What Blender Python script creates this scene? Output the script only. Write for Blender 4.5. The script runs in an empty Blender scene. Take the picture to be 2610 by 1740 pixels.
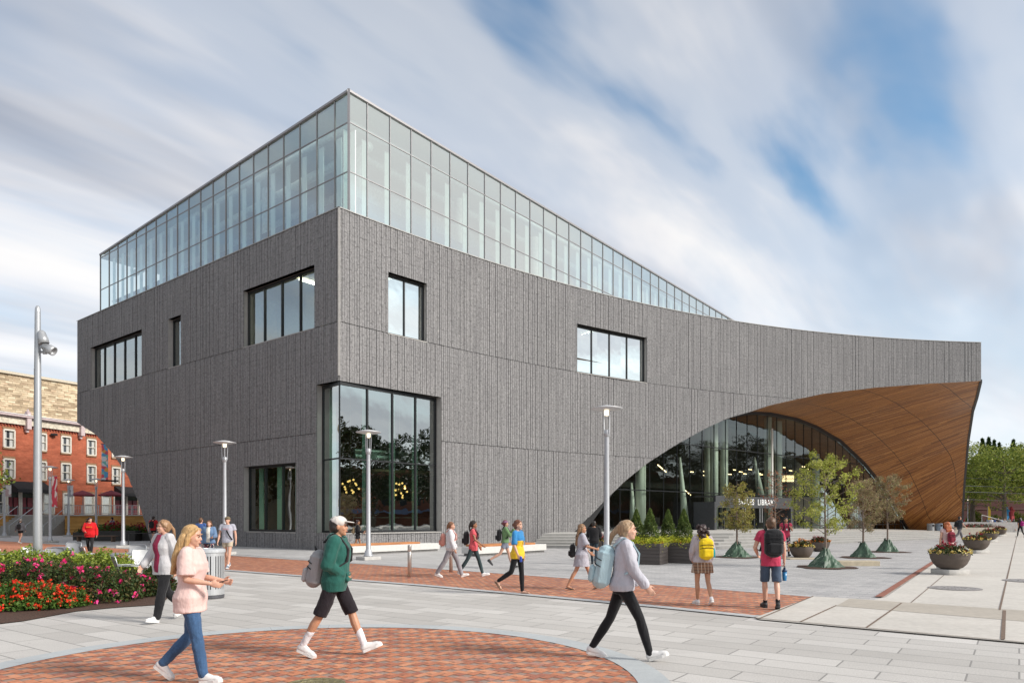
import bpy, bmesh, math, random
import numpy as np
from mathutils import Vector, Matrix, Euler
S = bpy.context.scene
COL = S.collection
R = math.radians
rnd = random.Random(7)
H, F, U0, V0 = 1.66, 1815.0, 1305.0, 1320.0        # eye height, focal length in photo pixels, principal column, horizon row

def G(u, v, z=0.0):                                  # sight line of the photo met with the ground (or a level z)
    Y = (H - z) * F / (v - V0)
    return Vector(((u - U0) / F * Y, Y, z))
def P(u, v, Y):
    return Vector(((u - U0) / F * Y, Y, H - (v - V0) / F * Y))

# ---------------------------------------------------------------- camera
cam = bpy.data.cameras.new('camera'); camo = bpy.data.objects.new('camera', cam); COL.objects.link(camo)
camo.location = (0, 0, H); camo.rotation_euler = (R(90), 0, 0)
cam.sensor_width = 36; cam.lens = 36 * F / 2610; cam.shift_y = (V0 - 870) / 2610
cam.clip_start = 0.1; cam.clip_end = 3000
S.camera = camo
S.render.resolution_x = 1024; S.render.resolution_y = 682

# ---------------------------------------------------------------- node helpers
class NT:
    def __init__(s, tree): s.t = tree
    def n(s, typ, **kw):
        nd = s.t.nodes.new(typ)
        for k, v in kw.items():
            if k.startswith('i_'):
                key = k[2:]; key = int(key) if key.isdigit() else key.replace('_', ' ')
                sock = nd.inputs[key]
                if isinstance(v, bpy.types.NodeSocket): s.t.links.new(v, sock)
                else: sock.default_value = v
            else: setattr(nd, k, v)
        return nd
    def l(s, a, b): s.t.links.new(a, b)
    def math(s, op, a, b=0.5, clamp=False):
        nd = s.n('ShaderNodeMath', operation=op, use_clamp=clamp)
        for i, v in enumerate((a, b)):
            if isinstance(v, bpy.types.NodeSocket): s.l(v, nd.inputs[i])
            else: nd.inputs[i].default_value = v
        return nd.outputs[0]
    def mix(s, f, a, b, mode='MIX'):
        nd = s.n('ShaderNodeMix', data_type='RGBA', blend_type=mode)
        for i, v in ((0, f), (6, a), (7, b)):
            if isinstance(v, bpy.types.NodeSocket): s.l(v, nd.inputs[i])
            else:
                nd.inputs[i].default_value = v if i == 0 else (*v[:3], 1)
        return nd.outputs[2]
    def ramp(s, f, stops, interp='LINEAR'):
        nd = s.n('ShaderNodeValToRGB'); cr = nd.color_ramp; cr.interpolation = interp
        while len(cr.elements) < len(stops): cr.elements.new(0.5)
        for e, (p, c) in zip(cr.elements, stops):
            e.position = p; e.color = (*c[:3], 1) if hasattr(c, '__len__') else (c, c, c, 1)
        s.l(f, nd.inputs[0]); return nd.outputs[0]
    def noise(s, vec, scale, detail=3, rough=.55, dist=0, out=0):
        nd = s.n('ShaderNodeTexNoise'); s.l(vec, nd.inputs['Vector'])
        nd.inputs['Scale'].default_value = scale; nd.inputs['Detail'].default_value = detail
        nd.inputs['Roughness'].default_value = rough; nd.inputs['Distortion'].default_value = dist
        return nd.outputs[out]
    def mapping(s, vec, loc=(0,0,0), rot=(0,0,0), scale=(1,1,1)):
        nd = s.n('ShaderNodeMapping'); s.l(vec, nd.inputs[0])
        nd.inputs[1].default_value = loc; nd.inputs[2].default_value = rot; nd.inputs[3].default_value = scale
        return nd.outputs[0]

def newmat(name):
    m = bpy.data.materials.new(name); m.use_nodes = True
    t = NT(m.node_tree); b = m.node_tree.nodes['Principled BSDF']
    return m, t, b
_mc = {}
def mat(name, col, rough=.6, metal=0, var=.15, vscale=6, bump=0, bscale=60, spec=.5, coat=0, sub=0, stretch=(1,1,1), dirt=0):
    """plain procedural material: base colour with noise variation and a fine bump"""
    if name in _mc: return _mc[name]
    m, t, b = newmat(name)
    co = t.n('ShaderNodeTexCoord').outputs['Object']
    mp = t.mapping(co, scale=stretch)
    f = t.noise(mp, vscale, 4, .6)
    c1 = tuple(max(0, c * (1 - var)) for c in col); c2 = tuple(min(1, c * (1 + var)) for c in col)
    c = t.mix(t.ramp(f, [(.3, 0), (.7, 1)]), c1, c2)
    if dirt:
        d = t.noise(co, vscale * .35, 5, .65)
        c = t.mix(t.math('MULTIPLY', t.ramp(d, [(.45, 0), (.75, 1)]), dirt), c, tuple(x * .45 for x in col))
    t.l(c, b.inputs['Base Color'])
    b.inputs['Roughness'].default_value = rough; b.inputs['Metallic'].default_value = metal
    b.inputs['Specular IOR Level'].default_value = spec
    if coat: b.inputs['Coat Weight'].default_value = coat
    if bump:
        bf = t.noise(mp, bscale, 3, .6)
        bn = t.n('ShaderNodeBump', i_Strength=bump, i_Distance=.02, i_Height=bf)
        t.l(bn.outputs[0], b.inputs['Normal'])
    _mc[name] = m
    return m
def emit(name, col, st):
    if name in _mc: return _mc[name]
    m, t, b = newmat(name)
    b.inputs['Base Color'].default_value = (*col, 1)
    b.inputs['Emission Color'].default_value = (*col, 1); b.inputs['Emission Strength'].default_value = st
    _mc[name] = m; return m

# ---------------------------------------------------------------- mesh helpers
class MB:
    """mesh builder: collects verts, faces, optional uv"""
    def __init__(s): s.v = []; s.f = []; s.uv = {}; s.mi = []; s.cm = 0
    def add(s, vs, fs, uvs=None):
        o = len(s.v); s.v += [tuple(p) for p in vs]
        for k, f in enumerate(fs):
            if uvs: s.uv[len(s.f)] = uvs[k]
            s.f.append(tuple(i + o for i in f)); s.mi.append(s.cm)
        return s
    def quad(s, a, b, c, d, uv=None): return s.add([a, b, c, d], [(0, 1, 2, 3)], [uv] if uv else None)
    def box(s, c, sz, rz=0, M=None, bev=0):
        x, y, z = sz[0] / 2, sz[1] / 2, sz[2] / 2
        m = (M if M is not None else Matrix.Rotation(rz, 4, 'Z'))
        c = Vector(c)
        if bev:
            e = bev; vs = []
            # bevelled box as three nested slabs (chamfered)
            for zz, k in ((-z, 1), (-z + e, 0), (z - e, 0), (z, 1)):
                xx, yy = x - e * k, y - e * k
                ce = e if not k else e * .3
                for px, py in ((-xx + ce, -yy), (xx - ce, -yy), (xx, -yy + ce), (xx, yy - ce), (xx - ce, yy), (-xx + ce, yy), (-xx, yy - ce), (-xx, -yy + ce)):
                    vs.append(c + m @ Vector((px, py, zz)))
            fs = [tuple(range(7, -1, -1)), tuple(range(24, 32))]
            for r in range(3):
                for i in range(8):
                    j = (i + 1) % 8; fs.append((r*8+i, r*8+j, r*8+8+j, r*8+8+i))
            return s.add(vs, fs)
        vs = [c + m @ Vector(p) for p in ((-x,-y,-z),(x,-y,-z),(x,y,-z),(-x,y,-z),(-x,-y,z),(x,-y,z),(x,y,z),(-x,y,z))]
        return s.add(vs, [(3,2,1,0),(4,5,6,7),(0,1,5,4),(1,2,6,5),(2,3,7,6),(3,0,4,7)])
    def beam(s, a, b, w, h, up=(0,0,1)):
        """rectangular bar from a to b, w across, h along up"""
        a = Vector(a); b = Vector(b); d = (b - a).normalized(); up = Vector(up)
        sd = d.cross(up)
        if sd.length < 1e-4: sd = d.cross(Vector((1, 0, 0)))
        sd.normalize(); u2 = sd.cross(d)
        vs = []
        for p in (a, b):
            for i, j in ((-1,-1),(1,-1),(1,1),(-1,1)): vs.append(p + sd * (w/2*i) + u2 * (h/2*j))
        return s.add(vs, [(0,1,2,3),(7,6,5,4),(0,4,5,1),(1,5,6,2),(2,6,7,3),(3,7,4,0)])
    def tube(s, pts, rad, n=8, caps=True):
        pts = [Vector(p) for p in pts]; k = len(pts)
        if not hasattr(rad, '__len__'): rad = [rad] * k
        vs = []; prev = None
        for i, p in enumerate(pts):
            d = (pts[min(i+1, k-1)] - pts[max(i-1, 0)]).normalized()
            if prev is None:
                a = d.cross(Vector((0,0,1)))
                if a.length < 1e-3: a = Vector((1,0,0))
                a.normalize()
            else:
                a = prev - d * prev.dot(d)
                if a.length < 1e-4: a = d.orthogonal()
                a.normalize()
            prev = a; b = d.cross(a)
            for j in range(n):
                t = 2*math.pi*j/n; vs.append(p + (a*math.cos(t) + b*math.sin(t)) * rad[i])
        fs = [(i*n+j, i*n+(j+1)%n, (i+1)*n+(j+1)%n, (i+1)*n+j) for i in range(k-1) for j in range(n)]
        if caps: fs += [tuple(range(n-1, -1, -1)), tuple(range((k-1)*n, k*n))]
        return s.add(vs, fs)
    def lathe(s, c, prof, n=24, M=None):
        c = Vector(c); vs = []; fs = []; m = M if M is not None else Matrix.Identity(4)
        for r, z in prof:
            for j in range(n):
                t = 2*math.pi*j/n; vs.append(c + m @ Vector((r*math.cos(t), r*math.sin(t), z)))
        k = len(prof)
        for i in range(k-1):
            for j in range(n): fs.append((i*n+j, i*n+(j+1)%n, (i+1)*n+(j+1)%n, (i+1)*n+j))
        if prof[0][0] > 1e-4: fs.append(tuple(range(n-1,-1,-1)))
        if prof[-1][0] > 1e-4: fs.append(tuple(range((k-1)*n, k*n)))
        return s.add(vs, fs)
    def ell(s, c, r, M=None, n=10, m_=7):
        c = Vector(c); mm = M if M is not None else Matrix.Identity(4)
        if not hasattr(r, '__len__'): r = (r, r, r)
        vs = [c + mm @ Vector((0, 0, -r[2]))]; fs = []
        for i in range(1, m_):
            a = -math.pi/2 + math.pi*i/m_
            for j in range(n):
                t = 2*math.pi*j/n
                vs.append(c + mm @ Vector((r[0]*math.cos(a)*math.cos(t), r[1]*math.cos(a)*math.sin(t), r[2]*math.sin(a))))
        vs.append(c + mm @ Vector((0, 0, r[2])))
        for j in range(n): fs.append((0, 1+(j+1)%n, 1+j))
        for i in range(m_-2):
            for j in range(n): fs.append((1+i*n+j, 1+i*n+(j+1)%n, 1+(i+1)*n+(j+1)%n, 1+(i+1)*n+j))
        L = len(vs)-1; o = 1+(m_-2)*n
        for j in range(n): fs.append((o+j, o+(j+1)%n, L))
        return s.add(vs, fs)
    def cap(s, a, b, ra, rb, n=10):
        """tapered capsule"""
        a = Vector(a); b = Vector(b); d = b - a; L = d.length
        if L < 1e-5: return s.ell(a, ra)
        d /= L; q = d.orthogonal().normalized(); w = d.cross(q); vs = [a - d*ra]; rings = []
        for k in (-60, -30, 0): rings.append((a + d*ra*math.sin(R(k)), ra*math.cos(R(k))))
        for k in (0, 30, 60): rings.append((b + d*rb*math.sin(R(k)), rb*math.cos(R(k))))
        for p, r in rings:
            for j in range(n):
                t = 2*math.pi*j/n; vs.append(p + (q*math.cos(t)+w*math.sin(t))*r)
        vs.append(b + d*rb); fs = [(0, 1+(j+1)%n, 1+j) for j in range(n)]
        for i in range(5):
            for j in range(n): fs.append((1+i*n+j, 1+i*n+(j+1)%n, 1+(i+1)*n+(j+1)%n, 1+(i+1)*n+j))
        L_ = len(vs)-1
        for j in range(n): fs.append((1+5*n+j, 1+5*n+(j+1)%n, L_))
        return s.add(vs, fs)
    def poly_prism(s, pts, z0, z1):
        n = len(pts)
        vs = [(p[0], p[1], z0) for p in pts] + [(p[0], p[1], z1) for p in pts]
        return s.add(vs, [tuple(range(n-1,-1,-1)), tuple(range(n, 2*n))] + [(i, (i+1)%n, n+(i+1)%n, n+i) for i in range(n)])
    def mesh(s, name, mats, smooth=False):
        me = bpy.data.meshes.new(name)
        me.from_pydata(s.v, [], s.f)
        for m in (mats if isinstance(mats, (list, tuple)) else [mats]): me.materials.append(m)
        if any(s.mi): me.polygons.foreach_set('material_index', s.mi)
        if s.uv:
            uvl = me.uv_layers.new(name='UVMap').data
            for fi, uv in s.uv.items():
                ls = me.polygons[fi].loop_start
                for k, c in enumerate(uv): uvl[ls+k].uv = c
        if smooth: me.polygons.foreach_set('use_smooth', [True]*len(me.polygons))
        me.update(); return me
    def build(s, name, mats, parent=None, smooth=False, fixn=False, loc=None):
        me = s.mesh(name, mats, smooth)
        if fixn:
            bm = bmesh.new(); bm.from_mesh(me); bmesh.ops.recalc_face_normals(bm, faces=bm.faces); bm.to_mesh(me); bm.free()
        return link(name, me, parent, loc)
def build_parts(mb, name, mats, parent=None, smooth=False):
    """one object per run of faces between mb.mark() calls"""
    cuts = [0] + [m for m in getattr(mb, 'marks', []) if 0 < m < len(mb.f)] + [len(mb.f)]
    for a, b in zip(cuts, cuts[1:]):
        if b <= a: continue
        q = MB(); ids = {}
        for fi in range(a, b):
            f = []
            for i in mb.f[fi]:
                if i not in ids: ids[i] = len(q.v); q.v.append(mb.v[i])
                f.append(ids[i])
            if fi in mb.uv: q.uv[len(q.f)] = mb.uv[fi]
            q.f.append(tuple(f)); q.mi.append(mb.mi[fi])
        q.build(name, mats, parent, smooth)
MB.mark = lambda s: (s.__dict__.setdefault('marks', []).append(len(s.f)), s)[1]
def link(name, me, parent=None, loc=None, rz=0):
    o = bpy.data.objects.new(name, me); COL.objects.link(o)
    if parent is not None: o.parent = parent
    if loc is not None: o.location = loc
    if rz: o.rotation_euler.z = rz
    return o
def tag(o, label=None, cat=None, group=None, kind=None):
    if label: o['label'] = label
    if cat: o['category'] = cat
    if group: o['group'] = group
    if kind: o['kind'] = kind
    return o
def empty(name, loc, label, cat, group=None, rz=0, sc=1):
    o = bpy.data.objects.new(name, None); COL.objects.link(o)
    o.location = loc; o.rotation_euler.z = rz; o.scale = (sc, sc, sc); o.empty_display_size = .2
    return tag(o, label, cat, group)
CH = {}
def kids(o): return [c for c in bpy.data.objects if c.parent == o]
def dup(o, loc=None, rz=None, label=None, parent=None, sc=None):
    c = o.copy(); COL.objects.link(c)
    if parent is not None: c.parent = parent
    if loc is not None: c.location = loc
    if rz is not None: c.rotation_euler.z = rz
    if sc is not None: c.scale = sc if hasattr(sc, '__len__') else (sc, sc, sc)
    if label: c['label'] = label
    for ch in kids(o): dup(ch, parent=c)
    return c
def dirz(v): return math.atan2(v[1], v[0])
# ================================================================ sky and sun
def build_world():
    w = bpy.data.worlds.new('World'); S.world = w; w.use_nodes = True
    t = NT(w.node_tree); w.node_tree.nodes.clear()
    out = t.n('ShaderNodeOutputWorld'); bg = t.n('ShaderNodeBackground')
    sky = t.n('ShaderNodeTexSky', sky_type='NISHITA', sun_disc=False, sun_elevation=SUN_EL, sun_rotation=SUN_ROT, air_density=1.0, dust_density=1.2, ozone_density=2.0)
    tc = t.n('ShaderNodeTexCoord').outputs['Generated']
    sp = t.n('ShaderNodeSeparateXYZ', i_0=tc)
    dz = t.math('MAXIMUM', sp.outputs[2], .0)
    zz = t.math('ADD', dz, .22)
    px, py = t.math('DIVIDE', sp.outputs[0], zz), t.math('DIVIDE', sp.outputs[1], zz)
    pl = t.n('ShaderNodeCombineXYZ', i_0=px, i_1=py).outputs[0]
    rot = t.mapping(pl, rot=(0, 0, WIND))              # x now runs along the wind
    big = t.noise(t.mapping(rot, loc=(3.1, 1.7, 0), scale=(.42, 1.0, 1)), 1.1, 3, .5, .4)
    mid = t.noise(t.mapping(rot, loc=(7.3, 4.1, 0), scale=(.38, 1.25, 1)), 2.2, 5, .58, .4)
    fine = t.noise(t.mapping(rot, loc=(1.3, 9.1, 0), scale=(.7, 1.8, 1)), 4.0, 3, .5, .3)
    s1 = t.math('ADD', t.math('MULTIPLY', big, .44), t.math('MULTIPLY', mid, .46)); cov = t.math('ADD', s1, t.math('MULTIPLY', fine, .10))
    nv = t.n('ShaderNodeTexNoise'); t.l(t.mapping(rot, scale=(.7, 1.6, 1)), nv.inputs['Vector']); nv.inputs['Scale'].default_value = 3.0; nv.inputs['Detail'].default_value = 3
    nd_ = t.n('ShaderNodeVectorMath', operation='SCALE', i_0=t.n('ShaderNodeVectorMath', operation='SUBTRACT', i_0=nv.outputs['Color'], i_1=(.5, .5, .5)).outputs[0], i_Scale=.45)
    rotd = t.n('ShaderNodeVectorMath', operation='ADD', i_0=rot, i_1=nd_.outputs[0]).outputs[0]
    # clear patches of blue where the deck breaks (directions on the sky)
    for (dx, dy, dz_, k, rad) in PATCHES:
        d = Vector((dx, dy, dz_)).normalized()
        q = Vector((d.x/(max(d.z, 0)+.22), d.y/(max(d.z, 0)+.22), 0)); q = Matrix.Rotation(WIND, 3, 'Z') @ q
        df = t.n('ShaderNodeVectorMath', operation='SUBTRACT', i_0=rotd, i_1=q)
        ds = t.n('ShaderNodeVectorMath', operation='MULTIPLY', i_0=df.outputs[0], i_1=(.30, 1, 0))
        ln = t.n('ShaderNodeVectorMath', operation='LENGTH', i_0=ds.outputs[0])
        cov = t.math('SUBTRACT', cov, t.math('MULTIPLY', t.ramp(t.math('MULTIPLY', ln.outputs['Value'], 1/rad), [(0, 1), (1, 0)], 'EASE'), k))
    mask = t.ramp(cov, [(.20, 0), (.40, .55), (.58, 1)], 'EASE')
    # towards the horizon thin white haze
    hz = t.ramp(dz, [(0, 1), (.10, .75), (.33, .0)])
    shade = t.noise(t.mapping(rot, loc=(5, 2, 0), scale=(.3, 1.2, 1)), 1.8, 4, .55, .3)
    cloud = t.ramp(shade, [(.32, (.44, .48, .57)), (.45, (.66, .68, .74)), (.54, (.90, .89, .91)), (.64, (1.0, .98, .97))])
    hi = t.ramp(dz, [(.15, 1), (.60, .80)])
    cloud = t.mix(1, cloud, hi, 'MULTIPLY')
    clear = t.mix(1, sky.outputs[0], (SKYK*.84, SKYK*1.0, SKYK*.98), 'MULTIPLY')
    cl = t.n('ShaderNodeVectorMath', operation='SCALE', i_0=cloud, i_Scale=CLOUDK)
    c = t.mix(mask, clear, cl.outputs[0])
    hcol = tuple(x*CLOUDK for x in (.80, .86, .93))
    c = t.mix(t.math('MULTIPLY', hz, .75), c, hcol)
    t.l(c, bg.inputs['Color']); bg.inputs['Strength'].default_value = .1
    t.l(bg.outputs[0], out.inputs[0])
def dirpx(u, v): d = Vector(((u-U0)/F, 1, -(v-V0)/F)).normalized(); return (d.x, d.y, d.z)
SUN_EL = R(31)
sun_dir = Vector((.93, -.37, 0)).normalized()          # towards the sun: right and behind the camera
SUN_ROT = math.atan2(sun_dir.x, sun_dir.y)             # nishita: measured from +Y clockwise
WIND = -math.atan2(1, .95)
SKYK = 1.6; CLOUDK = 9.0
PATCHES = [(*dirpx(2340, 180), .19, .19), (*dirpx(2080, 430), .17, .12), (*dirpx(1330, 60), .19, .17), (*dirpx(760, 230), .08, .10), (*dirpx(1050, 180), .08, .10), (*dirpx(1700, 300), .07, .09), (*dirpx(150, 60), .06, .2)]
build_world()
sl = bpy.data.lights.new('sun', 'SUN'); sl.energy = 3.7; sl.angle = R(14); sl.color = (1, .95, .88)
so = bpy.data.objects.new('sun', sl); COL.objects.link(so)
dv = Vector((sun_dir.x*math.cos(SUN_EL), sun_dir.y*math.cos(SUN_EL), math.sin(SUN_EL)))
so.rotation_euler = dv.to_track_quat('Z', 'Y').to_euler(); so.location = (20, -20, 40)
vs_ = S.view_settings; vs_.view_transform = 'Standard'; vs_.look = 'None'; vs_.gamma = 1; vs_.exposure = 0.28
# ================================================================ paving materials
GROT = R(35.46)                                      # plaza grid against world X
def paving(name, w, h, c1, c2, mort, ms=.012, speck=.1, rough=.75, offset=.5, wear=.3, bump=.3, rot=GROT):
    m, t, b = newmat(name)
    co = t.n('ShaderNodeTexCoord').outputs['Object']
    mp = t.mapping(co, rot=(0, 0, rot))
    br = t.n('ShaderNodeTexBrick', offset=offset, squash=1, offset_frequency=2)
    t.l(mp, br.inputs['Vector'])
    for k, v in (('Scale', 1), ('Mortar Size', ms), ('Mortar Smooth', .1), ('Bias', 0), ('Brick Width', w), ('Row Height', h)):
        br.inputs[k].default_value = v
    br.inputs['Color1'].default_value = (*c1, 1); br.inputs['Color2'].default_value = (*c2, 1); br.inputs['Mortar'].default_value = (*mort, 1)
    sp = t.noise(co, 55, 2, .8)
    c = t.mix(speck, br.outputs['Color'], t.ramp(sp, [(.35, .02), (.65, 1)]), 'OVERLAY')
    big = t.noise(co, .35, 5, .65)
    c = t.mix(t.math('MULTIPLY', t.ramp(big, [(.4, 0), (.75, 1)]), wear), c, tuple(x * .6 for x in c1))
    st = t.noise(co, 2.3, 6, .75)
    c = t.mix(t.math('MULTIPLY', t.ramp(st, [(.58, 0), (.72, 1)]), wear * .5), c, tuple(x * .5 for x in c1))
    vo = t.n('ShaderNodeTexVoronoi', feature='F1'); t.l(co, vo.inputs['Vector']); vo.inputs['Scale'].default_value = 1.3   # trodden gum spots
    c = t.mix(t.math('MULTIPLY', t.math('LESS_THAN', vo.outputs['Distance'], .030), .45), c, (.12, .115, .11))
    tr = t.noise(t.mapping(co, rot=(0, 0, rot+.3), scale=(.25, 1.6, 1)), .8, 5, .7)                                       # worn walking lines
    c = t.mix(t.math('MULTIPLY', t.ramp(tr, [(.5, 0), (.72, 1)]), .22), c, tuple(x * .62 for x in c1))
    t.l(c, b.inputs['Base Color']); b.inputs['Roughness'].default_value = rough
    hgt = t.math('ADD', t.math('MULTIPLY', br.outputs['Fac'], -1.0), t.math('MULTIPLY', sp, .15))
    bn = t.n('ShaderNodeBump', i_Strength=bump, i_Distance=.006, i_Height=hgt); t.l(bn.outputs[0], b.inputs['Normal'])
    return m
M_SLAB = paving('granite_slabs', 1.22, .43, (.44, .418, .390), (.575, .55, .518), (.24, .23, .215), .010, .16, .7, .37)
M_FINE = paving('fine_pavers', .42, .16, (.345, .338, .338), (.50, .485, .475), (.22, .22, .22), .007, .1, .75, .5, .25)
M_PALE = paving('pale_pavers', .8, .32, (.40, .39, .38), (.48, .47, .46), (.26, .25, .24), .008, .1, .75)
M_CURB = paving('curb_granite', 1.4, 9, (.42, .43, .435), (.48, .485, .485), (.24, .24, .24), .006, .12, .7)
M_STEP = paving('step_granite', 1.6, 5, (.45, .435, .405), (.53, .515, .485), (.28, .27, .25), .005, .08, .75)
def concrete(name, c, var=.1, joint=None):
    m, t, b = newmat(name)
    co = t.n('ShaderNodeTexCoord').outputs['Object']
    f = t.noise(co, .5, 6, .65); g = t.noise(co, 9, 4, .7)
    k = t.mix(t.ramp(f, [(.3, 0), (.7, 1)]), tuple(x * (1 - var) for x in c), tuple(x * (1 + var) for x in c))
    k = t.mix(.25, k, t.ramp(g, [(.3, .3), (.7, .7)]), 'OVERLAY')
    s_ = t.mapping(co, rot=(0, 0, GROT), scale=(.15, 2.5, 1))
    k = t.mix(t.math('MULTIPLY', t.ramp(t.noise(s_, 2, 4, .7), [(.5, 0), (.8, 1)]), .25), k, tuple(x * .72 for x in c))
    t.l(k, b.inputs['Base Color']); b.inputs['Roughness'].default_value = .85
    bn = t.n('ShaderNodeBump', i_Strength=.15, i_Distance=.01, i_Height=t.noise(co, 70, 3, .7)); t.l(bn.outputs[0], b.inputs['Normal'])
    return m
M_WALK = concrete('walk_concrete', (.53, .50, .455)); M_TAN = concrete('tan_concrete', (.41, .37, .315))
M_CONC = concrete('cast_concrete', (.47, .455, .43), .06)
def isl_brick():
    m, t, b = newmat('paving_brick')
    ri = t.n('ShaderNodeNewGeometry').outputs['Random Per Island']
    c = t.ramp(ri, [(0, (.33, .125, .085)), (.25, (.43, .155, .082)), (.5, (.51, .195, .10)), (.75, (.57, .235, .125)), (.92, (.63, .29, .16)), (1, (.40, .19, .15))])
    co = t.n('ShaderNodeTexCoord').outputs['Object']
    c = t.mix(.5, c, t.ramp(t.noise(co, 30, 4, .7), [(.25, .25), (.75, .72)]), 'OVERLAY')
    big = t.noise(co, .8, 4, .6)
    c = t.mix(t.math('MULTIPLY', t.ramp(big, [(.45, 0), (.8, 1)]), .35), c, (.25, .12, .09))
    t.l(c, b.inputs['Base Color']); b.inputs['Roughness'].default_value = .8
    bn = t.n('ShaderNodeBump', i_Strength=.3, i_Distance=.004, i_Height=t.noise(co, 90, 3, .7)); t.l(bn.outputs[0], b.inputs['Normal'])
    return m
M_PBR = isl_brick()
M_MORT = mat('sand_mortar', (.30, .21, .17), .95, var=.25, vscale=20)

def sheet(name, pts, m, z, kind='structure'):
    mb = MB(); mb.add([(p[0], p[1], z) for p in pts], [tuple(range(len(pts)))])
    o = mb.build(name, m, fixn=False)
    if o.data.polygons[0].normal.z < 0: o.data.flip_normals()
    return tag(o, kind=kind)
def sheets(name, polys, mats, z):
    mb = MB()
    for k, (pts, mi) in enumerate(polys):
        mb.cm = mi; a = sum(pts[i][0]*pts[(i+1)%len(pts)][1]-pts[(i+1)%len(pts)][0]*pts[i][1] for i in range(len(pts)))
        if a < 0: pts = pts[::-1]
        mb.add([(p[0], p[1], z) for p in pts], [tuple(range(len(pts)))])
    return tag(mb.build(name, mats), kind='structure')
def stripoly(a, b, w0, w1=None):
    a = Vector((a[0], a[1])); b = Vector((b[0], b[1])); d = (b - a).normalized(); n = Vector((-d.y, d.x))
    w1 = w0 if w1 is None else w1
    return [a + n*w0/2, a - n*w0/2, b - n*w1/2, b + n*w1/2]

# base
sheet('ground', [(-700, -150), (700, -150), (700, 1200), (-700, 1200)], M_SLAB, 0)
# fine grey pavers between the brick band and the steps
fp = [G(*p) for p in ((560, 1411), (1080, 1446), (2073, 1521), (2228, 1530), (2466, 1387), (2540, 1354), (1300, 1350), (700, 1372))]
sheet('paver_plaza', fp, M_FINE, .004)
pp = [G(*p) for p in ((-300, 1352), (-300, 1368), (600, 1412), (1080, 1446), (1320, 1463), (1100, 1392), (300, 1350))]
sheet('pale_pavement', pp, M_PALE, .008)

# red brick: herringbone blocks clipped to a test function
ca, sa = math.cos(-GROT), math.sin(-GROT)
def herring(inside, x0, x1, y0, y1, z, L=.205, W=.1025, gap=.004):
    """x,y in grid axes; returns builder with one island per brick"""
    mb = MB(); W = L / 2
    n0 = int((y1 - y0) / W) + 4; m0 = int((x1 - x0) / (2 * L)) + 6
    def put(ax, ay, bx, by):
        cx, cy = (ax + bx) / 2, (ay + by) / 2
        wx, wy = cx * ca - cy * sa, cx * sa + cy * ca
        if not inside(wx, wy): return
        q = []
        dz = rnd.uniform(-.0008, .0008)
        for px, py in ((ax+gap, ay+gap), (bx-gap, ay+gap), (bx-gap, by-gap), (ax+gap, by-gap)):
            q.append((px * ca - py * sa, px * sa + py * ca, z + dz))
        mb.add(q, [(0, 1, 2, 3)])
    # 90 degree herringbone: rows shift by W; pattern period 2L along x
    for j in range(-2, n0):
        y = y0 + j * W
        for i in range(-m0, m0):
            x = x0 + i * 2 * L + (j % 4) * W
            put(x, y, x + L, y + W)                       # horizontal
            put(x + L, y, x + L + W, y + L)               # vertical
    return mb
def pip(poly):
    pts = [(p[0], p[1]) for p in poly]
    def f(x, y):
        c = False; n = len(pts)
        for i in range(n):
            x1, y1 = pts[i]; x2, y2 = pts[(i+1) % n]
            if (y1 > y) != (y2 > y) and x < (x2-x1)*(y-y1)/(y2-y1)+x1: c = not c
        return c
    return f
def gridb(poly):
    gx = [p[0]*ca + p[1]*sa for p in poly]; gy = [-p[0]*sa + p[1]*ca for p in poly]
    return min(gx), max(gx), min(gy), max(gy)
# the brick circle, fitted to its visible rim
rim = [G(*p) for p in ((0,1712),(223,1658),(466,1629),(660,1606.7),(947,1599.7),(1240,1613),(1399,1641.6),(1526,1676.7),(1651,1740))]
A_ = np.array([[p[0], p[1], 1] for p in rim]); b_ = np.array([p[0]**2 + p[1]**2 for p in rim])
s_, *_r = np.linalg.lstsq(A_, b_, rcond=None)
CC = Vector((s_[0]/2, s_[1]/2)); CR = math.sqrt(s_[2] + CC.length_squared)
def ngon(r, n=96): return [(CC.x + r*math.cos(2*math.pi*i/n), CC.y + r*math.sin(2*math.pi*i/n)) for i in range(n)]
tag(sheet('brick_circle_bed', ngon(CR+.05), M_MORT, .004), kind='structure')
hb = herring(lambda x, y: (x-CC.x)**2 + (y-CC.y)**2 < (CR+.12)**2 and y > 4.5, *gridb([(CC.x-CR-.5, CC.y-CR), (CC.x+CR, CC.y-CR), (CC.x+CR, CC.y+CR), (CC.x-CR, CC.y+CR)]), .008)
tag(hb.build('brick_circle', M_PBR), kind='structure')
mb = MB(); n = 160; rw = .33
for i in range(n):
    a0, a1 = 2*math.pi*i/n, 2*math.pi*(i+1)/n
    mb.quad(*[(CC.x+r*math.cos(a), CC.y+r*math.sin(a), .012) for r, a in ((CR, a0), (CR+rw, a0), (CR+rw, a1), (CR, a1))])
for k in range(26):                                   # joints of the ring stones
    a = 2*math.pi*(k+.3)/26
mb_ring = mb
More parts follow.
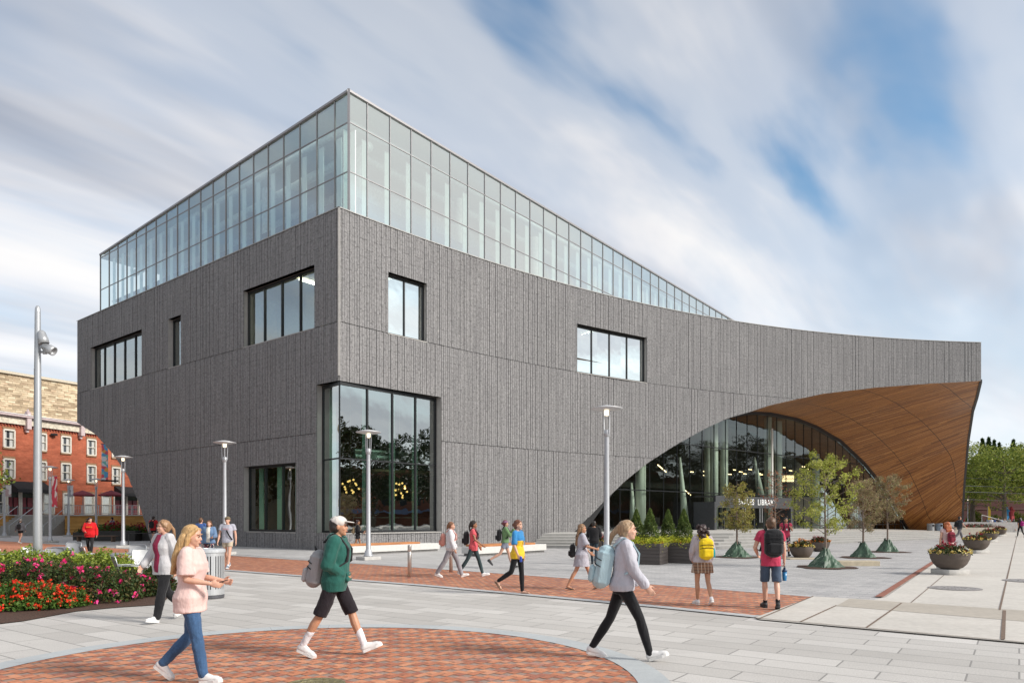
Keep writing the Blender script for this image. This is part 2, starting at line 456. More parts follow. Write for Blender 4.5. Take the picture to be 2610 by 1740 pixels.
def ring_mat():
    m, t, b = newmat('ring_granite')
    co = t.n('ShaderNodeTexCoord').outputs['Object']
    mp = t.mapping(co, loc=(-CC.x, -CC.y, 0)); g = t.n('ShaderNodeTexGradient', gradient_type='RADIAL'); t.l(mp, g.inputs[0])
    fr = t.math('FRACT', t.math('MULTIPLY', g.outputs['Fac'], 27.0))
    j = t.math('LESS_THAN', fr, .006)
    c = t.mix(t.ramp(t.noise(co, 40, 3, .8), [(.3, 0), (.7, 1)]), (.40, .425, .435), (.48, .50, .50))
    c = t.mix(t.math('MULTIPLY', t.ramp(t.noise(co, 1.2, 5, .7), [(.45, 0), (.7, 1)]), .4), c, (.29, .31, .32))
    t.l(t.mix(j, c, (.25, .25, .25)), b.inputs['Base Color']); b.inputs['Roughness'].default_value = .7
    return m
tag(mb_ring.build('granite_ring', ring_mat()), kind='structure')
# the brick band crossing the plaza
band = [G(*p) for p in ((-250, 1362), (600, 1417), (1080, 1448), (1680, 1491), (2073, 1522), (1936, 1571.5), (1680, 1545), (1080, 1490), (600, 1453.5), (-250, 1392))]
bs = sheet('brick_band_bed', band, M_MORT, .004 + .006)
bp = pip(band)
vis = [p for p in band]
hb = herring(lambda x, y: y < 40 and bp(x, y), *gridb([p for p in band if p[1] < 41]), .0135)
tag(hb.build('brick_band', M_PBR), kind='structure')
sheet('far_brick_band', [G(*p) for p in ((-250, 1362), (400, 1404), (350, 1432), (-250, 1392))], M_PBR, .0125)
cb = []
def px_strip(pts, w, mi=0):
    for a, b in zip(pts, pts[1:]): cb.append((stripoly(G(*a), G(*b), w), mi))
px_strip([(-250, 1361), (600, 1416), (1080, 1447), (1680, 1490), (2075, 1521)], .22)
px_strip([(-250, 1394), (600, 1455), (1080, 1492), (1680, 1547), (1930, 1572.5)], .26)
sheets('granite_curb', cb, [M_CURB], .018)
# concrete walk on the right with its joints
wk = [G(*p) for p in ((2073, 1521), (2228, 1530), (2258, 1523), (2383, 1435), (2468, 1388), (2545, 1350), (2585, 1332), (3500, 1340), (4200, 1770), (2610, 1641), (1936, 1580), (1925, 1575))]
sheet('concrete_walk', wk, M_WALK, .020)
sheets('walk_band', [([G(*p) for p in ((2165, 1527), (2610, 1558), (3000, 1590), (3000, 1615), (2610, 1586), (2132, 1546))], 0)], [M_TAN], .024)
jm = mat('joint_filler', (.16, .11, .08), .9, var=.4, vscale=30)
jl = [((2132, 1545), (2039, 1588), .03), ((2298, 1539), (2209, 1602), .03), ((2560, 1558), (2556, 1633), .05), ((2406, 1467), (2322, 1538), .018),
      ((2592, 1366), (2548, 1557), .03), ((1925, 1577), (2610, 1640), .03), ((2610, 1640), (3200, 1695), .03), ((2073, 1521), (1936, 1579), .03)]
sheets('walk_joint', [(stripoly(G(*a), G(*b), w), 0) for a, b, w in jl], [jm], .028)
sheets('rust_strip', [([G(*p) for p in ((2229, 1523), (2252, 1523), (2386, 1433), (2470, 1386), (2464, 1385.5), (2376, 1431))], 0)],
       [mat('rust_steel_strip', (.26, .10, .065), .8, var=.3, vscale=8, bump=.3)], .030)
# entrance steps: terraces whose rise fades out to the right
def edge(i):
    k = (i - 1) / 4
    return [Vector(p) for p in ((.95 + k*.9, 39.6 + k*3.0), (10.6 + k*3.2, 37.6 + k*6.8), (21.5 + k*2.5, 46.5 + k*5.5), (35 + k*.8, 57.5 + k*4.5), (50, 80 + k*2))]
hl = [.14, .14, .125, .085, .03]
mb = MB()
back = [Vector((3.2, 50)), Vector((20, 66)), Vector((30, 78)), Vector((42, 90)), Vector((54, 95))]
for i in range(1, 6):
    e = edge(i); nx = edge(i+1) if i < 5 else back
    for k in range(4):
        a, b = e[k], e[k+1]; c, d = nx[k+1], nx[k]
        za, zb = hl[k]*i + .03, hl[k+1]*i + .03
        lo_a, lo_b = (hl[k]*(i-1) + .03, hl[k+1]*(i-1) + .03) if i > 1 else (-.05, -.05)
        mb.cm = 0; mb.quad((*a, za), (*b, zb), (*c, zb), (*d, za))
        mb.cm = 1; mb.quad((*a, lo_a), (*b, lo_b), (*b, zb), (*a, za))
    mb.cm = 1; a, d = e[0], nx[0]; mb.quad((*d, -.05), (*a, -.05), (*a, hl[0]*i+.03), (*d, hl[0]*i+.03))
M_RISE = mat('riser_granite_shaded', (.25, .245, .235), .8, var=.1, vscale=3)  # step granite darkened: the risers' shade is put into the colour
tag(mb.build('entrance_steps', [M_STEP, M_RISE]), kind='structure')
def plat(x):                                          # height of the raised forecourt at world x
    return .03 + 5 * (.14 if x < 14 else .14 - .015*(x-14)/10 if x < 24 else .125 - .04*(x-24)/12 if x < 36 else max(.03, .085 - .055*(x-36)/14))
# manhole covers
def cover(name, c, r, m, label, z, rings=True):
    mb = MB(); prof = [(r*1.0, .0), (r*1.0, .006), (r*.93, .007), (r*.92, .004), (r*.86, .004), (r*.85, .007)]
    if rings: prof += [(r*.6, .007), (r*.59, .004), (r*.52, .004), (r*.51, .007), (r*.2, .007), (r*.19, .004), (r*.12, .004), (r*.11, .007)]
    prof += [(0, .007)]
    mb.lathe((0, 0, 0), prof, 40)
    for k in range(18):
        a = 2*math.pi*k/18
        mb.box((math.cos(a)*r*.4, math.sin(a)*r*.4, .008), (r*.07, r*.05, .004), a); mb.box((math.cos(a)*r*.72, math.sin(a)*r*.72, .008), (r*.08, r*.05, .004), a)
    o = mb.build(name, m, loc=(c[0], c[1], z)); tag(o, label, 'manhole cover'); return o
mi_ = mat('cast_iron', (.30, .28, .27), .6, .3, var=.3, vscale=12, bump=.3)
cover('manhole_cover', G(2434, 1501), .55, mi_, 'round iron manhole cover wholly in view on the concrete walk', .026)
cover('manhole_cover', G(2622, 1482), .58, mi_, 'iron manhole cover cut off by the right edge of the photo', .026)
cover('manhole_cover', G(802, 1748), .30, mat('brass_cover', (.33, .29, .16), .45, .7, var=.3, vscale=20, bump=.4), 'brass coloured cover set in the red brick circle', .014)
# ================================================================ library
K = Vector((-8.72, 35.9)); DL = Vector((-1.2452, 1)).normalized(); DR0 = Vector((.8028, 1)).normalized()
# plan of the curved front: polynomial y(x) through surveyed points
_px = np.array([(864,790),(1160,679.6),(1260,646.5),(1350,621),(1483.7,583.7),(1559,564.6),(1700,533.7),(1869.6,501.8),(1960,484.9),(2180,465.5),(2360,452.3),(2500,446.8)])
_z = 35.9*790/_px[:,1]; _x = (_px[:,0]-U0)/F*_z
_w = np.ones(len(_x)); _w[0] = _w[-1] = 20
_pc = np.polyfit(_x, _z, 4, w=_w)
def fy(x): return float(np.polyval(_pc, x))
def u2x(u):                                            # photo column -> x on the curved front
    lo, hi = -8.72, 41.9; k = (u-U0)/F
    for _ in range(50):
        m_ = (lo+hi)/2
        if m_ < k*fy(m_): lo = m_
        else: hi = m_
    return (lo+hi)/2
def rz_(u, v): x = u2x(u); return x, H - (v-V0)/F*fy(x)   # (x, height) on the curved front
XE = 41.8
def lpt(s): return K + DL*s                            # left face
def u2s(u):
    k = (u-U0)/F; return (k*K.y - K.x) / (DL.x - k*DL.y)
def sz_(u, v): s = u2s(u); return s, H - (v-V0)/F*lpt(s).y
PAR, JNT, J2 = 17.29, 11.59, 6.1

lib = empty('library_building', (0, 0, 0), 'grey brick library with curved front, wooden entrance arch and glass top floor', 'library')
def brick_wall_mat(name, c1, c2, mort):
    m, t, b = newmat(name)
    uv = t.n('ShaderNodeTexCoord').outputs['UV']
    sx = t.n('ShaderNodeSeparateXYZ', i_0=uv); cx = t.n('ShaderNodeCombineXYZ', i_0=sx.outputs[1], i_1=sx.outputs[0])
    br = t.n('ShaderNodeTexBrick', offset=.43, squash=1.35, squash_frequency=3, offset_frequency=2)
    t.l(cx.outputs[0], br.inputs['Vector'])
    for k, v in (('Scale', 1), ('Mortar Size', .012), ('Mortar Smooth', .2), ('Bias', -.1), ('Brick Width', .92), ('Row Height', .155)):
        br.inputs[k].default_value = v
    br.inputs['Color1'].default_value = (*c1, 1); br.inputs['Color2'].default_value = (*c2, 1); br.inputs['Mortar'].default_value = (*mort, 1)
    n1 = t.noise(t.mapping(uv, scale=(1, .6, 1)), 11, 5, .75); n2 = t.noise(uv, .22, 4, .6)
    c = t.mix(.62, br.outputs['Color'], t.ramp(n1, [(.3, .12), (.7, .85)]), 'OVERLAY')
    c = t.mix(t.math('MULTIPLY', t.ramp(n2, [(.35, 0), (.75, 1)]), .25), c, tuple(x*.7 for x in c1))
    fl = t.noise(uv, 3.1, 2, .5)
    c = t.mix(t.ramp(fl, [(.735, 0), (.76, .5)]), c, (.42, .40, .37))
    t.l(c, b.inputs['Base Color']); b.inputs['Roughness'].default_value = .85; b.inputs['Specular IOR Level'].default_value = .25
    hh = t.math('ADD', t.math('MULTIPLY', br.outputs['Fac'], -1.2), t.math('MULTIPLY', n1, 2.2))
    bn = t.n('ShaderNodeBump', i_Strength=.6, i_Distance=.025, i_Height=hh); t.l(bn.outputs[0], b.inputs['Normal'])
    return m
M_BRK = brick_wall_mat('split_face_brick', (.218, .212, .213), (.262, .255, .254), (.105, .103, .104))
M_TRIM = mat('grey_stone_trim', (.36, .345, .325), .7, var=.1, vscale=3)
M_DARK = mat('dark_frame', (.022, .024, .026), .4, .3, var=.1)
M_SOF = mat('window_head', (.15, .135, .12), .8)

def intervals(z0, z1, holes):
    """split [z0,z1] by holes"""
    seg = [(z0, z1)]
    for a, b in holes:
        out = []
        for p, q in seg:
            if b <= p or a >= q: out.append((p, q)); continue
            if a > p: out.append((p, a))
            if b < q: out.append((b, q))
        seg = out
    return seg
def wall(name, pt, nrm, smax, wins, low, cw=.155, seam=()):
    """columns of split-faced brick standing proud by different amounts; pt(s)->plan point, nrm(s)->outward, low(s)->lower edge"""
    mb = MB(); n = int(smax/cw); cw = smax/n; rr = random.Random(3)
    G_ = .017; D_ = .028
    brk = [0, J2, JNT, PAR]
    for i in range(n):
        s0, s1 = i*cw, (i+1)*cw; sm = (s0+s1)/2
        holes = [(w[2], w[3]) for w in wins if w[0]-1e-3 <= sm <= w[1]+1e-3]
        l0, l1 = low(s0), low(s1)
        off = rr.choice((0, .012, .025, .04))
        A, B = pt(s0), pt(s1); N = nrm(sm)
        a0 = A + N*(.0); b0 = B + N*(.0); gA = pt(s0+G_)
        for k, (p, q) in enumerate(intervals(0, PAR, holes)):
            cuts = [p] + [c for c in (J2, JNT) if p < c < q] + [q]
            for c0, c1 in zip(cuts, cuts[1:]):
                off = rr.choice((0, .008, .016, .024, .03))
                z0a, z0b = max(c0, l0), max(c0, l1)
                if max(z0a, z0b) >= c1 - 1e-3:
                    if min(z0a, z0b) >= c1 - 1e-3: continue
                z0a, z0b = min(z0a, c1), min(z0b, c1)
                jt = .035 if c1 in (J2, JNT) else 0
                z1 = c1 - jt
                if min(z0a, z0b) > z1: continue
                z0a = min(z0a, z1); z0b = min(z0b, z1)
                fo = N*off; fi = -N*D_
                uv = lambda s, z: (s, z)
                # groove, return, face
                mb.quad((*(A+fi), z0a), (*(gA+fi), z0a), (*(gA+fi), z1+jt), (*(A+fi), z1+jt), [uv(s0-.01, z0a)]*4)
                mb.quad((*(gA+fi), z0a), (*(gA+fo), z0a), (*(gA+fo), z1), (*(gA+fi), z1), [(s0+.05, z0a), (s0+.07, z0a), (s0+.07, z1), (s0+.05, z1)])
                mb.quad((*(gA+fo), z0a), (*(B+fo), z0b), (*(B+fo), z1), (*(gA+fo), z1), [(s0+.01, z0a), (s1-.01, z0b), (s1-.01, z1), (s0+.01, z1)])
                mb.quad((*(B+fo), z0b), (*(B+fi), z0b), (*(B+fi), z1), (*(B+fo), z1), [(s0+.05, z0a), (s0+.07, z0a), (s0+.07, z1), (s0+.05, z1)])
                mb.quad((*(gA+fi), z1), (*(gA+fo), z1), (*(B+fo), z1), (*(B+fi), z1), [(s0+.05, z0a)]*4)
                if jt: mb.quad((*(gA+fi), z1), (*(B+fi), z1), (*(B+fi), z1+jt), (*(gA+fi), z1+jt), [(s0-.01, z1)]*4)
                if z0a > .01 and c0 not in (J2, JNT): mb.quad((*(A-N*.25), z0a), (*(B-N*.25), z0b), (*(B+fo), z0b), (*(A+fo), z0a), [(s0+.05, z0a)]*4)
    return mb.build(name, M_BRK, lib)

# arc length table of the front
_xs = np.linspace(-8.72, XE, 1500); _ys = np.polyval(_pc, _xs); _ys = _ys - _ys[0]*0
_sl = np.concatenate([[0], np.cumsum(np.hypot(np.diff(_xs), np.diff(_ys)))]); SMX = float(_sl[-1])
def xs(s): return float(np.interp(s, _sl, _xs))
def sx(x): return float(np.interp(x, _xs, _sl))
def rpt(s): x = xs(s); return Vector((x, fy(x)))
def rtan(s): a, b = rpt(max(0, s-.2)), rpt(min(SMX, s+.2)); return (b-a).normalized()
def rnr(s): t_ = rtan(s); return Vector((t_.y, -t_.x))
KR = Vector((_xs[0], _ys[0])); K = KR.copy()
nL = Vector((-DL.y, DL.x)); nL = nL if nL.y < 0 else -nL
# windows of the left face (s0, s1, z0, z1)
def lw(ul, vtl, ur, vtr, vb=None, z0=None):
    s1, zt1 = sz_(ul, vtl); s0, zt0 = sz_(ur, vtr)
    zt = (zt1+zt0)/2
    if z0 is None: z0 = JNT
    return [s0, s1, z0, zt]
LW = [lw(231, 887, 361.8, 838.7), lw(429.4, 813, 463, 802), lw(619.4, 740.2, 802, 676.3)]
LW5 = lw(622, 1190, 755, 1177.5, z0=.9); 
zc = H - (969.3-V0)/F*K.y
LWC = [0, u2s(804.8), .9, zc]
RWC_s1 = sx(u2x(1123.6)); RWC = [0, RWC_s1, .9, zc]
def rw(ul, vtl, ur, vtr):
    x0, z0 = rz_(ul, vtl); x1, z1 = rz_(ur, vtr); return [sx(x0), sx(x1), JNT, (z0+z1)/2]
RW = [rw(987.7, 693.3, 1089, 722.3), rw(1469.8, 825, 1649.3, 860.8)]
# arch on the left end
la = [(197,1076),(245,1107),(290,1158),(326.5,1213),(355,1282.4),(372,1335),(386,1381)]
las = [sz_(*p) for p in la]; las[-1] = (las[-1][0], 0); las = sorted(las); SL = u2s(197)
def lowL(s): return float(np.interp(s, [p[0] for p in las], [p[1] for p in las])) if s >= las[0][0] else 0
ra = [(1486,1333),(1542,1274),(1594,1224),(1647.4,1181.5),(1716,1137),(1799,1090.7),(1856,1065),(1912,1049),(1960,1033),(2022,1019),(2098,1003),(2235.6,987),(2373,977),(2500,970.3)]
ras = [(lambda p: (sx(p[0]), p[1]))(rz_(*p)) for p in ra]
ft = rz_(1464, 1356); ras = [(sx(ft[0]), .3)] + ras
ras[-1] = (SMX, ras[-1][1])
def lowR(s): return float(np.interp(s, [p[0] for p in ras], [p[1] for p in ras])) if s >= ras[0][0] else 0
wl = wall('brick_side_wall', lpt, lambda s: nL, SL, LW + [LW5, LWC], lowL)
wr = wall('brick_front_wall', rpt, rnr, SMX, RW + [RWC], lowR)
wl['label'] = 'shaded straight side wall of grey split brick'; wr['label'] = 'long curved front wall of grey split brick'
# corner bead, coping, hidden body that keeps the rooms dark
mb = MB(); mb.beam((K.x-.0, K.y-.01, zc+.25), (K.x, K.y-.01, PAR), .09, .09)
mb.mark().beam((K.x, K.y-.01, -.05), (K.x, K.y-.01, .86), .09, .09)
build_parts(mb, 'corner_stone', mat('corner_grey', (.40, .385, .36), .7), lib)
mb = MB(); k = 60
for i in range(k):
    a, b = rpt(SMX*i/k), rpt(SMX*(i+1)/k); na, nb = rnr(SMX*i/k), rnr(SMX*(i+1)/k)
    mb.quad((*(a+na*.06), PAR), (*(b+nb*.06), PAR), (*(b+nb*.06), PAR+.05), (*(a+na*.06), PAR+.05))
    mb.quad((*(a+na*.06), PAR+.05), (*(b+nb*.06), PAR+.05), (*(b-nb*.5), PAR+.05), (*(a-na*.5), PAR+.05))
a, b = lpt(-.05), lpt(SL)
mb.quad((*(b+nL*.06), PAR), (*(a+nL*.06), PAR), (*(a+nL*.06), PAR+.05), (*(b+nL*.06), PAR+.05))
mb.quad((*(b+nL*.06), PAR+.05), (*(a+nL*.06), PAR+.05), (*(a-nL*.5), PAR+.05), (*(b-nL*.5), PAR+.05))
mb.build('parapet_coping', mat('coping_stone', (.34, .33, .315), .6), lib)
# roof deck at parapet level, end wall at left, back
EL = lpt(SL); ER = Vector((XE, fy(XE)))
BK = [EL + DR0*45, Vector((62, 118))]
mb = MB()
outl = [EL - nL*.3] + [lpt(.5) - nL*.3] + [rpt(s)-rnr(s)*.3 for s in np.linspace(1, SMX-.2, 40)] + [BK[1], BK[0]]
mb.add([(p[0], p[1], PAR-.6) for p in outl], [tuple(range(len(outl)))])
mb.build('roof_deck', mat('roof_membrane', (.30, .30, .30), .9), lib)
# ------------------------------------------------ windows
def glass_mat(name, tint, base, gain, refl=(.93, .97, .95), rough=.0, wob=.0):
    m = bpy.data.materials.new(name); m.use_nodes = True; m.node_tree.nodes.clear(); t = NT(m.node_tree)
    out = t.n('ShaderNodeOutputMaterial')
    tr = t.n('ShaderNodeBsdfTransparent'); tr.inputs[0].default_value = (*tint, 1)
    gl = t.n('ShaderNodeBsdfGlossy'); gl.inputs['Color'].default_value = (*refl, 1); gl.inputs['Roughness'].default_value = rough
    co = t.n('ShaderNodeTexCoord').outputs['Object']
    if wob:
        bn = t.n('ShaderNodeBump', i_Strength=wob, i_Distance=.05, i_Height=t.noise(co, .8, 2, .5)); t.l(bn.outputs[0], gl.inputs['Normal'])
    ge = t.n('ShaderNodeNewGeometry')                   # Schlick reflectance, the same from both sides of the pane
    dt = t.n('ShaderNodeVectorMath', operation='DOT_PRODUCT', i_0=ge.outputs['Incoming'], i_1=ge.outputs['Normal'])
    fz = t.math('POWER', t.math('SUBTRACT', 1.0, t.math('ABSOLUTE', dt.outputs['Value'])), 5.0)
    f = t.math('ADD', t.math('MULTIPLY', t.math('ADD', t.math('MULTIPLY', fz, .96), .04), gain), base, clamp=True)
    mx = t.n('ShaderNodeMixShader'); t.l(f, mx.inputs[0]); t.l(tr.outputs[0], mx.inputs[1]); t.l(gl.outputs[0], mx.inputs[2])
    t.l(mx.outputs[0], out.inputs[0]); return m
M_GW = glass_mat('window_glass', (.46, .60, .53), .42, 1.6, wob=.10)
M_GS = glass_mat('side_window_glass', (.66, .78, .70), .30, 1.2, wob=.10)
M_GU = glass_mat('upper_window_glass', (.46, .60, .53), .90, 1.2, wob=.10)
M_GD = glass_mat('ground_window_glass', (.56, .68, .60), .16, 1.4, wob=.10)
M_GPL = glass_mat('penthouse_glass_shaded', (.84, .94, .90), .34, 1.3, (.90, .95, .94), wob=.05)  # left-side copy of the glass; its duller, shaded look is set in the reflectance
M_GE = glass_mat('entrance_glass', (.62, .70, .65), .06, 1.3, wob=.10)
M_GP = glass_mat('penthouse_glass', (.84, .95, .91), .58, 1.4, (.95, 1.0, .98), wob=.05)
M_MUL = mat('mullion_grey', (.29, .28, .285), .45, .3, var=.05)
M_GREEN = mat('green_edge', (.30, .46, .40), .3, var=.1)
def window(pt, nr, w, nv, label, trans=None, left_jamb=True, right_jamb=True, dpt=.36, vs=None, gm=None):
    gm = gm or M_GS
    """recessed window with reveal, frame, mullions and glass; returns part"""
    s0, s1, z0, z1 = w
    q = lambda s, d, z: (*(pt(s) - nr(s)*d), z)
    rv = MB()
    if right_jamb: rv.quad(q(s1, -.02, z0), q(s1, dpt, z0), q(s1, dpt, z1), q(s1, -.02, z1))
    if left_jamb: rv.quad(q(s0, dpt, z0), q(s0, -.02, z0), q(s0, -.02, z1), q(s0, dpt, z1))
    rv.quad(q(s0, -.03, z0), q(s1, -.03, z0), q(s1, dpt, z0+.01), q(s0, dpt, z0+.01))
    rv.quad(q(s0, -.03, z0-.05), q(s1, -.03, z0-.05), q(s1, -.03, z0), q(s0, -.03, z0))
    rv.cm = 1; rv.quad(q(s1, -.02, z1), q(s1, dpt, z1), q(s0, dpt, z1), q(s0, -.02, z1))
    n_ = max(1, int((s1-s0)/2))
    fr = MB(); g = MB()
    def vbar(s, wd=.055, dd=.12): fr.beam(q(s, dpt, z0+.03), q(s, dpt, z1-.03), wd, dd, up=(*nr(s), 0))
    fw = .07
    for k in range(n_):
        a, b = s0+(s1-s0)*k/n_, s0+(s1-s0)*(k+1)/n_
        fr.beam(q(a, dpt, z0+.07), q(b, dpt, z0+.07), .12, .12); fr.beam(q(a, dpt, z1-.06), q(b, dpt, z1-.06), .12, .12)
        g.quad(q(a, dpt, z0+.05), q(b, dpt, z0+.05), q(b, dpt, z1-.1), q(a, dpt, z1-.1))
        if trans: fr.beam(q(a, dpt, trans), q(b, dpt, trans), .10, .07)
    if left_jamb: vbar(s0+.05, .1)
    if right_jamb: vbar(s1-.05, .1)
    for s in (vs or [s0+(s1-s0)*k/nv for k in range(1, nv)]): vbar(s, .06, .16)
    o = fr.build('window_frame', M_DARK, lib); o['label'] = label
    g.build('glass_pane', gm or M_GW, o)
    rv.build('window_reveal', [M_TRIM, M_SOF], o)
    return o
cl = lambda s: nL
window(lpt, cl, LW[0], 5, 'five-light window high at the far left of the side wall')
window(lpt, cl, LW[1], 1, 'narrow single-light slot window in the side wall')
window(lpt, cl, LW[2], 4, 'four-light window high in the side wall near the corner')
window(lpt, cl, LW5, 3, 'three-light ground floor window of the side wall', gm=M_GD)
window(rpt, rnr, RW[0], 2, 'two-light window high in the front wall nearest the corner', gm=M_GU)
window(rpt, rnr, RW[1], 4, 'four-light window in the middle of the curved front wall', gm=M_GU)
# corner window: glass meets at a recessed corner
dp = .45
cin = K - nL*dp - rnr(0)*dp
def cquad(g, a, b, z0, z1): g.quad((*a, z0), (*b, z0), (*b, z1), (*a, z1))
zt = 4.7
def u_on(a, b, u):                                     # point of plan line a-b seen at column u
    k = (u-U0)/F; d = b-a; t_ = (k*a.y-a.x)/(d.x-k*d.y); return a+d*t_
eL = lpt(LWC[1]) - nL*dp; eR = rpt(RWC[1]) - rnr(RWC[1])*dp
cL = K - nL*dp*.35 + DL*.0; 
gc = Vector(K) - nL*.10 - rnr(0)*.10 + Vector((.0, .0))
fr = MB(); g = MB(); rv = MB()
z0, z1 = RWC[2], RWC[3]
for a, b in ((eL, gc), (gc, eR)):
    cquad(g, a, b, z0+.05, z1-.05)
    fr.beam((*a, z0+.06), (*b, z0+.06), .12, .12); fr.beam((*a, z1-.09), (*b, z1-.09), .12, .18); fr.beam((*a, zt), (*b, zt), .1, .07)
for u in (1247, ): pass
for u in (935.6, 999.5, 1058.3):
    p = u_on(gc, eR, u); fr.beam((*p, z0), (*p, z1), .07, .15, up=(*rnr(0), 0))
fr.beam((*gc, z0), (*gc, z1), .07, .07)
fr.beam((*(eR-rtan(RWC[1])*.08), z0), (*(eR-rtan(RWC[1])*.08), z1), .12, .12, up=(*rnr(0), 0)); fr.beam((*(eL-DL*.06), z0), (*(eL-DL*.06), z1), .1, .12, up=(*nL, 0))
o = fr.build('window_frame', M_DARK, lib); o['label'] = 'tall corner window wrapping both walls at ground level'
g.build('glass_pane', M_GW, o)
a = lpt(LWC[1]); rv.quad((*(a+nL*.02), z0), (*eL, z0), (*eL, z1), (*(a+nL*.02), z1))
b = rpt(RWC[1]); rv.quad((*eR, z0), (*(b+rnr(RWC[1])*.02), z0), (*(b+rnr(RWC[1])*.02), z1), (*eR, z1))
rv.quad((*(a+nL*.03), z0), (*(K+nL*.03), z0), (*gc, z0+.01), (*eL, z0+.01)); rv.quad((*(K+rnr(0)*.03), z0), (*(b+rnr(20)*.03), z0), (*eR, z0+.01), (*gc, z0+.01))
rv.quad((*(K+rnr(0)*.06), z0-.05), (*(b+rnr(RWC[1])*.06), z0-.05), (*(b+rnr(RWC[1])*.06), z0), (*(K+rnr(0)*.06), z0))
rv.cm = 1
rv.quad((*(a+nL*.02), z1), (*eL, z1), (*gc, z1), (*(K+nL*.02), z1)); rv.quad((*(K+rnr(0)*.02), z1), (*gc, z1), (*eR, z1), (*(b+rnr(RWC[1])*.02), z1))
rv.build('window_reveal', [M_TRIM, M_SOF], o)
# mint inner fins behind the corner window and ground window
fn = MB()
for u in (830, 944, 1012, 1070):
    base = (u_on(eL, gc, u) - nL*.45) if u < 860 else (u_on(gc, eR, u) - rnr(3)*.45)
    fn.mark().beam((*base, z0), (*base, z1-.2), .28, .28)
for f_ in (.06, .42, .76):
    s = LW5[1] + (LW5[0]-LW5[1])*f_; p = lpt(s) - nL*.95; fn.mark().beam((*p, LW5[2]), (*p, LW5[3]), .22, .22)
for w in LW[:2]:
    p = lpt(w[1]-.3) - nL*1.0; fn.mark().beam((*p, w[2]), (*p, w[3]), .3, .3)
build_parts(fn, 'inner_column', mat('mint_column', (.42, .60, .53), .6, var=.06), lib)
# interior rooms: dark back walls, floors
rm = MB()
def inner(d, s): return rpt(s) - rnr(s)*d
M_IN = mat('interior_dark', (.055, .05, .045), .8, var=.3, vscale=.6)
M_INR = mat('interior_rust', (.28, .07, .025), .7, var=.5, vscale=.5)
M_INW = mat('interior_cream', (.55, .52, .44), .8, var=.08)
M_FL = mat('interior_floor', (.12, .115, .105), .3)
# ground floor room behind corner
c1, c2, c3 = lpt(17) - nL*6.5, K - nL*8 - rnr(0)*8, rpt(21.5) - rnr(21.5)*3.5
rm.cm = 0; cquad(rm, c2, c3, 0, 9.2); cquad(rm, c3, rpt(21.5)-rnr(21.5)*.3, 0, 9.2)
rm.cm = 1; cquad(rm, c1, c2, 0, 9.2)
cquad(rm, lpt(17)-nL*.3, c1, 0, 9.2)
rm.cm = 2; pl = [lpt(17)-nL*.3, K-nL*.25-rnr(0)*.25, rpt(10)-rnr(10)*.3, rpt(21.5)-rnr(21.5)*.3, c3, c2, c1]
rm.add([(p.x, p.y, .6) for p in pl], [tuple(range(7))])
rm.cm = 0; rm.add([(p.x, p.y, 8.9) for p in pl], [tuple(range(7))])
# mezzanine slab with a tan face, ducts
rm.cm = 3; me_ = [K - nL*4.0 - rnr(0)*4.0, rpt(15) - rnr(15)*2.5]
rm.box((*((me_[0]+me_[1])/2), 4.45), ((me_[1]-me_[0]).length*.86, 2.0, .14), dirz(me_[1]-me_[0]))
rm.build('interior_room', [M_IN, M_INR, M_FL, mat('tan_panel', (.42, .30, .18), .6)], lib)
dk = MB(); a_, b_ = me_
for h_, r_ in ((5.25, .22), (5.6, .15)): dk.mark().tube([(*a_, h_), (*b_, h_)], r_, 10)
for t_ in (.08, .45, .8):
    p = a_.lerp(b_, t_); dk.mark().box((*(p + rnr(3)*.3), 5.3), (.55, .12, .35), dirz(b_-a_))
build_parts(dk, 'ceiling_duct', mat('duct_metal', (.5, .55, .54), .4, .5), lib)
gl_ = MB(); 
for k in range(7):
    s = 2+k*2.6; p = inner(1.6, s); gl_.beam((*p, 1.7), (*inner(1.6, s+2.4), 1.7), .04, .04)
    gl_.beam((*p, .6), (*p, 1.7), .04, .04)
gl_.build('inner_rail', mat('rail_grey', (.3, .32, .31), .4, .5), lib)
# upper rooms: cream wall and ceilings with light strips
rm = MB()
for w, pt, nr in ((LW[2], lpt, cl), (LW[0], lpt, cl), (LW[1], lpt, cl), (RW[0], rpt, rnr), (RW[1], rpt, rnr)):
    s0, s1 = w[0]-1.5, w[1]+1.5; s0 = max(s0, .4); D = 3.2
    a, b, c, d = pt(s0)-nr(s0)*.3, pt(s1)-nr(s1)*.3, pt(s1)-nr(s1)*D, pt(s0)-nr(s0)*D
    rm.mark(); rm.cm = 0 if w is LW[2] else 1
    cquad(rm, d, c, JNT-.5, w[3]+.6); cquad(rm, a, d, JNT-.5, w[3]+.6); cquad(rm, c, b, JNT-.5, w[3]+.6)
    rm.cm = 0; rm.add([(*p, w[3]+.3) for p in (a, b, c, d)], [(0, 1, 2, 3)]); rm.cm = 1; rm.add([(*p, JNT-.3) for p in (a, b, c, d)], [(0, 1, 2, 3)])
build_parts(rm, 'upper_room', [M_INW, mat('interior_grey', (.25, .25, .24), .8)], lib)
ls = MB()
for w, pt, nr, fs in ((LW[2], lpt, cl, (.12, .45)), (RW[0], rpt, rnr, (.4,)), (RW[1], rpt, rnr, (.4,))):
    for f_ in fs:
        s = w[0]+(w[1]-w[0])*f_; p, q_ = pt(s)-nr(s)*1.2, pt(s)-nr(s)*2.6; ls.mark().beam((*p, w[3]+.2), (*q_, w[3]+.2), .12, .06)
build_parts(ls, 'ceiling_light_strip', emit('lit_strip', (1, .93, .8), 16), lib)
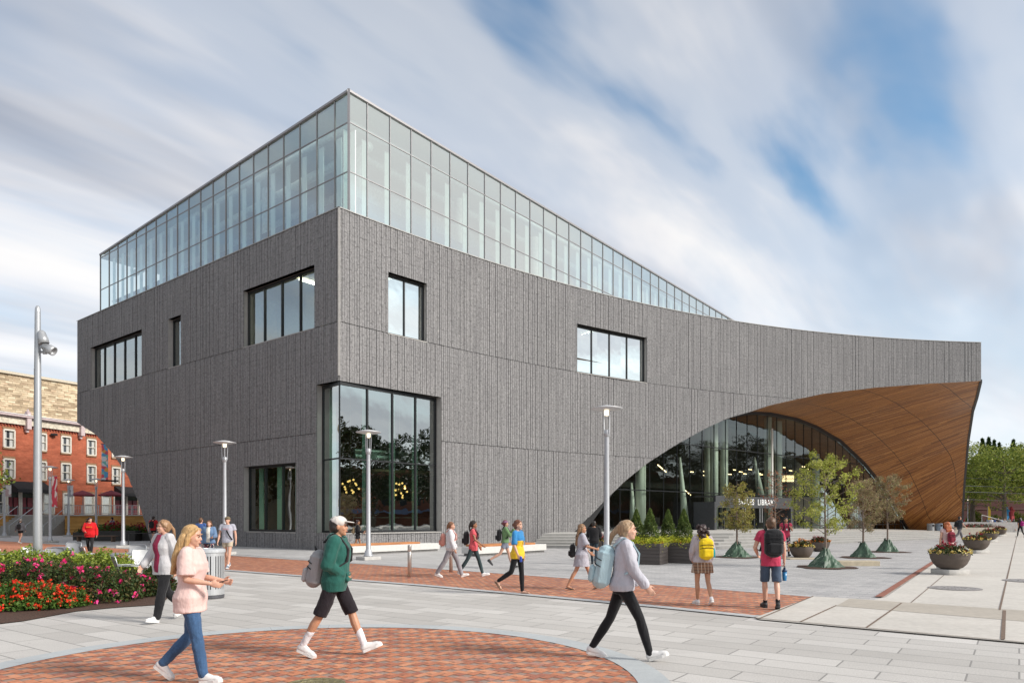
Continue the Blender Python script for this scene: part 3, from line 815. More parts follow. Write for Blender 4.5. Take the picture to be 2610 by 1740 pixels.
# hidden volume closing the building (blocks daylight behind rooms)
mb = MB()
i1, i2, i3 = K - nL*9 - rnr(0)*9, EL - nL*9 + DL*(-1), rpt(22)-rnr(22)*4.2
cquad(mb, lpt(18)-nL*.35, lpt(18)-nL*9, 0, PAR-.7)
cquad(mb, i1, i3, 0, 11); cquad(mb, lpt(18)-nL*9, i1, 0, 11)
# left arch underside: timber-clad soffit rising from the foot to the north end
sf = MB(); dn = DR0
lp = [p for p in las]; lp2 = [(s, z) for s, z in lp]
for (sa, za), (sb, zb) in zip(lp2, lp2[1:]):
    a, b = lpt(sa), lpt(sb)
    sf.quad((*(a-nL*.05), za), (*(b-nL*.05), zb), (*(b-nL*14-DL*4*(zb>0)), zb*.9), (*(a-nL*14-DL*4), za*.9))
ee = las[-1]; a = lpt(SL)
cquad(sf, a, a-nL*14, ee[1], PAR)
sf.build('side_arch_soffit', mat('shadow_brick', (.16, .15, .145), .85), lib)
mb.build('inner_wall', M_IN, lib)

# ------------------------------------------------ entrance glass, soffit
G0 = P(1466, 1356, 1)*1; G0 = Vector((rpt(ras[0][0]).x, rpt(ras[0][0]).y + .15)); G1 = Vector((50.2, 88.6))
DG = (G1-G0).normalized(); nG = Vector((DG.y, -DG.x)); 
def gp(u, v):
    p = u_on(G0, G1, u); return Vector((p.x, p.y, H - (v-V0)/F*p.y))
gt_px = [(1500,1322),(1560,1240),(1650,1162),(1716,1118),(1799,1078),(1856,1058),(1912,1048.5),(1960,1052),(2029,1066.8),(2077,1085.7),(2139,1122),(2201,1180.5),(2246,1235.6),(2290.7,1311.4),(2315,1354.4)]
gt = [Vector((G0.x, G0.y, .5))] + [gp(*p) for p in gt_px]; gt[-1].z = .0
def gd(p): return (Vector((p[0], p[1])) - G0).dot(DG)
gds = [gd(p) for p in gt]; gzs = [p.z for p in gt]
def gtop(d): return float(np.interp(d, gds, gzs))
FT = u_on(Vector((XE, fy(XE))), Vector((53.7, 85)), 2452.5)
CN = Vector((XE, fy(XE), lowR(SMX)))
# outer chain: front edge right of the apex, corner, then side edge down to the foot
def sp(u, v):
    p = u_on(Vector((XE, fy(XE))), Vector((53.7, 85)), u); return Vector((p.x, p.y, H-(v-V0)/F*p.y))
side = [sp(2490.5, 1011.7), sp(2480, 1046), sp(2468, 1125), sp(2459.5, 1218), sp(2454.3, 1304.5)]
foot = Vector((FT.x, FT.y, 0.0))
outer = []
for s in np.linspace(ras[0][0], SMX, 60): p = rpt(s); outer.append(Vector((p.x, p.y, lowR(s))))
nfront = len(outer)
outer += side + [foot]
# resample helper
def resamp(pts, n):
    L = [0]
    for a, b in zip(pts, pts[1:]): L.append(L[-1] + (b-a).length)
    out = []
    for i in range(n):
        d = L[-1]*i/(n-1); k = max(j for j in range(len(L)) if L[j] <= d + 1e-9); k = min(k, len(pts)-2)
        t_ = (d-L[k])/max(1e-9, L[k+1]-L[k]); out.append(pts[k].lerp(pts[k+1], min(1, t_)))
    return out
# correspondence between glass chain and outer chain (board direction), by control pairs
inner_ch = gt + [Vector((*(Vector((gt[-1].x, gt[-1].y)).lerp(FT, k/4)), 0)) for k in (1, 2, 3, 4)]
def chain_at(pts):
    L = [0]
    for a, b in zip(pts, pts[1:]): L.append(L[-1] + (b-a).length)
    def f(d):
        k = 0
        while k < len(pts)-2 and L[k+1] < d: k += 1
        return pts[k].lerp(pts[k+1], min(1, max(0, (d-L[k])/max(1e-9, L[k+1]-L[k]))))
    return f, L
fi, Li = chain_at(inner_ch); fo_, Lo = chain_at(outer)
def near(f, L, p):
    return min(np.linspace(0, L[-1], 1200), key=lambda d: (f(d)-p).length)
ctrl = [(0, 0), (near(fi, Li, gp(1912, 1048.5)), near(fo_, Lo, Vector((*rpt(sx(u2x(1912))), rz_(1912, 1049)[1])))),
        (near(fi, Li, gp(1990, 1058)), near(fo_, Lo, Vector((*rpt(sx(u2x(2235.6))), rz_(2235.6, 987)[1])))),
        (near(fi, Li, gp(2080, 1087)), near(fo_, Lo, CN)),
        (near(fi, Li, gp(2166.7, 1148)), near(fo_, Lo, sp(2480, 1046))),
        (near(fi, Li, gp(2246, 1235.6)), near(fo_, Lo, sp(2466, 1130))), (Li[len(gt)-1], near(fo_, Lo, sp(2459, 1240))), (Li[-1], Lo[-1])]
NN, MM = 140, 14
mb = MB(); ci = [c[0] for c in ctrl]; co_ = [c[1] for c in ctrl]
rows = []
for i in range(NN+1):
    k = i/NN*(len(ctrl)-1); di = float(np.interp(k, range(len(ctrl)), ci)); do = float(np.interp(k, range(len(ctrl)), co_))
    a, b = fi(di), fo_(do); rows.append([(a.lerp(b, j/MM), (di+do)/2, j/MM*(b-a).length + max(0, di-Li[len(gt)-1])) for j in range(MM+1)])
for i in range(NN):
    for j in range(MM):
        q = (rows[i][j], rows[i][j+1], rows[i+1][j+1], rows[i+1][j])
        mb.quad(*[x[0] for x in q], uv=[(x[1], x[2]) for x in q])
def wood_soffit():
    m, t, b = newmat('timber_soffit')
    uv = t.n('ShaderNodeTexCoord').outputs['UV']; sp_ = t.n('ShaderNodeSeparateXYZ', i_0=uv)
    W = t.math('MULTIPLY', sp_.outputs[0], 1/.115); fl = t.math('FLOOR', W); frc = t.math('FRACT', W)
    # board: random length along v
    wn = t.n('ShaderNodeTexWhiteNoise', noise_dimensions='1D'); t.l(fl, wn.inputs['W'])
    seg = t.math('FLOOR', t.math('ADD', t.math('MULTIPLY', sp_.outputs[1], .28), t.math('MULTIPLY', wn.outputs['Value'], 9.0)))
    cb_ = t.n('ShaderNodeCombineXYZ', i_0=fl, i_1=seg); wn2 = t.n('ShaderNodeTexWhiteNoise', noise_dimensions='2D'); t.l(cb_.outputs[0], wn2.inputs['Vector'])
    c = t.ramp(wn2.outputs['Value'], [(0, (.19, .068, .018)), (.3, (.29, .108, .028)), (.6, (.38, .152, .038)), (.85, (.45, .19, .05)), (1, (.52, .24, .078))])
    gr = t.noise(t.mapping(uv, scale=(14, .5, 1)), 3, 4, .7)
    c = t.mix(.35, c, t.ramp(gr, [(.3, .25), (.7, .75)]), 'OVERLAY')
    c = t.mix(t.math('LESS_THAN', frc, .08), c, (.06, .022, .008))
    # panel joints: planes parallel to the glass wall
    d = t.math('ADD', sp_.outputs[1], 1.2)
    fd = t.math('FRACT', t.math('MULTIPLY', d, 1/4.3)); j = t.math('LESS_THAN', fd, .013)
    c = t.mix(j, c, (.03, .013, .006))
    t.l(c, b.inputs['Base Color']); b.inputs['Roughness'].default_value = .42; b.inputs['Specular IOR Level'].default_value = .4
    bn = t.n('ShaderNodeBump', i_Strength=.4, i_Distance=.02, i_Height=t.math('GREATER_THAN', frc, .10)); t.l(bn.outputs[0], b.inputs['Normal'])
    return m
mb.build('timber_soffit', wood_soffit(), lib)
# black edge following the glass head and the outer side edge
ed = MB()
tp = [p + Vector((nG.x, nG.y, 0))*.12 for p in gt]
for a, b in zip(tp, tp[1:]): ed.beam(a, b, .18, .5)
ed.build('glass_head_trim', mat('black_trim', (.012, .012, .013), .4), lib)
ed = MB(); sc_ = [CN] + side + [foot]
for a, b in zip(sc_, sc_[1:]):
    ed.beam(a + Vector((.05, .1, .02)), b + Vector((.05, .1, .02)), .22, .28)
ed.build('side_edge_trim', mat('edge_grey', (.07, .066, .066), .7), lib)
# side (far) facade beyond the corner
fw_ = MB(); sd_d = (Vector((53.7, 85)) - ER).normalized()
ch = [CN] + side + [foot]
top_ = lambda p: (p.x+.06, p.y+.1, PAR)
for a, b in zip(ch, ch[1:]):
    fw_.quad((a.x+.06, a.y+.1, a.z), (b.x+.06, b.y+.1, b.z), top_(b), top_(a), uv=[(a.y, a.z), (b.y, b.z), (b.y, PAR), (a.y, PAR)])
fw_.build('brick_end_wall', M_BRK, lib)
# entrance glass wall
g = MB(); fr = MB(); GL = gds[-1]
us = np.arange(1.3, GL, 1.72)
dd = sorted(set(list(np.linspace(0, GL, 50)) ))
def gq(d, z, o=0): p = G0 + DG*d + nG*o; return (p.x, p.y, z)
for a, b in zip(dd, dd[1:]):
    g.quad(gq(a, plat(gq(a, 0)[0])-.05), gq(b, plat(gq(b, 0)[0])-.3), gq(b, gtop(b)), gq(a, gtop(a)))
for d in us:
    fr.beam(gq(d, -.1, .0), gq(d, gtop(d), .0), .04, .07, up=(*nG, 0))
T1 = H + 182.5/F*u_on(G0, G1, 1800).y; T2 = H + 64.5/F*u_on(G0, G1, 1800).y
for T in (T1, T2, .95):
    ok = [d for d in np.linspace(0, GL, 300) if gtop(d) > T]
    if ok: fr.beam(gq(ok[0], T), gq(ok[-1], T), .12, .07)
o = fr.build('curtain_wall_frame', mat('black_alu', (.018, .02, .022), .35, .4), lib); o['label'] = 'black frame of the arched entrance glass wall'
g.build('entrance_glass', M_GE, o)
# lobby behind
lb = MB(); inn = -nG
bk0, bk1 = G0 - nG*16 + DG*8, G1 - nG*14 + DG*2
cquad(lb, bk0, bk1, -.2, 14); 
fl_ = [G0, G1, bk1, bk0]; lb.cm = 1; lb.add([(p.x, p.y, plat(p.x)-.02) for p in fl_], [(0, 1, 2, 3)])
lb.cm = 2; lb.add([(p.x, p.y, 12.6) for p in (G0, bk0, bk1, G1)], [(0, 1, 2, 3)])
lb.cm = 0; cquad(lb, G0 - nG*.1, bk0, 0, 13)
lb.cm = 3; a, b = G0+DG*6-nG*7, G0+DG*GL*.9-nG*9; lb.box((*((a+b)/2), 4.6), ((b-a).length, 3, .5), dirz(b-a))
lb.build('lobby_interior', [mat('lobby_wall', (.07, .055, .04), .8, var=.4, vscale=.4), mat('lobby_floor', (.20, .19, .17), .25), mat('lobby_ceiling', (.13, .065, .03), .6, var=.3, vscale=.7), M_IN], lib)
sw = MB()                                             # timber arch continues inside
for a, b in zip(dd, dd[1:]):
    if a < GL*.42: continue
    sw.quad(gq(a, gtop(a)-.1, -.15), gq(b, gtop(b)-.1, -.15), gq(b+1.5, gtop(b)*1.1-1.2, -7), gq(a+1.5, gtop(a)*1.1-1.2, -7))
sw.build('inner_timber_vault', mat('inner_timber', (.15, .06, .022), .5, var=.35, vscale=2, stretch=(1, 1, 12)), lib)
# columns
cm_ = mat('white_column', (.78, .78, .70), .5, var=.06, vscale=1)
for u, r_, off, ztop in ((1632, .42, 1.6, None), (1820, .34, 1.3, None), (1845, .36, 3.5, None), (1957, .34, 1.4, None), (1983, .38, 3.2, None), (2078, .46, 1.8, 8.2), (2176, .42, 1.8, 5.2), (1805, .34, 4.0, None)):
    p = u_on(G0, G1, u) - nG*off; k = p.y
    x_ = (u-U0)/F*p.y; p = Vector((x_, p.y)); 
    c = MB(); c.tube([(p.x, p.y, plat(p.x)-.05), (p.x, p.y, min(ztop or 11, gtop(gd(p))+1.5))], r_, 16); c.build('lobby_column', cm_, lib, smooth=True)
for u0_, v0_, u1_, v1_ in ((1733, 1165, 1748, 1350), (1923, 1165, 1938, 1262), (1609, 1230, 1616, 1350), (1846, 1190, 1852, 1300)):   # leaning cones
    a = u_on(G0, G1, u0_) - nG*1.9; b = a
    a3 = Vector(((u0_-U0)/F*a.y, a.y, H-(v0_-V0)/F*a.y)); b3 = Vector(((u1_-U0)/F*a.y, a.y, max(plat(a.x), H-(v1_-V0)/F*a.y)))
    c = MB(); c.tube([a3, b3], [.08, .36], 16); c.build('lobby_column', cm_, lib, smooth=True)
p = u_on(G0, G1, 1968) + nG*.35; c = MB(); c.tube([((1968-U0)/F*p.y, p.y, plat(p.x)), ((1968-U0)/F*p.y, p.y, 9.9)], .10, 10); c.build('lobby_column', cm_, lib, smooth=True)
# lobby lights
ll = MB(); rr = random.Random(5)
for u, v, d in ((1687, 1193, 3), (1750, 1252, 2.5), (1763, 1201, 5), (1797, 1200, 5), (1797, 1210, 5), (1873, 1196, 5), (1888, 1201, 5), (1899, 1206, 5), (1860, 1207, 5), (1912, 1195, 5), (2000, 1190, 5), (2015, 1198, 5), (2048, 1188, 5), (2058, 1194, 5), (2068, 1199, 5), (1935, 1205, 5), (1940, 1208, 5)):
    p = u_on(G0, G1, u).y + d; q_ = P(u, v, p); big = d < 4
    ll.mark().beam(q_ - Vector((.35 if big else .16, 0, -.3 if big else .02)), q_ + Vector((.35 if big else .16, 0, -.3 if big else -.05)), .06, .06)
for k in range(5):
    q_ = P(2000, 1212 + k*3.5, 77); ll.mark().beam(q_ - Vector((.9, 0, 0)), q_ + Vector((1.0, 0, 0)), .05, .05)
build_parts(ll, 'lobby_light', emit('warm_light', (1, .72, .38), 5), lib)
# people-high furniture shapes and red banner inside
fb = MB()
for u, w_ in ((1700, 1.2), (1735, 1.6), (1890, 1.5), (2040, 1.2), (2120, 1.5)):
    p = u_on(G0, G1, u) - nG*3; fb.mark().box((p.x, p.y, plat(p.x)+.5), (w_, .7, 1.0), .6, bev=.04)
build_parts(fb, 'lobby_desk', mat('desk', (.10, .09, .085), .6), lib)
# portal and sign
pa, pb = u_on(G0+nG*1.9, G1+nG*1.9, 1822)-nG*1.9, u_on(G0+nG*1.9, G1+nG*1.9, 2016)-nG*1.9
pt_ = MB(); ph = H - (1264-V0)/F*pa.y
for a, b in ((pa, pb),):
    L = (b-a).length; c = (a+b)/2 + nG*1.0; ang = dirz(DG); base_ = plat(c.x)
    pt_.box((*(c+nG*.9), ph-.45), (L, .16, .95), ang, bev=.01)
    pt_.box((*(c-nG*.0), ph-.02), (L, 1.9, .06), ang)
    for e in (a, b):
        e2 = e + nG*1.0; pt_.box((e2.x, e2.y, (ph+base_)/2-.4), (.30, 1.95, ph-base_-.15), ang)
    for k in range(1, 6):
        e2 = a.lerp(b, .12 + k*.13) + nG*.8; pt_.box((e2.x, e2.y, (ph+base_)/2-.4), (.07, .1, ph-base_-.9), ang)
o = pt_.build('entrance_portal', mat('portal_grey', (.055, .058, .062), .45, .2), lib)
hd = MB()
for k in (.34, .37, .56, .59):
    e2 = pa.lerp(pb, k) + nG*1.9; hd.mark().tube([(e2.x, e2.y, base_+.6), (e2.x, e2.y, base_+2.3)], .035, 8)
build_parts(hd, 'door_handle', mat('steel_bright', (.6, .6, .6), .3, .8), o)
def text(name, body, size, M, m, parent=None, ext=.02, align='CENTER', sx_=1):
    cu = bpy.data.curves.new(name, 'FONT'); cu.body = body; cu.size = size; cu.extrude = ext; cu.align_x = align; cu.align_y = 'CENTER'; cu.space_character = 1.18
    tmp = bpy.data.objects.new(name, cu); COL.objects.link(tmp); bpy.context.view_layer.update()
    me = bpy.data.meshes.new_from_object(tmp.evaluated_get(bpy.context.evaluated_depsgraph_get())); bpy.data.objects.remove(tmp)
    me.transform(M); me.materials.clear(); me.materials.append(m); o_ = link(name, me, parent); return o_
def face_M(loc, right, up=(0,0,1)):
    r = Vector(right).normalized(); u = Vector(up); n = r.cross(u).normalized(); m = Matrix((r, u, n)).transposed().to_4x4(); m.translation = Vector(loc); return m
c = u_on(G0+nG*2.0, G1+nG*2.0, 1924)
text('sign_lettering', 'CHARLES  LIBRARY', .70, face_M((c.x, c.y, ph-.45), (DG.x, DG.y, 0)), mat('white_letters', (.85, .85, .83), .5), o, .03)

# ------------------------------------------------ glass top floor
GK = Vector((-8.693, 37.93)); ZR = 24.5; T_1, T_2 = 22.75, 20.13
dRg = Vector((.8028, 1)).normalized(); LRg = 58; LLg = (57.75-37.93)/DL.y
PZ = PAR-.3
def side_glass(d, L, n_, zt_end, first, pitch, label, gm):
    fr = MB(); gs = MB()
    zt = lambda s: ZR + (zt_end-ZR)*s/L
    cuts = [0, first]; 
    while cuts[-1]+pitch < L-.3: cuts.append(cuts[-1]+pitch)
    cuts.append(L)
    for a, b in zip(cuts, cuts[1:]):
        A, B = GK+d*a, GK+d*b
        gs.quad((*A, PZ), (*B, PZ), (*B, zt(b)-.1), (*A, zt(a)-.1))
    for s in cuts[1:]:
        p = GK+d*s; fr.beam((*p, PZ), (*p, zt(s)), .035, .10, up=(*n_, 0))
    for T in (T_1, T_2):
        e = L
        if T > zt_end-.25: e = L*(ZR-T-.3)/(ZR-zt_end)
        fr.beam((*GK, T), (*(GK+d*min(L, e)), T), .06, .045)
    q = GK + d*L
    m_ = (zt(0)-.12, zt(L)-.12)
    fr.beam((*(GK+n_*.05), m_[0]), (*(q+n_*.05), m_[1]), .10, .12)
    o = fr.build('glass_floor_frame', M_MUL, lib); o['label'] = label
    gs.build('glass_pane', gm, o); return cuts
nRg = Vector((dRg.y, -dRg.x))
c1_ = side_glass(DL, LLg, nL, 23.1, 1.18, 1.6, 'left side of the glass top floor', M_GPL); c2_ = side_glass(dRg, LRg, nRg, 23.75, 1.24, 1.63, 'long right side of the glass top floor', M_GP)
cp = MB(); cp.beam((*GK, PZ), (*GK, ZR), .12, .12); cp.build('glass_corner_post', M_MUL, lib)
LE = GK+DL*LLg; RE = GK+dRg*LRg; BE = LE + dRg*LRg
rf = MB(); tz = lambda k, z: z
rf.add([(*GK, ZR-.02), (*RE, 23.75), (*BE, 22.6), (*LE, 23.1)], [(0, 1, 2, 3)]); rf.add([(*GK, ZR-.4), (*LE, 22.7), (*BE, 22.2), (*RE, 23.35)], [(0, 1, 2, 3)])
rf.build('glass_floor_roof', mat('pale_ceiling', (.62, .70, .66), .8, var=.05), lib)
fl2 = MB(); fl2.add([(*GK, PZ+.02), (*RE, PZ+.02), (*BE, PZ+.02), (*LE, PZ+.02)], [(0, 1, 2, 3)])
fl2.add([(*(GK-nL*.8-nRg*.8), 19.4), (*(RE-nRg*.8), 19.4), (*(BE), 19.4), (*(LE-nL*.8), 19.4)], [(0, 1, 2, 3)])
fl2.build('glass_floor_slab', mat('inner_slab', (.45, .42, .43), .8), lib)
ic = MB()                                             # inner core wall set back
a, b, c = GK - nL*5 - nRg*5 , LE - nL*5, RE - nRg*5
for p, q in ((a, b), (a, c)):
    n_s = int((q-p).length/3.3)
    for k in range(n_s):
        ic.cm = k % 2; A, B = p.lerp(q, k/n_s), p.lerp(q, (k+1)/n_s); cquad(ic, A, B, PZ, 22.9)
ic.build('inner_core_wall', [mat('core_pale', (.74, .75, .73), .8), mat('core_mid', (.60, .62, .62), .8)], lib)
cc_ = MB(); fi_ = MB(); du = MB()
for d, n_, cuts in ((DL, nL, c1_), (dRg, nRg, c2_)):
    for k, s in enumerate(cuts[:-1]):
        p = GK + d*(s+.42) - n_*.42
        fi_.beam((*p, PZ), (*p, 22.4), .03, .34, up=(*n_, 0)) if False else fi_.beam((*(GK+d*(s+.20)-n_*.45), PZ), (*(GK+d*(s+.20)-n_*.45), 22.5), .40, .05, up=(*n_, 0))
        if k % 5 == 1: q = GK + d*(s+.9) - n_*1.5; cc_.mark().tube([(*q, PZ), (*q, 22.6)], .32, 12)
    L = cuts[-1]
    for h_, o_, r_ in ((23.05, 1.0, .18), (22.3, 2.2, .25)):
        du.mark().tube([(*(GK+d*.9-n_*o_), h_+.35), (*(GK+d*L*.97-n_*o_), h_-.45)], r_, 8)
fi_.build('glass_fin', mat('fin_mint', (.76, .86, .82), .3, var=.03), lib); build_parts(cc_, 'inner_round_column', mat('pale_col', (.75, .77, .74), .7), lib, smooth=True)
build_parts(du, 'inner_duct', mat('duct_pale', (.66, .74, .72), .4, .2), lib, smooth=True)
ls = MB()
for s in np.arange(16, 30, 1.63):
    p = GK+dRg*s-nRg*1.1; ls.mark().beam((*p, 18.1), (*(p+dRg*1.3), 18.1), .10, .10)
for u in range(4, 30, 5):
    p = GK+DL*u-nL*2.2; ls.mark().beam((*p, 19.25), (*(p-nL*1.6), 19.25), .07, .05)
build_parts(ls, 'inner_light_strip', emit('lit_strip2', (1, .88, .7), 3.5), lib)
# chandeliers behind the corner window
def chandelier(u, v, label):
    Y = 39.6; p = P(u, v, Y); o = empty('chandelier', p, label, 'chandelier', 'chandeliers in the corner room')
    b = MB(); gl2 = MB(); rr = random.Random(int(u))
    b.tube([(0, 0, 0), (0, 0, 8.8-p.z)], .012, 6)
    for k in range(14):
        th = k*2.399; zz = 1-2*(k+.5)/14; r_ = math.sqrt(1-zz*zz)
        q = Vector((r_*math.cos(th), r_*math.sin(th), zz))*rr.uniform(.34, .50)
        b.tube([(0, 0, 0), q], .012, 5); gl2.ell(q, .06, n=8, m_=6)
    b.ell((0, 0, 0), .06); b.build('chandelier_frame', mat('brass', (.35, .25, .12), .4, .8), o)
    gl2.build('globe_bulb', emit('globe_warm', (1, .55, .18), 3.0), o, smooth=True)
chandelier(893.5, 1240, 'starburst chandelier seen left of the lamp post behind the corner window'); chandelier(1018.5, 1248, 'starburst chandelier seen right of the lamp post behind the corner window')
# ================================================================ big trees (leaf-clump crowns)
def leaf_mat(name, cols, trans=.25):
    m, t, b = newmat(name)
    ri = t.n('ShaderNodeNewGeometry').outputs['Random Per Island']
    c = t.ramp(ri, [(i/(len(cols)-1), c) for i, c in enumerate(cols)])
    co = t.n('ShaderNodeTexCoord').outputs['Object']
    c = t.mix(.5, c, t.ramp(t.noise(co, 1.1, 3, .6), [(.35, .22), (.65, .8)]), 'OVERLAY')
    t.l(c, b.inputs['Base Color']); b.inputs['Roughness'].default_value = .55; b.inputs['Specular IOR Level'].default_value = .25
    out = m.node_tree.nodes['Material Output']
    tl = t.n('ShaderNodeBsdfTranslucent', i_Color=c); mx = t.n('ShaderNodeMixShader', i_Fac=trans)
    t.l(b.outputs[0], mx.inputs[1]); t.l(tl.outputs[0], mx.inputs[2]); t.l(mx.outputs[0], out.inputs[0]); return m
def leaves(name, centers, size, m, rs, asp=.5, parent=None, up=.4, jit=.35):
    """one two-triangle bent leaf at each centre, numpy built"""
    C = np.asarray(centers, float); n = len(C)
    d = rs.normal(size=(n, 3)); d /= np.linalg.norm(d, axis=1)[:, None]
    nn = rs.normal(size=(n, 3)); nn[:, 2] += up*2; nn -= (nn*d).sum(1)[:, None]*d; nn /= np.linalg.norm(nn, axis=1)[:, None]
    w = np.cross(d, nn); s = size*(1 + jit*rs.uniform(-1, 1, n))[:, None]
    a = C - d*s*.5; b = C + w*s*asp*.5 + nn*s*.06; c = C + d*s*.5; e = C - w*s*asp*.5 + nn*s*.06
    V = np.stack([a, b, c, e], 1).reshape(-1, 3)
    me = bpy.data.meshes.new(name); me.vertices.add(4*n); me.vertices.foreach_set('co', V.ravel())
    me.loops.add(4*n); me.loops.foreach_set('vertex_index', np.arange(4*n)); me.polygons.add(n)
    me.polygons.foreach_set('loop_start', np.arange(n)*4); me.polygons.foreach_set('loop_total', np.full(n, 4))
    me.update(); me.validate(); me.materials.append(m); return link(name, me, parent)
M_BARK = mat('bark', (.13, .105, .085), .9, var=.35, vscale=8, bump=.6, bscale=25, stretch=(1, 1, .25))
def big_tree(name, h, rad, seed, m, nclump=120, per=110, leaf=.26, trunk=.3, base=.22, label='', group=None):
    rs = np.random.RandomState(seed); r0 = random.Random(seed)
    o = empty(name, (0, 0, 0), label, 'tree', group)
    tb = MB(); tips = []
    tb.tube([(0, 0, -.1), (.05, .02, h*base), (.1, -.05, h*.55), (0, .05, h*.85)], [trunk, trunk*.75, trunk*.4, trunk*.1], 9)
    for k in range(16):
        a = r0.uniform(0, 6.28); z = h*r0.uniform(base, .75); rr = rad*r0.uniform(.55, .9)*(1 - .5*max(0, z/h-.4))
        e = Vector((math.cos(a)*rr, math.sin(a)*rr, z + h*r0.uniform(.08, .22))); s_ = Vector((.05, 0, z))
        mid = s_.lerp(e, .5) + Vector((0, 0, h*.02)); tb.tube([s_, mid, e], [trunk*.32, trunk*.18, trunk*.05], 6); tips.append(e)
    tb.build('trunk', M_BARK, o)
    cs = []
    zc_ = h*(base+1)/2; hh = h*(1-base)/2
    for k in range(nclump):
        # clump centre mostly towards the crown's skin
        d = rs.normal(size=3); d /= np.linalg.norm(d); q = rs.uniform(.45, 1)**.6
        lump = 1 + .22*math.sin(3*math.atan2(d[1], d[0])+seed) + .15*math.sin(5*d[2]*2+seed)
        c = np.array([d[0]*rad*q*lump, d[1]*rad*q*lump, zc_ + d[2]*hh*q*(1 if d[2] > 0 else .85)])
        cr = rad*rs.uniform(.13, .25)
        pts = rs.normal(size=(per, 3)); pts /= np.linalg.norm(pts, axis=1)[:, None]; pts *= (rs.uniform(.3, 1, per)**.5)[:, None]
        pts[:, 2] *= .50; cs.append(c + pts*cr)
    leaves('crown', np.concatenate(cs), leaf, m, rs, .6, o)
    return o
ML1 = leaf_mat('leaf_green', [(.08, .12, .02), (.14, .19, .03), (.23, .27, .045), (.34, .35, .075)], .35)
ML2 = leaf_mat('leaf_dark', [(.02, .045, .012), (.035, .07, .016), (.06, .10, .02)])
tA = big_tree('broad_tree', 15.2, 9.5, 11, ML1, 150, 130, .34, .5, .2, 'broad leafy tree nearest the end of the library')
tA.location = (*P(2478, 1300, 128).xy, 0)
far = [(2560, 118, .92, 'yellow-green broad tree standing over the crowd at the right'), (2680, 124, 1.05, 'broad tree whose crown meets the right edge of the photo'), (2515, 150, 1.0, 'broad tree behind, filling the gap between the two nearer crowns')]
for i, (u, Y, sc, lb_) in enumerate(far):
    c = dup(tA, loc=(*P(u, 1300, Y).xy, 0), rz=1.3+i*2.1, label=lb_, sc=sc); c['group'] = 'broad trees beyond the library'
tA['group'] = 'broad trees beyond the library'
def spruce(name, h, r, seed, m, label, group=None, n=2600, leaf=.3, asp=.35):
    rs = np.random.RandomState(seed); o = empty(name, (0, 0, 0), label, 'tree', group)
    tb = MB(); tb.tube([(0, 0, -.1), (0, 0, h*.97)], [r*.09, .02], 7); tb.build('trunk', M_BARK, o)
    z = rs.uniform(.06, 1, n)**.75; a = rs.uniform(0, 2*np.pi, n); k = np.round(z*14)/14
    rr = r*(1-z)*(.75+.35*rs.uniform(0, 1, n)**.5) * (1+.12*np.sin(a*5+k*9)); zz = z*h - rr*.12
    leaves('crown', np.stack([rr*np.cos(a), rr*np.sin(a), zz], 1), leaf, m, rs, asp, o, up=0); return o
fs_ = [(2504, 160, 21.5), (2520, 165, 23.4), (2534, 158, 21.8), (2583, 160, 22.2), (2600, 166, 21.5), (2547, 170, 22.6)]
sp0 = None
for i, (u, Y, h_) in enumerate(fs_):
    lb_ = ['first spiky conifer top from the left above the broad trees', 'tallest conifer top above the broad trees', 'conifer top just right of the tallest one', 'conifer top left of the last one at the right edge', 'conifer top nearest the right edge of the photo', 'low conifer top in the middle gap of the conifers'][i]
    if sp0 is None: sp0 = spruce('conifer_tree', 19.5, 4.2, 3, ML2, lb_, 'conifers rising behind the broad trees', 2600, .8); sp0.location = (*P(u, 1300, Y).xy, 0)
    else: dup(sp0, loc=(*P(u, 1300, Y).xy, 0), rz=i*1.1, label=lb_, sc=h_/22.5)
# trees that stand round the square behind the photographer and show in the glass
k_ = 0
ML3 = leaf_mat('leaf_mirror_dark', [(.018, .03, .012), (.03, .045, .016), (.045, .06, .02)], .1)  # leaf colour darkened so the trees' mirror image in the glass stays dim
tM = big_tree('broad_tree', 17, 9.5, 17, ML3, 150, 110, .38, .5, .12, 'dark leafy tree on the far side of the square, seen only mirrored in the glass', 'trees mirrored in the glass')
tM.location = (66, 30, 0)
for x, y, sc in ((60, 6, .95), (70, 20, 1.05), (76, 36, .95), (86, 50, 1.1), (96, 64, 1.0), (108, 78, 1.1), (122, 92, 1.0), (58, -14, .9), (140, 104, 1.1), (50, -32, .9), (-60, 34, 1.25), (-56, 14, 1.2), (-72, 48, 1.3), (-50, -10, .9), (-40, -32, .9)):
    k_ += 1
    c = dup(tM, loc=(x, y, 0), rz=k_*1.7, label='dark leafy tree on the far side of the square, seen only mirrored in the glass', sc=sc); c['group'] = 'trees mirrored in the glass'
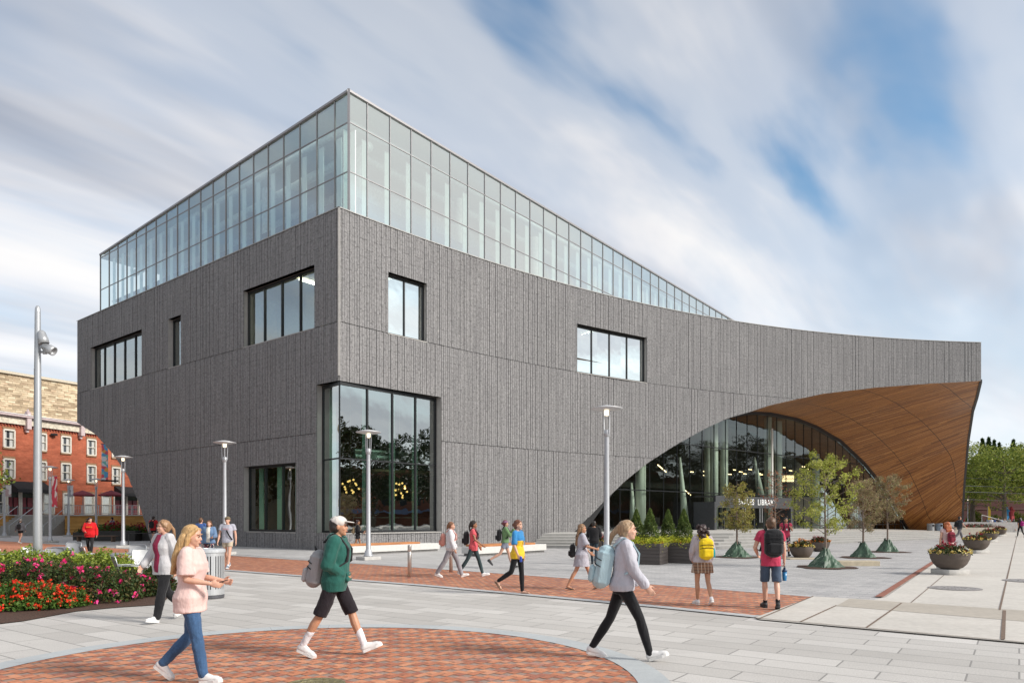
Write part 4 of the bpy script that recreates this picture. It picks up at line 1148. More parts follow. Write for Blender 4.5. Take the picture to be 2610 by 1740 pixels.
# row of brick shops on the far side of the street: outside the frame, mirrored in the glass
def shops(name, a, b, h, label, m):
    a = Vector(a); b = Vector(b); L = (b-a).length; d = (b-a)/L; n = Vector((-d.y, d.x)); o = empty(name, (a.x, a.y, 0), label, 'building')
    w = MB()
    def q(s, z, k=0): p = d*s + n*k; return (p.x, p.y, z)
    w.quad(q(0, 0), q(L, 0), q(L, h), q(0, h), uv=[(0, 0), (L, 0), (L, h), (0, h)]); w.quad(q(0, 0, -10), q(0, 0), q(0, h), q(0, h, -10)); w.quad(q(L, 0), q(L, 0, -10), q(L, h, -10), q(L, h))
    w.quad(q(0, h), q(L, h), q(L, h, -10), q(0, h, -10)); w.build('brick_wall', m, o)
    s = 3
    while s < L-3:
        for z in (5.5, 9.2):
            f = MB(); c = d*s
            f.box((c.x+n.x*.05, c.y+n.y*.05, z), (1.3, .1, 2), dirz(d)); f.build('window', M_GLD2, o)
        s += 3.6
    f = MB(); c = d*L/2 + n*.8; f.box((c.x, c.y, 3.2), (L*.9, 1.4, .7), dirz(d)); f.build('awning', mat('blue_awning', (.12, .16, .26), .8), o)
    return o
M_GLD2 = mat('shop_pane', (.03, .035, .04), .15); M_SH = mat('shop_brick', (.16, .065, .04), .9, var=.3, vscale=.5)
shops('brick_shop_row', (92, -45), (118, 62), 12.5, 'row of brick shops across the street, seen only mirrored in the corner window', M_SH)
shops('brick_shop_row', (120, 66), (165, 118), 11, 'row of brick shops beyond the trees, seen only mirrored in the entrance glass', M_SH)
shops('pale_hall', (-68, -30), (-86, 62), 17, 'pale hall across the square, seen only mirrored in the side windows', mat('pale_hall', (.42, .38, .30), .9, var=.1))
# ================================================================ buildings on the left
def wall_tex(name, w, h, c1, c2, mort, ms, bias=0, off=.5, sq=1, nv=.6, bump=.4, scale_uv=1):
    m, t, b = newmat(name)
    uv = t.n('ShaderNodeTexCoord').outputs['UV']
    ds = t.mapping(uv, scale=(scale_uv, scale_uv, 1))
    br = t.n('ShaderNodeTexBrick', offset=off, squash=sq, squash_frequency=3); t.l(ds, br.inputs['Vector'])
    for k, v in (('Scale', 1), ('Mortar Size', ms), ('Mortar Smooth', .2), ('Bias', bias), ('Brick Width', w), ('Row Height', h)): br.inputs[k].default_value = v
    br.inputs['Color1'].default_value = (*c1, 1); br.inputs['Color2'].default_value = (*c2, 1); br.inputs['Mortar'].default_value = (*mort, 1)
    c = t.mix(nv, br.outputs['Color'], t.ramp(t.noise(t.mapping(uv, scale=(.35, 1, 1)), 2.2, 5, .7), [(.3, .25), (.7, .75)]), 'OVERLAY')
    c = t.mix(t.math('MULTIPLY', t.ramp(t.noise(uv, .25, 4, .6), [(.4, 0), (.7, 1)]), .35), c, tuple(x*.6 for x in c1))
    t.l(c, b.inputs['Base Color']); b.inputs['Roughness'].default_value = .9; b.inputs['Specular IOR Level'].default_value = .2
    bn = t.n('ShaderNodeBump', i_Strength=bump, i_Distance=.02, i_Height=t.math('MULTIPLY', br.outputs['Fac'], -1.0)); t.l(bn.outputs[0], b.inputs['Normal'])
    return m
M_RED = wall_tex('old_red_brick', .22, .075, (.36, .088, .045), (.46, .125, .065), (.38, .18, .12), .006)
M_STONE = wall_tex('ashlar_fieldstone', .95, .30, (.30, .22, .14), (.74, .60, .42), (.20, .155, .10), .022, .1, .37, 1.7, .9, .5)
M_CREAM = mat('cream_paint', (.66, .62, .54), .6, var=.06)
M_LILAC = mat('cornice_paint', (.52, .42, .42), .6, var=.1)
M_GLD = mat('dark_pane', (.05, .055, .06), .08, spec=.8, var=.3, vscale=.7)
M_CURT = mat('curtain', (.50, .50, .48), .8, var=.25, vscale=9, stretch=(6, 6, .3))
M_STEEL = mat('galv_steel', (.42, .44, .46), .38, .75, var=.08); M_BLK = mat('black_canvas', (.018, .018, .02), .9)
SB = 1.09
def bpt(u):                                            # point of the red facade at column u
    a = Vector((-47.5*SB, 70*SB)); d = Vector((.333, 1)).normalized(); k = (u-U0)/F
    t_ = (k*a.y-a.x)/(d.x-k*d.y); return a + d*t_
DB = Vector((.333, 1)).normalized(); nB = Vector((DB.y, -DB.x))
rb = empty('red_brick_building', (*bpt(200), 0), 'three-storey red brick building with white cornice left of the library', 'building')
def off(o): return o
B0 = bpt(200)
def bl(p, z, n=0): return (p.x - B0.x + nB.x*n, p.y - B0.y + nB.y*n, z)
UA, UB = -140, 430; A, B = bpt(UA), bpt(UB); sA = lambda u: (bpt(u)-A).dot(DB)
ZC = 12.0
wins = []
cols_ = (22, 104, 167, 232, 295, 352)
for u in cols_:
    for (zt, zb) in ((10.85, 9.05), (7.8, 5.85)): wins.append((u, zt, zb, 1.15, 0))
for u in (123, 173, 226, 270): wins.append((u, 4.45, 2.15, 1.25, 1))
for u in (2, -60): wins.append((u, 4.45, 2.15, 1.25, 0))
doors = [(33, 4.5, 1.9, 1.7), (68, 4.5, 1.9, 1.7), (306, 4.5, 1.9, 1.9), (337, 4.5, 1.9, 1.9)]
mb = MB()
spans = sorted([(sA(u)-w/2, sA(u)+w/2, zb, zt) for u, zt, zb, w, _ in wins] + [(sA(u)-w/2, sA(u)+w/2, zb, zt) for u, zt, zb, w in doors])
L = (B-A).length; cuts = sorted(set([0, L] + [s for x in spans for s in x[:2] if 0 < s < L]))
for s0, s1 in zip(cuts, cuts[1:]):
    sm = (s0+s1)/2
    for p, q in intervals(0, ZC, [(x[2], x[3]) for x in spans if x[0] <= sm <= x[1]]):
        a, b = A+DB*s0, A+DB*s1; mb.quad(bl(a, p), bl(b, p), bl(b, q), bl(a, q), uv=[(s0, p), (s1, p), (s1, q), (s0, q)])
mb.build('brick_wall', M_RED, rb)
wk_ = MB(); wk_.add([bl(A, ZC-.2), bl(B, ZC-.2), bl(B-nB*9, ZC-.2), bl(A-nB*9, ZC-.2)], [(0,1,2,3)]); wk_.add([bl(A, 0), bl(A-nB*9, 0), bl(A-nB*9, ZC), bl(A, ZC)], [(0,1,2,3)])
wk_.build('flat_roof', mat('tar_roof', (.08, .08, .08), .9), rb)
def bwin(u, zt, zb, w, white, door=False):
    p = bpt(u); s = p - DB*(w/2); e = p + DB*(w/2); fr = MB(); g = MB(); n = .06
    for q, ww in ((s, .14), (e, .14)): fr.beam(bl(q, zb, n), bl(q, zt, n), .14, .16, up=(*nB, 0))
    fr.beam(bl(s, zb, n), bl(e, zb, n), .16, .12); fr.beam(bl(s, zt, n), bl(e, zt, n), .16, .16); 
    if not door:
        fr.beam(bl(s, (zb+zt)/2, n-.04), bl(e, (zb+zt)/2, n-.04), .1, .07)
        hd = MB(); hd.beam(bl(s-DB*.1, zt+.2, .03), bl(e+DB*.1, zt+.2, .03), .08, .22); hd.mark().beam(bl(s-DB*.1, zb-.14, .06), bl(e+DB*.1, zb-.14, .06), .16, .14)
    o = fr.build('window' if not door else 'door', M_CREAM, rb)
    if not door: build_parts(hd, 'stone_sill', mat('brownstone', (.26, .15, .08), .8), o)
    g.quad(bl(s, zb, -.12), bl(e, zb, -.12), bl(e, zt, -.12), bl(s, zt, -.12))
    g.build('pane', M_GLD if not white else mat('white_shade', (.62, .66, .64), .5), o)
    if not white and not door:
        c = MB(); q = .36
        for a, b in ((s+DB*.08, s+DB*w*q), (e-DB*w*q, e-DB*.08)): c.quad(bl(a, zb+.08, -.09), bl(b, zb+.08, -.09), bl(b, zt-.05, -.09), bl(a, zt-.05, -.09))
        c.build('curtain', M_CURT, o)
    if door:
        d_ = MB(); wd = (e-s).length
        for k in (0, 1):
            c = s.lerp(e, .28+.44*k); 
            for zz, hh in ((zb+.45, .7), (zb+1.45, 1.0)):
                d_.box(bl(c, zz, -.02), (wd*.34, .1, hh), dirz(DB))
        d_.build('door_leaf', mat('maroon_door', (.16, .018, .025), .5), o)
for i, x in enumerate(wins): bwin(*x)
for x in doors: bwin(x[0], x[1], x[2], x[3], False, True)
cn = MB(); lc = MB()
cn.beam(bl(A, ZC-.1, .12), bl(B, ZC-.1, .12), .35, .75); cn.build('cornice_frieze', mat('frieze_stone', (.58, .52, .42), .8, var=.35, vscale=3), rb)
lc.beam(bl(A, ZC+.42, .32), bl(B, ZC+.42, .32), .8, .22); lc.beam(bl(A, ZC+.26, .2), bl(B, ZC+.26, .2), .5, .12); lc.build('cornice_cap', M_LILAC, rb)
wc = MB(); wc.beam(bl(A, ZC+.56, .36), bl(B, ZC+.56, .36), .86, .07); wc.build('cornice_gutter', mat('white_gutter', (.72, .70, .70), .5), rb)
dt = MB(); s = .3
while s < L: dt.box(bl(A+DB*s, ZC-.62, .06), (.14, .14, .2), dirz(DB)); s += .34
tag(dt.build('dentil_course', mat('dark_red', (.22, .05, .03), .9), rb), kind='stuff')
for u in (65, 202):
    br_ = MB(); p = bpt(u); br_.box(bl(p, ZC-.15, .35), (.5, .55, 1.5), dirz(DB), bev=.03); br_.box(bl(p, ZC+.75, .35), (.42, .5, .3), dirz(DB), bev=.03); br_.box(bl(p, ZC-1.05, .2), (.3, .3, .35), dirz(DB), bev=.03)
    br_.lathe(bl(p, ZC+.9, .35), [(.22, 0), (.25, .1), (.1, .16), (.08, .3), (.0, .4)] if u == 65 else [(.2, 0), (.2, .1), (0, .12)], 10)
    br_.build('cornice_bracket', M_LILAC, rb)
for u0, u1 in ((19, 112), (290, 352)):
    aw = MB(); a, b = bpt(u0), bpt(u1)
    aw.add([bl(a, 5.55, .1), bl(b, 5.55, .1), bl(b, 4.7, 1.5), bl(a, 4.7, 1.5), bl(a, 4.35, 1.5), bl(b, 4.35, 1.5), bl(a, 4.35, .1), bl(b, 4.35, .1)], [(0,1,2,3), (3,2,5,4), (0,3,4,6), (1,7,5,2)])
    aw.build('awning', M_BLK, rb)
cam_ = MB(); p = bpt(133); cam_.box(bl(p, 10.9, .3), (.6, .5, .22), .4, bev=.03); cam_.beam(bl(p, 10.8, 0), bl(p, 10.8, .4), .08, .08); cam_.build('flood_light', M_BLK, rb)
# stone hall behind
st = MB(); a, b = Vector((-80, 80.5)), Vector((-43, 148))
for p, q, l0 in ((a, b, 0), (a + Vector((-30, 20)), a, 0)):
    Lq = (q-p).length; st.quad((*p, 0), (*q, 0), (*q, 21.7), (*p, 21.7), uv=[(0, 0), (Lq, 0), (Lq, 21.7), (0, 21.7)])
ds_ = (b-a).normalized(); ns_ = Vector((ds_.y, -ds_.x))
sh = empty('stone_hall', (0, 0, 0), 'tall windowless hall of tan fieldstone rising behind the red brick building', 'building')
st.build('stone_wall', M_STONE, sh)
cp = MB(); cp.beam((*(a+ns_*.1), 21.85), (*(b+ns_*.1), 21.85), .5, .35); cp.build('coping', mat('tan_coping', (.52, .46, .36), .8), sh)
mv = MB(); mv.tube([(*P(87, 950, 104).xy, 21.8), (*P(87, 950, 104).xy, 23.5)], .05, 6); mv.build('roof_mast', M_STEEL, sh)
# banner on the facade
bn_ = MB(); c_ = Vector((.333, 1)); p = P(267, 1180, 70); h0 = H + (V0-1132)/F*70; h1 = H + (V0-1222)/F*70
bn_.box((p.x, p.y, (h0+h1)/2), (.62, .05, h0-h1), 0)
def banner_mat(name, cols, sc=(1, 1, 1), base=(.7, .7, .68)):
    m, t, b = newmat(name); co = t.n('ShaderNodeTexCoord').outputs['Object']
    vo = t.n('ShaderNodeTexVoronoi', feature='F1'); t.l(t.mapping(co, scale=sc), vo.inputs['Vector']); vo.inputs['Scale'].default_value = 3
    sv = t.n('ShaderNodeSeparateColor', i_0=vo.outputs['Color'])
    t.l(t.ramp(sv.outputs[0], [(i/len(cols), c) for i, c in enumerate(cols)], 'CONSTANT'), b.inputs['Base Color']); b.inputs['Roughness'].default_value = .7; return m
wb = empty('wall_banner', (0, 0, 0), 'tall narrow multicoloured banner projecting from the red brick wall', 'banner')
bn_.build('banner_cloth', banner_mat('mosaic_banner', [(.75, .72, .7), (.1, .35, .6), (.65, .1, .15), (.75, .35, .08), (.7, .7, .72), (.2, .5, .45)]), wb)
q = MB(); q.beam((p.x-.4, p.y, h0+.05), (p.x+.9, p.y+.8, h0+.05), .06, .06); q.beam((p.x-.4, p.y, h1-.08), (p.x+.9, p.y+.8, h1-.08), .12, .16); q.build('bracket', M_BLK, wb)
# terrace
M_WOODC = wall_tex('terrace_cladding', 2.6, .16, (.40, .20, .055), (.56, .32, .10), (.16, .08, .03), .006, 0, .37, 1, .4, .3)
def terrace(u0, u1, Y, label):
    a, b = P(u0, 1313, Y), P(u1, 1314, Y); z = 1.9
    t_ = empty('raised_terrace', (a.x, a.y, 0), label, 'terrace'); m_ = MB(); w = b.x-a.x
    m_.quad((0, 0, 0), (w, 0, 0), (w, 0, z), (0, 0, z), uv=[(0, 0), (w, 0), (w, z), (0, z)])
    m_.quad((w, 0, 0), (w+1.5, 6, 0), (w+1.5, 6, z), (w, 0, z), uv=[(0, 0), (6, 0), (6, z), (0, z)]); m_.quad((0, 0, 0), (0, 6, 0), (0, 6, z), (0, 0, z), uv=[(0, 0), (6, 0), (6, z), (0, z)])
    m_.build('timber_cladding', M_WOODC, t_)
    m_ = MB(); m_.add([(-.1, -.1, z), (w+.1, -.1, z), (w+1.6, 8, z), (-.1, 8, z), (-.1, -.1, z+.1), (w+.1, -.1, z+.1), (w+1.6, 8, z+.1), (-.1, 8, z+.1)], [(0,1,5,4), (4,5,6,7), (1,2,6,5), (0,4,7,3)]); m_.build('terrace_deck', M_CONC, t_)
    r_ = MB(); x = 0
    r_.beam((0, .05, z+1.0), (w, .05, z+1.0), .07, .06); r_.beam((0, .05, z+.22), (w, .05, z+.22), .04, .04)
    while x <= w+.01:
        r_.beam((x, .05, z+.1), (x, .05, z+1.0), .07, .07); x += w/max(1, round(w/1.5))
    k = int(w/.16)
    for i in range(k): r_.beam((i*w/k, .05, z+.22), (i*w/k, .05, z+1.0), .018, .018)
    r_.build('railing', M_STEEL, t_); return t_
terrace(165, 378, 69, 'timber clad terrace with steel railing under the two maroon parasols'); terrace(-90, 21, 69, 'timber clad terrace wall left of the outdoor stairs')
ss = empty('outdoor_stairs', (P(22, 1, 69).x, 69, 0), 'grey concrete stairs between the two timber terraces', 'stairs'); m_ = MB(); w = P(165, 1, 69).x - P(22, 1, 69).x
for k in range(10): m_.box((w/2, -2.2 + k*.36 + 2, .19*k/2+.095), (w-.02, 4.0, .19*(k+1)))
for k in range(10): pass
m_ = MB()
for k in range(10):
    y = -2.6 + k*.36; m_.box((w/2, (y+6)/2, .095+.19*k), (w-.02*(k+1), 6-y, .19))
m_.build('stair_flight', mat('stair_concrete', (.30, .29, .27), .85, var=.1), ss)
for x in (.25, w*.36, w*.64, w-.3):
    r_ = MB(); r_.tube([(x, -2.7, 0), (x, -2.7, .95), (x, .9, 2.85), (x, .9, 1.8)], .035, 8); r_.tube([(x, -1, 1.0), (x, -1, 1.85)], .025, 6); r_.build('handrail', M_STEEL, ss, smooth=True)
# parasols
def parasol(u, Y, label):
    p = P(u, 1, Y); o = empty('parasol', (p.x, p.y, 2.0), label, 'parasol', 'maroon parasols on the terrace')
    m_ = MB(); m_.tube([(0, 0, 0), (0, 0, 2.3)], .03, 6); m_.lathe((0, 0, 0), [(.3, 0), (.3, .06), (0, .1)], 12); m_.build('pole', M_STEEL, o)
    m_ = MB(); n = 8; vs = [(0, 0, 2.45)]
    for r_, z in ((.6, 2.25), (1.18, 1.98), (1.18, 1.86)):
        for j in range(n): a = 2*math.pi*j/n; vs.append((r_*math.cos(a), r_*math.sin(a), z))
    fs = [(0, 1+j, 1+(j+1)%n) for j in range(n)] + [(1+i*n+j, 1+(i+1)*n+j, 1+(i+1)*n+(j+1)%n, 1+i*n+(j+1)%n) for i in range(2) for j in range(n)]
    m_.add(vs, fs); m_.build('canopy', mat('maroon_canvas', (.19, .022, .035), .8, var=.2, vscale=4), o)
parasol(211, 71, 'maroon parasol on the terrace, left of the slim lamp post'); parasol(284, 71, 'maroon parasol on the terrace beside the black awning')

# ================================================================ lamps
M_LP = mat('lamp_grey', (.44, .45, .47), .42, .45, var=.05); M_LIT = emit('lamp_glow', (1, .86, .62), 1.6)
def lamp_proto():
    o = empty('street_lamp', (0, 0, 0), 'x', 'street lamp', 'disc-topped street lamps')
    m_ = MB(); m_.box((0, 0, .07), (.74, .74, .14), bev=.02); m_.build('concrete_footing', M_CONC, o)
    m_ = MB(); m_.lathe((0, 0, .14), [(.19, 0), (.19, .05), (.16, .07), (.145, .2), (.115, .24), (.095, .3), (.072, 4.1), (.072, 4.22)], 20); m_.build('pole', M_LP, o, smooth=True)
    m_ = MB(); m_.lathe((0, 0, 4.2), [(.072, 0), (.10, .03), (.10, .2), (.07, .24), (0, .25)], 20); m_.build('collar', M_LP, o, smooth=True)
    m_ = MB()
    for k in range(4):
        a = k*math.pi/2 + .6; m_.beam((.11*math.cos(a), .11*math.sin(a), 4.3), (.13*math.cos(a), .13*math.sin(a), 5.04), .022, .022)
    m_.build('lantern_cage', M_LP, o)
    m_ = MB(); m_.lathe((0, 0, 4.9), [(.1, .16), (.3, .13), (.49, .17), (.50, .19), (.3, .24), (.12, .28), (0, .285)], 32); m_.build('disc_shade', mat('lamp_disc', (.56, .56, .57), .45, .3, var=.05), o, smooth=True)
    m_ = MB(); m_.lathe((0, 0, 4.86), [(0, .0), (.075, .02), (.085, .17)], 16); m_.build('lit_reflector', M_LIT, o, smooth=True)
    return o
LP0 = lamp_proto()
LL = [(1546.5, 22.3, 'tall nearest street lamp in front of the curved library wall'), (939, 28.4, 'street lamp in front of the corner window of the library'), (572.7, 32.3, 'street lamp behind the man with the cross-body strap'),
      (314, 40, 'street lamp whose disc overlaps the curved edge of the library side wall'), (127.6, 48, 'street lamp just right of the tall floodlight pole'), (174.8, 64, 'far street lamp carrying a pale banner before the terrace'),
      (245, 63, 'slim far street lamp between the two maroon parasols'), (11, 62, 'street lamp with a pale banner at the left edge of the photo'), (2467, 128, 'distant street lamp under the trees beyond the library')]
for i, (u, Y, lb_) in enumerate(LL):
    p = P(u, 1, Y); o = LP0 if i == 0 else dup(LP0)
    o.location = (p.x, p.y, 0); o['label'] = lb_; o.rotation_euler.z = i*.7
def lamp_banner(u, Y, du_, z, h, w, cols, label, sc=(1, 1, 1)):
    p = P(u, 1, Y); x = p.x + du_
    o = empty('pole_banner', (x, p.y, z), label, 'banner'); m_ = MB(); m_.box((0, 0, 0), (w, .03, h)); m_.build('banner_cloth', banner_mat('bm%d' % int(u), cols, sc), o)
    m_ = MB(); m_.beam((-w/2-abs(du_)*0, 0, h/2+.03), (w/2, 0, h/2+.03), .04, .04); m_.beam((-w/2, 0, -h/2-.03), (w/2, 0, -h/2-.03), .04, .04); m_.build('banner_arm', M_STEEL, o)
lamp_banner(127.6, 48, .30, H+(V0-1252)/F*48, 2.05, .36, [(.45, .03, .06), (.62, .55, .52), (.50, .05, .08)], 'maroon and white banner hanging beside the lamp near the floodlight pole', (2, 2, .7))
lamp_banner(174.8, 64, .16, 4.1, .95, .5, [(.55, .55, .57), (.62, .62, .64), (.3, .3, .33)], 'small pale grey banner on the far lamp before the terrace', (1, 1, 1))
lamp_banner(11, 62, .35, 4.05, .95, .5, [(.58, .57, .57), (.6, .6, .6), (.4, .3, .3)], 'small pale grey banner on the lamp at the left edge')
# tall floodlight pole
p = P(96, 1, 17.5); o = empty('floodlight_pole', (p.x, p.y, 0), 'tall silver pole with two floodlights rising from the flower bed', 'light pole')
m_ = MB(); m_.lathe((0, 0, 0), [(.105, 0), (.10, 1), (.085, 4), (.062, 6.7), (.055, 6.82), (.03, 6.87), (0, 6.88)], 24); m_.build('pole', mat('brushed_pole', (.46, .47, .48), .35, .6, var=.06, stretch=(1, 1, .2)), o, smooth=True)
for k, (zz, L_) in enumerate(((6.0, .05), (5.72, .18))):
    m_ = MB(); 
    if k: m_.beam((.05, 0, zz+.02), (L_+.05, -.03, zz+.02), .035, .05); m_.beam((L_+.02, -.03, zz-.04), (L_+.02, -.03, zz+.1), .03, .1)
    Mr = Matrix.Rotation(R(118 if k else 165), 4, 'Y')
    m_.lathe((L_+.10, -.05, zz+.10), [(0, -.16), (.055, -.15), (.09, -.10), (.105, .02), (.115, .04), (.115, .17), (.10, .175), (.095, .10), (0, .09)], 18, Mr); m_.build('floodlight', mat('flood_grey', (.40, .41, .42), .4, .5), o, smooth=True)
# bollards
def bollard(u, v, label):
    o = empty('bollard', G(u, v), label, 'bollard', 'steel bollards on the brick band')
    m_ = MB(); m_.lathe((0, 0, 0), [(.055, 0), (.055, .72), (.052, .725), (.052, .735), (.055, .74), (.055, .90), (.05, .915), (0, .918)], 20); m_.build('post', mat('brushed_steel', (.50, .47, .44), .35, .8, var=.08, stretch=(1, 1, .1)), o, smooth=True)
bollard(1044, 1471, 'steel bollard standing alone in front of the bench'); bollard(1149.5, 1458, 'steel bollard half hidden behind the walker in the white hoodie')
# benches
def bench(a, d, L, w, label, wa, wb):
    d = Vector(d).normalized(); n = Vector((-d.y, d.x)); ang = dirz(d)
    c = Vector(a[:2]) + d*L/2 + n*w/2
    o = empty('bench', (c.x, c.y, 0), label, 'bench', 'concrete and timber benches', rz=ang)
    m_ = MB(); m_.box((0, 0, .06), (L-.16, w-.16, .12)); m_.build('plinth', mat('plinth_dark', (.16, .155, .15), .9), o)
    m_ = MB(); m_.box((0, 0, .26), (L, w, .3), bev=.012); m_.build('concrete_block', mat('bench_concrete', (.56, .55, .525), .7, var=.06), o)
    m_ = MB(); x0, x1 = -L/2+wa, -L/2+wb; k = 9; sw_ = (w-.12)/k
    for i in range(k): m_.box(((x0+x1)/2, -w/2+.06+sw_*(i+.5), .455), (x1-x0, sw_-.02, .09), bev=.006)
    m_.build('timber_seat', mat('ipe_timber', (.42, .17, .06), .5, var=.3, vscale=3, stretch=(.5, 6, 6)), o)
a1 = G(862, 1417); bench(a1, (.80, 1), 6.3, .95, 'long bench below the corner window', .5, 5.0)
a2 = G(1262, 1417); a2l = G(1196, 1418)
bench(a2l + Vector((.4, 0, 0)), (.80, 1), 5.0, 1.0, 'bench behind the walker in the coral shirt', .2, 4.2)
# litter bin
p = G(533, 1523); o = empty('litter_bin', p, 'slotted silver litter bin behind the blonde walker in pink', 'litter bin')
m_ = MB(); m_.lathe((0, 0, 0), [(.29, 0), (.30, .03), (.30, .07), (.28, .08)], 32); m_.build('base_ring', mat('bin_dark', (.10, .10, .11), .5, .4), o)
m_ = MB()
for i in range(36):
    a0 = 2*math.pi*i/36; a1_ = a0 + 2*math.pi/36*(.97 if i % 6 == 0 else .62); r_ = .30
    for z0, z1, aa, ab in ((.08, .2, a0, a0+2*math.pi/36), (.2, .88, a0, a1_), (.88, .95, a0, a0+2*math.pi/36)):
        vs = [(r2*math.cos(q_), r2*math.sin(q_), z) for r2 in (r_, r_-.012) for z in (z0, z1) for q_ in (aa, ab)]
        m_.add(vs, [(0,1,3,2), (4,6,7,5), (0,4,5,1), (2,3,7,6), (0,2,6,4), (1,5,7,3)])
m_.build('slotted_shell', mat('bin_silver', (.50, .51, .52), .4, .5, var=.05), o)
m_ = MB(); m_.lathe((0, 0, .95), [(.315, 0), (.32, .01), (.32, .06), (.30, .075), (.17, .085), (.16, .04), (.16, -.1)], 32); m_.build('lid_ring', mat('bin_lid', (.58, .60, .62), .4, .4), o, smooth=False)
m_ = MB(); m_.lathe((0, 0, .1), [(.26, 0), (.26, .82)], 24); m_.build('liner', mat('liner_black', (.02, .02, .025), .6), o)
# cafe chairs and tables
M_MESH = mat('chair_mesh', (.36, .36, .365), .45, .4, var=.1, vscale=3); M_CW = mat('chair_white', (.60, .60, .60), .5, .1)
def chair(loc, rz, m, label, group='metal cafe chairs behind the flower bed', first=None):
    if first is not None:
        c = dup(first, loc=loc, rz=rz, label=label)
        return c
    o = empty('cafe_chair', loc, label, 'chair', group, rz=rz)
    m_ = MB(); m_.box((0, 0, .44), (.46, .44, .02), bev=.006); m_.build('seat', m, o)
    m_ = MB(); q = []
    for i in range(9):
        x = -.23 + .46*i/8; bow = .05*(1-(2*i/8-1)**2)
        for z in (.47, .60, .75, .86): q.append((x*(1-.06*(z-.47)), .20 + .14*(z-.47)/.4 + bow, z))
    m_.add(q, [(4*i+j, 4*i+4+j, 4*i+5+j, 4*i+1+j) for i in range(8) for j in range(3)]); m_.build('backrest', m, o, smooth=True)
    m_ = MB(); m_.tube([(-.24, .2, .44), (-.235, .30, .84), (-.2, .33, .88), (0, .39, .885), (.2, .33, .88), (.235, .30, .84), (.24, .2, .44)], .012, 6); m_.build('back_frame', M_STEEL, o, smooth=True)
    for sx_, sy in ((-1, -1), (1, -1), (-1, 1), (1, 1)):
        m_ = MB(); m_.tube([(.2*sx_, .18*sy, .44), (.25*sx_, .25*sy, 0)], .011, 6); m_.build('leg', M_STEEL, o)
    for s in (-1, 1):
        m_ = MB(); m_.tube([(.24*s, .24, .66), (.27*s, 0, .66), (.25*s, -.2, .64), (.22*s, -.2, .44)], .012, 6); m_.build('armrest', M_STEEL, o)
    return o
ch1 = None; ch2 = None
CS = [(20, 19.5, 2.6, 0, 'grey mesh chair at the left edge behind the green shrubs'), (77, 19.0, .5, 1, 'white-backed chair left of the floodlight pole'), (126, 18.6, .15, 0, 'grey chair back right of the floodlight pole'), (176, 23.0, .1, 0, 'small grey chair back farthest from the flower bed'),
      (168, 19.6, 3.3, 0, 'grey chair back below the small farthest one'), (206, 18.3, 2.5, 0, 'tilted grey chair left of the red hoodie woman'), (241, 20.0, 2.3, 0, 'grey chair right of the red hoodie woman'), (340, 20.5, .1, 0, 'low grey chair back beyond the table'), (357, 17.8, .3, 1, 'white-backed chair by the woman in the maroon top'), (334, 15.2, 2.1, 0, 'nearest mesh chair, its seat showing right of the shrubs')]
for u, Y, rz, wh, lb_ in CS:
    p = P(u, 1, Y); loc = (p.x, p.y, 0)
    if wh:
        if ch2 is None: ch2 = chair(loc, rz, M_CW, lb_)
        else: chair(loc, rz, M_CW, lb_, first=ch2)
    else:
        if ch1 is None: ch1 = chair(loc, rz, M_MESH, lb_)
        else: chair(loc, rz, M_MESH, lb_, first=ch1)
for u, Y, lb_ in ((296, 18.6, 'round cafe table among the chairs right of the shrubs'), (98, 20.2, 'round cafe table behind the floodlight pole')):
    p = P(u, 1, Y); o = empty('cafe_table', (p.x, p.y, 0), lb_, 'table', 'round metal cafe tables')
    m_ = MB(); m_.lathe((0, 0, .72), [(0, 0), (.42, 0), (.43, .01), (.43, .022), (0, .025)], 32); m_.build('tabletop', mat('table_top', (.40, .41, .43), .35, .5), o)
    m_ = MB(); m_.tube([(0, 0, .02), (0, 0, .72)], .03, 8); m_.lathe((0, 0, 0), [(.25, 0), (.25, .015), (.05, .03)], 20); m_.build('pedestal', M_STEEL, o)
# ================================================================ planting and furniture of the square
MG1 = leaf_mat('shrub_green', [(.09, .14, .018), (.17, .24, .03), (.28, .35, .05), (.42, .46, .10)])
MG2 = leaf_mat('rose_leaf', [(.025, .045, .015), (.045, .075, .022), (.075, .11, .03), (.13, .07, .03)])
MG3 = leaf_mat('geranium_leaf', [(.04, .09, .015), (.07, .14, .025), (.11, .18, .035)])
MGY = leaf_mat('golden_foliage', [(.42, .48, .03), (.58, .62, .05), (.70, .68, .10)])
MGP = leaf_mat('conifer_green', [(.05, .09, .022), (.08, .135, .03), (.14, .19, .045), (.21, .25, .07)])
M_RED_F = leaf_mat('red_petal', [(.55, .02, .01), (.72, .04, .015), (.80, .08, .03)], .15)
M_PINK_F = leaf_mat('pink_petal', [(.62, .01, .10), (.75, .03, .20), (.80, .10, .30), (.65, .02, .05)], .15)
M_YEL_F = leaf_mat('yellow_petal', [(.72, .50, .04), (.80, .66, .22), (.82, .76, .45)], .15)
M_MAR_F = leaf_mat('maroon_petal', [(.22, .005, .02), (.34, .01, .035), (.45, .02, .05)], .15)
M_ORA_F = leaf_mat('orange_petal', [(.62, .18, .02), (.70, .30, .03), (.45, .08, .02)], .15)
M_SOIL = mat('mulch', (.075, .038, .024), .95, var=.5, vscale=40, bump=1, bscale=45)
def dome(rs, n, rx, ry, h, fill=.35, z0=.04):
    d = rs.normal(size=(n, 3)); d[:, 2] = np.abs(d[:, 2]); d /= np.linalg.norm(d, axis=1)[:, None]
    k = (1 - fill*rs.uniform(0, 1, n)**1.5)*(1 + .16*np.sin(d[:, 0]*9 + 1)*np.cos(d[:, 1]*8) + rs.normal(size=n)*.04)
    P_ = d*k[:, None]; return np.stack([P_[:, 0]*rx, P_[:, 1]*ry, z0 + P_[:, 2]*h], 1)
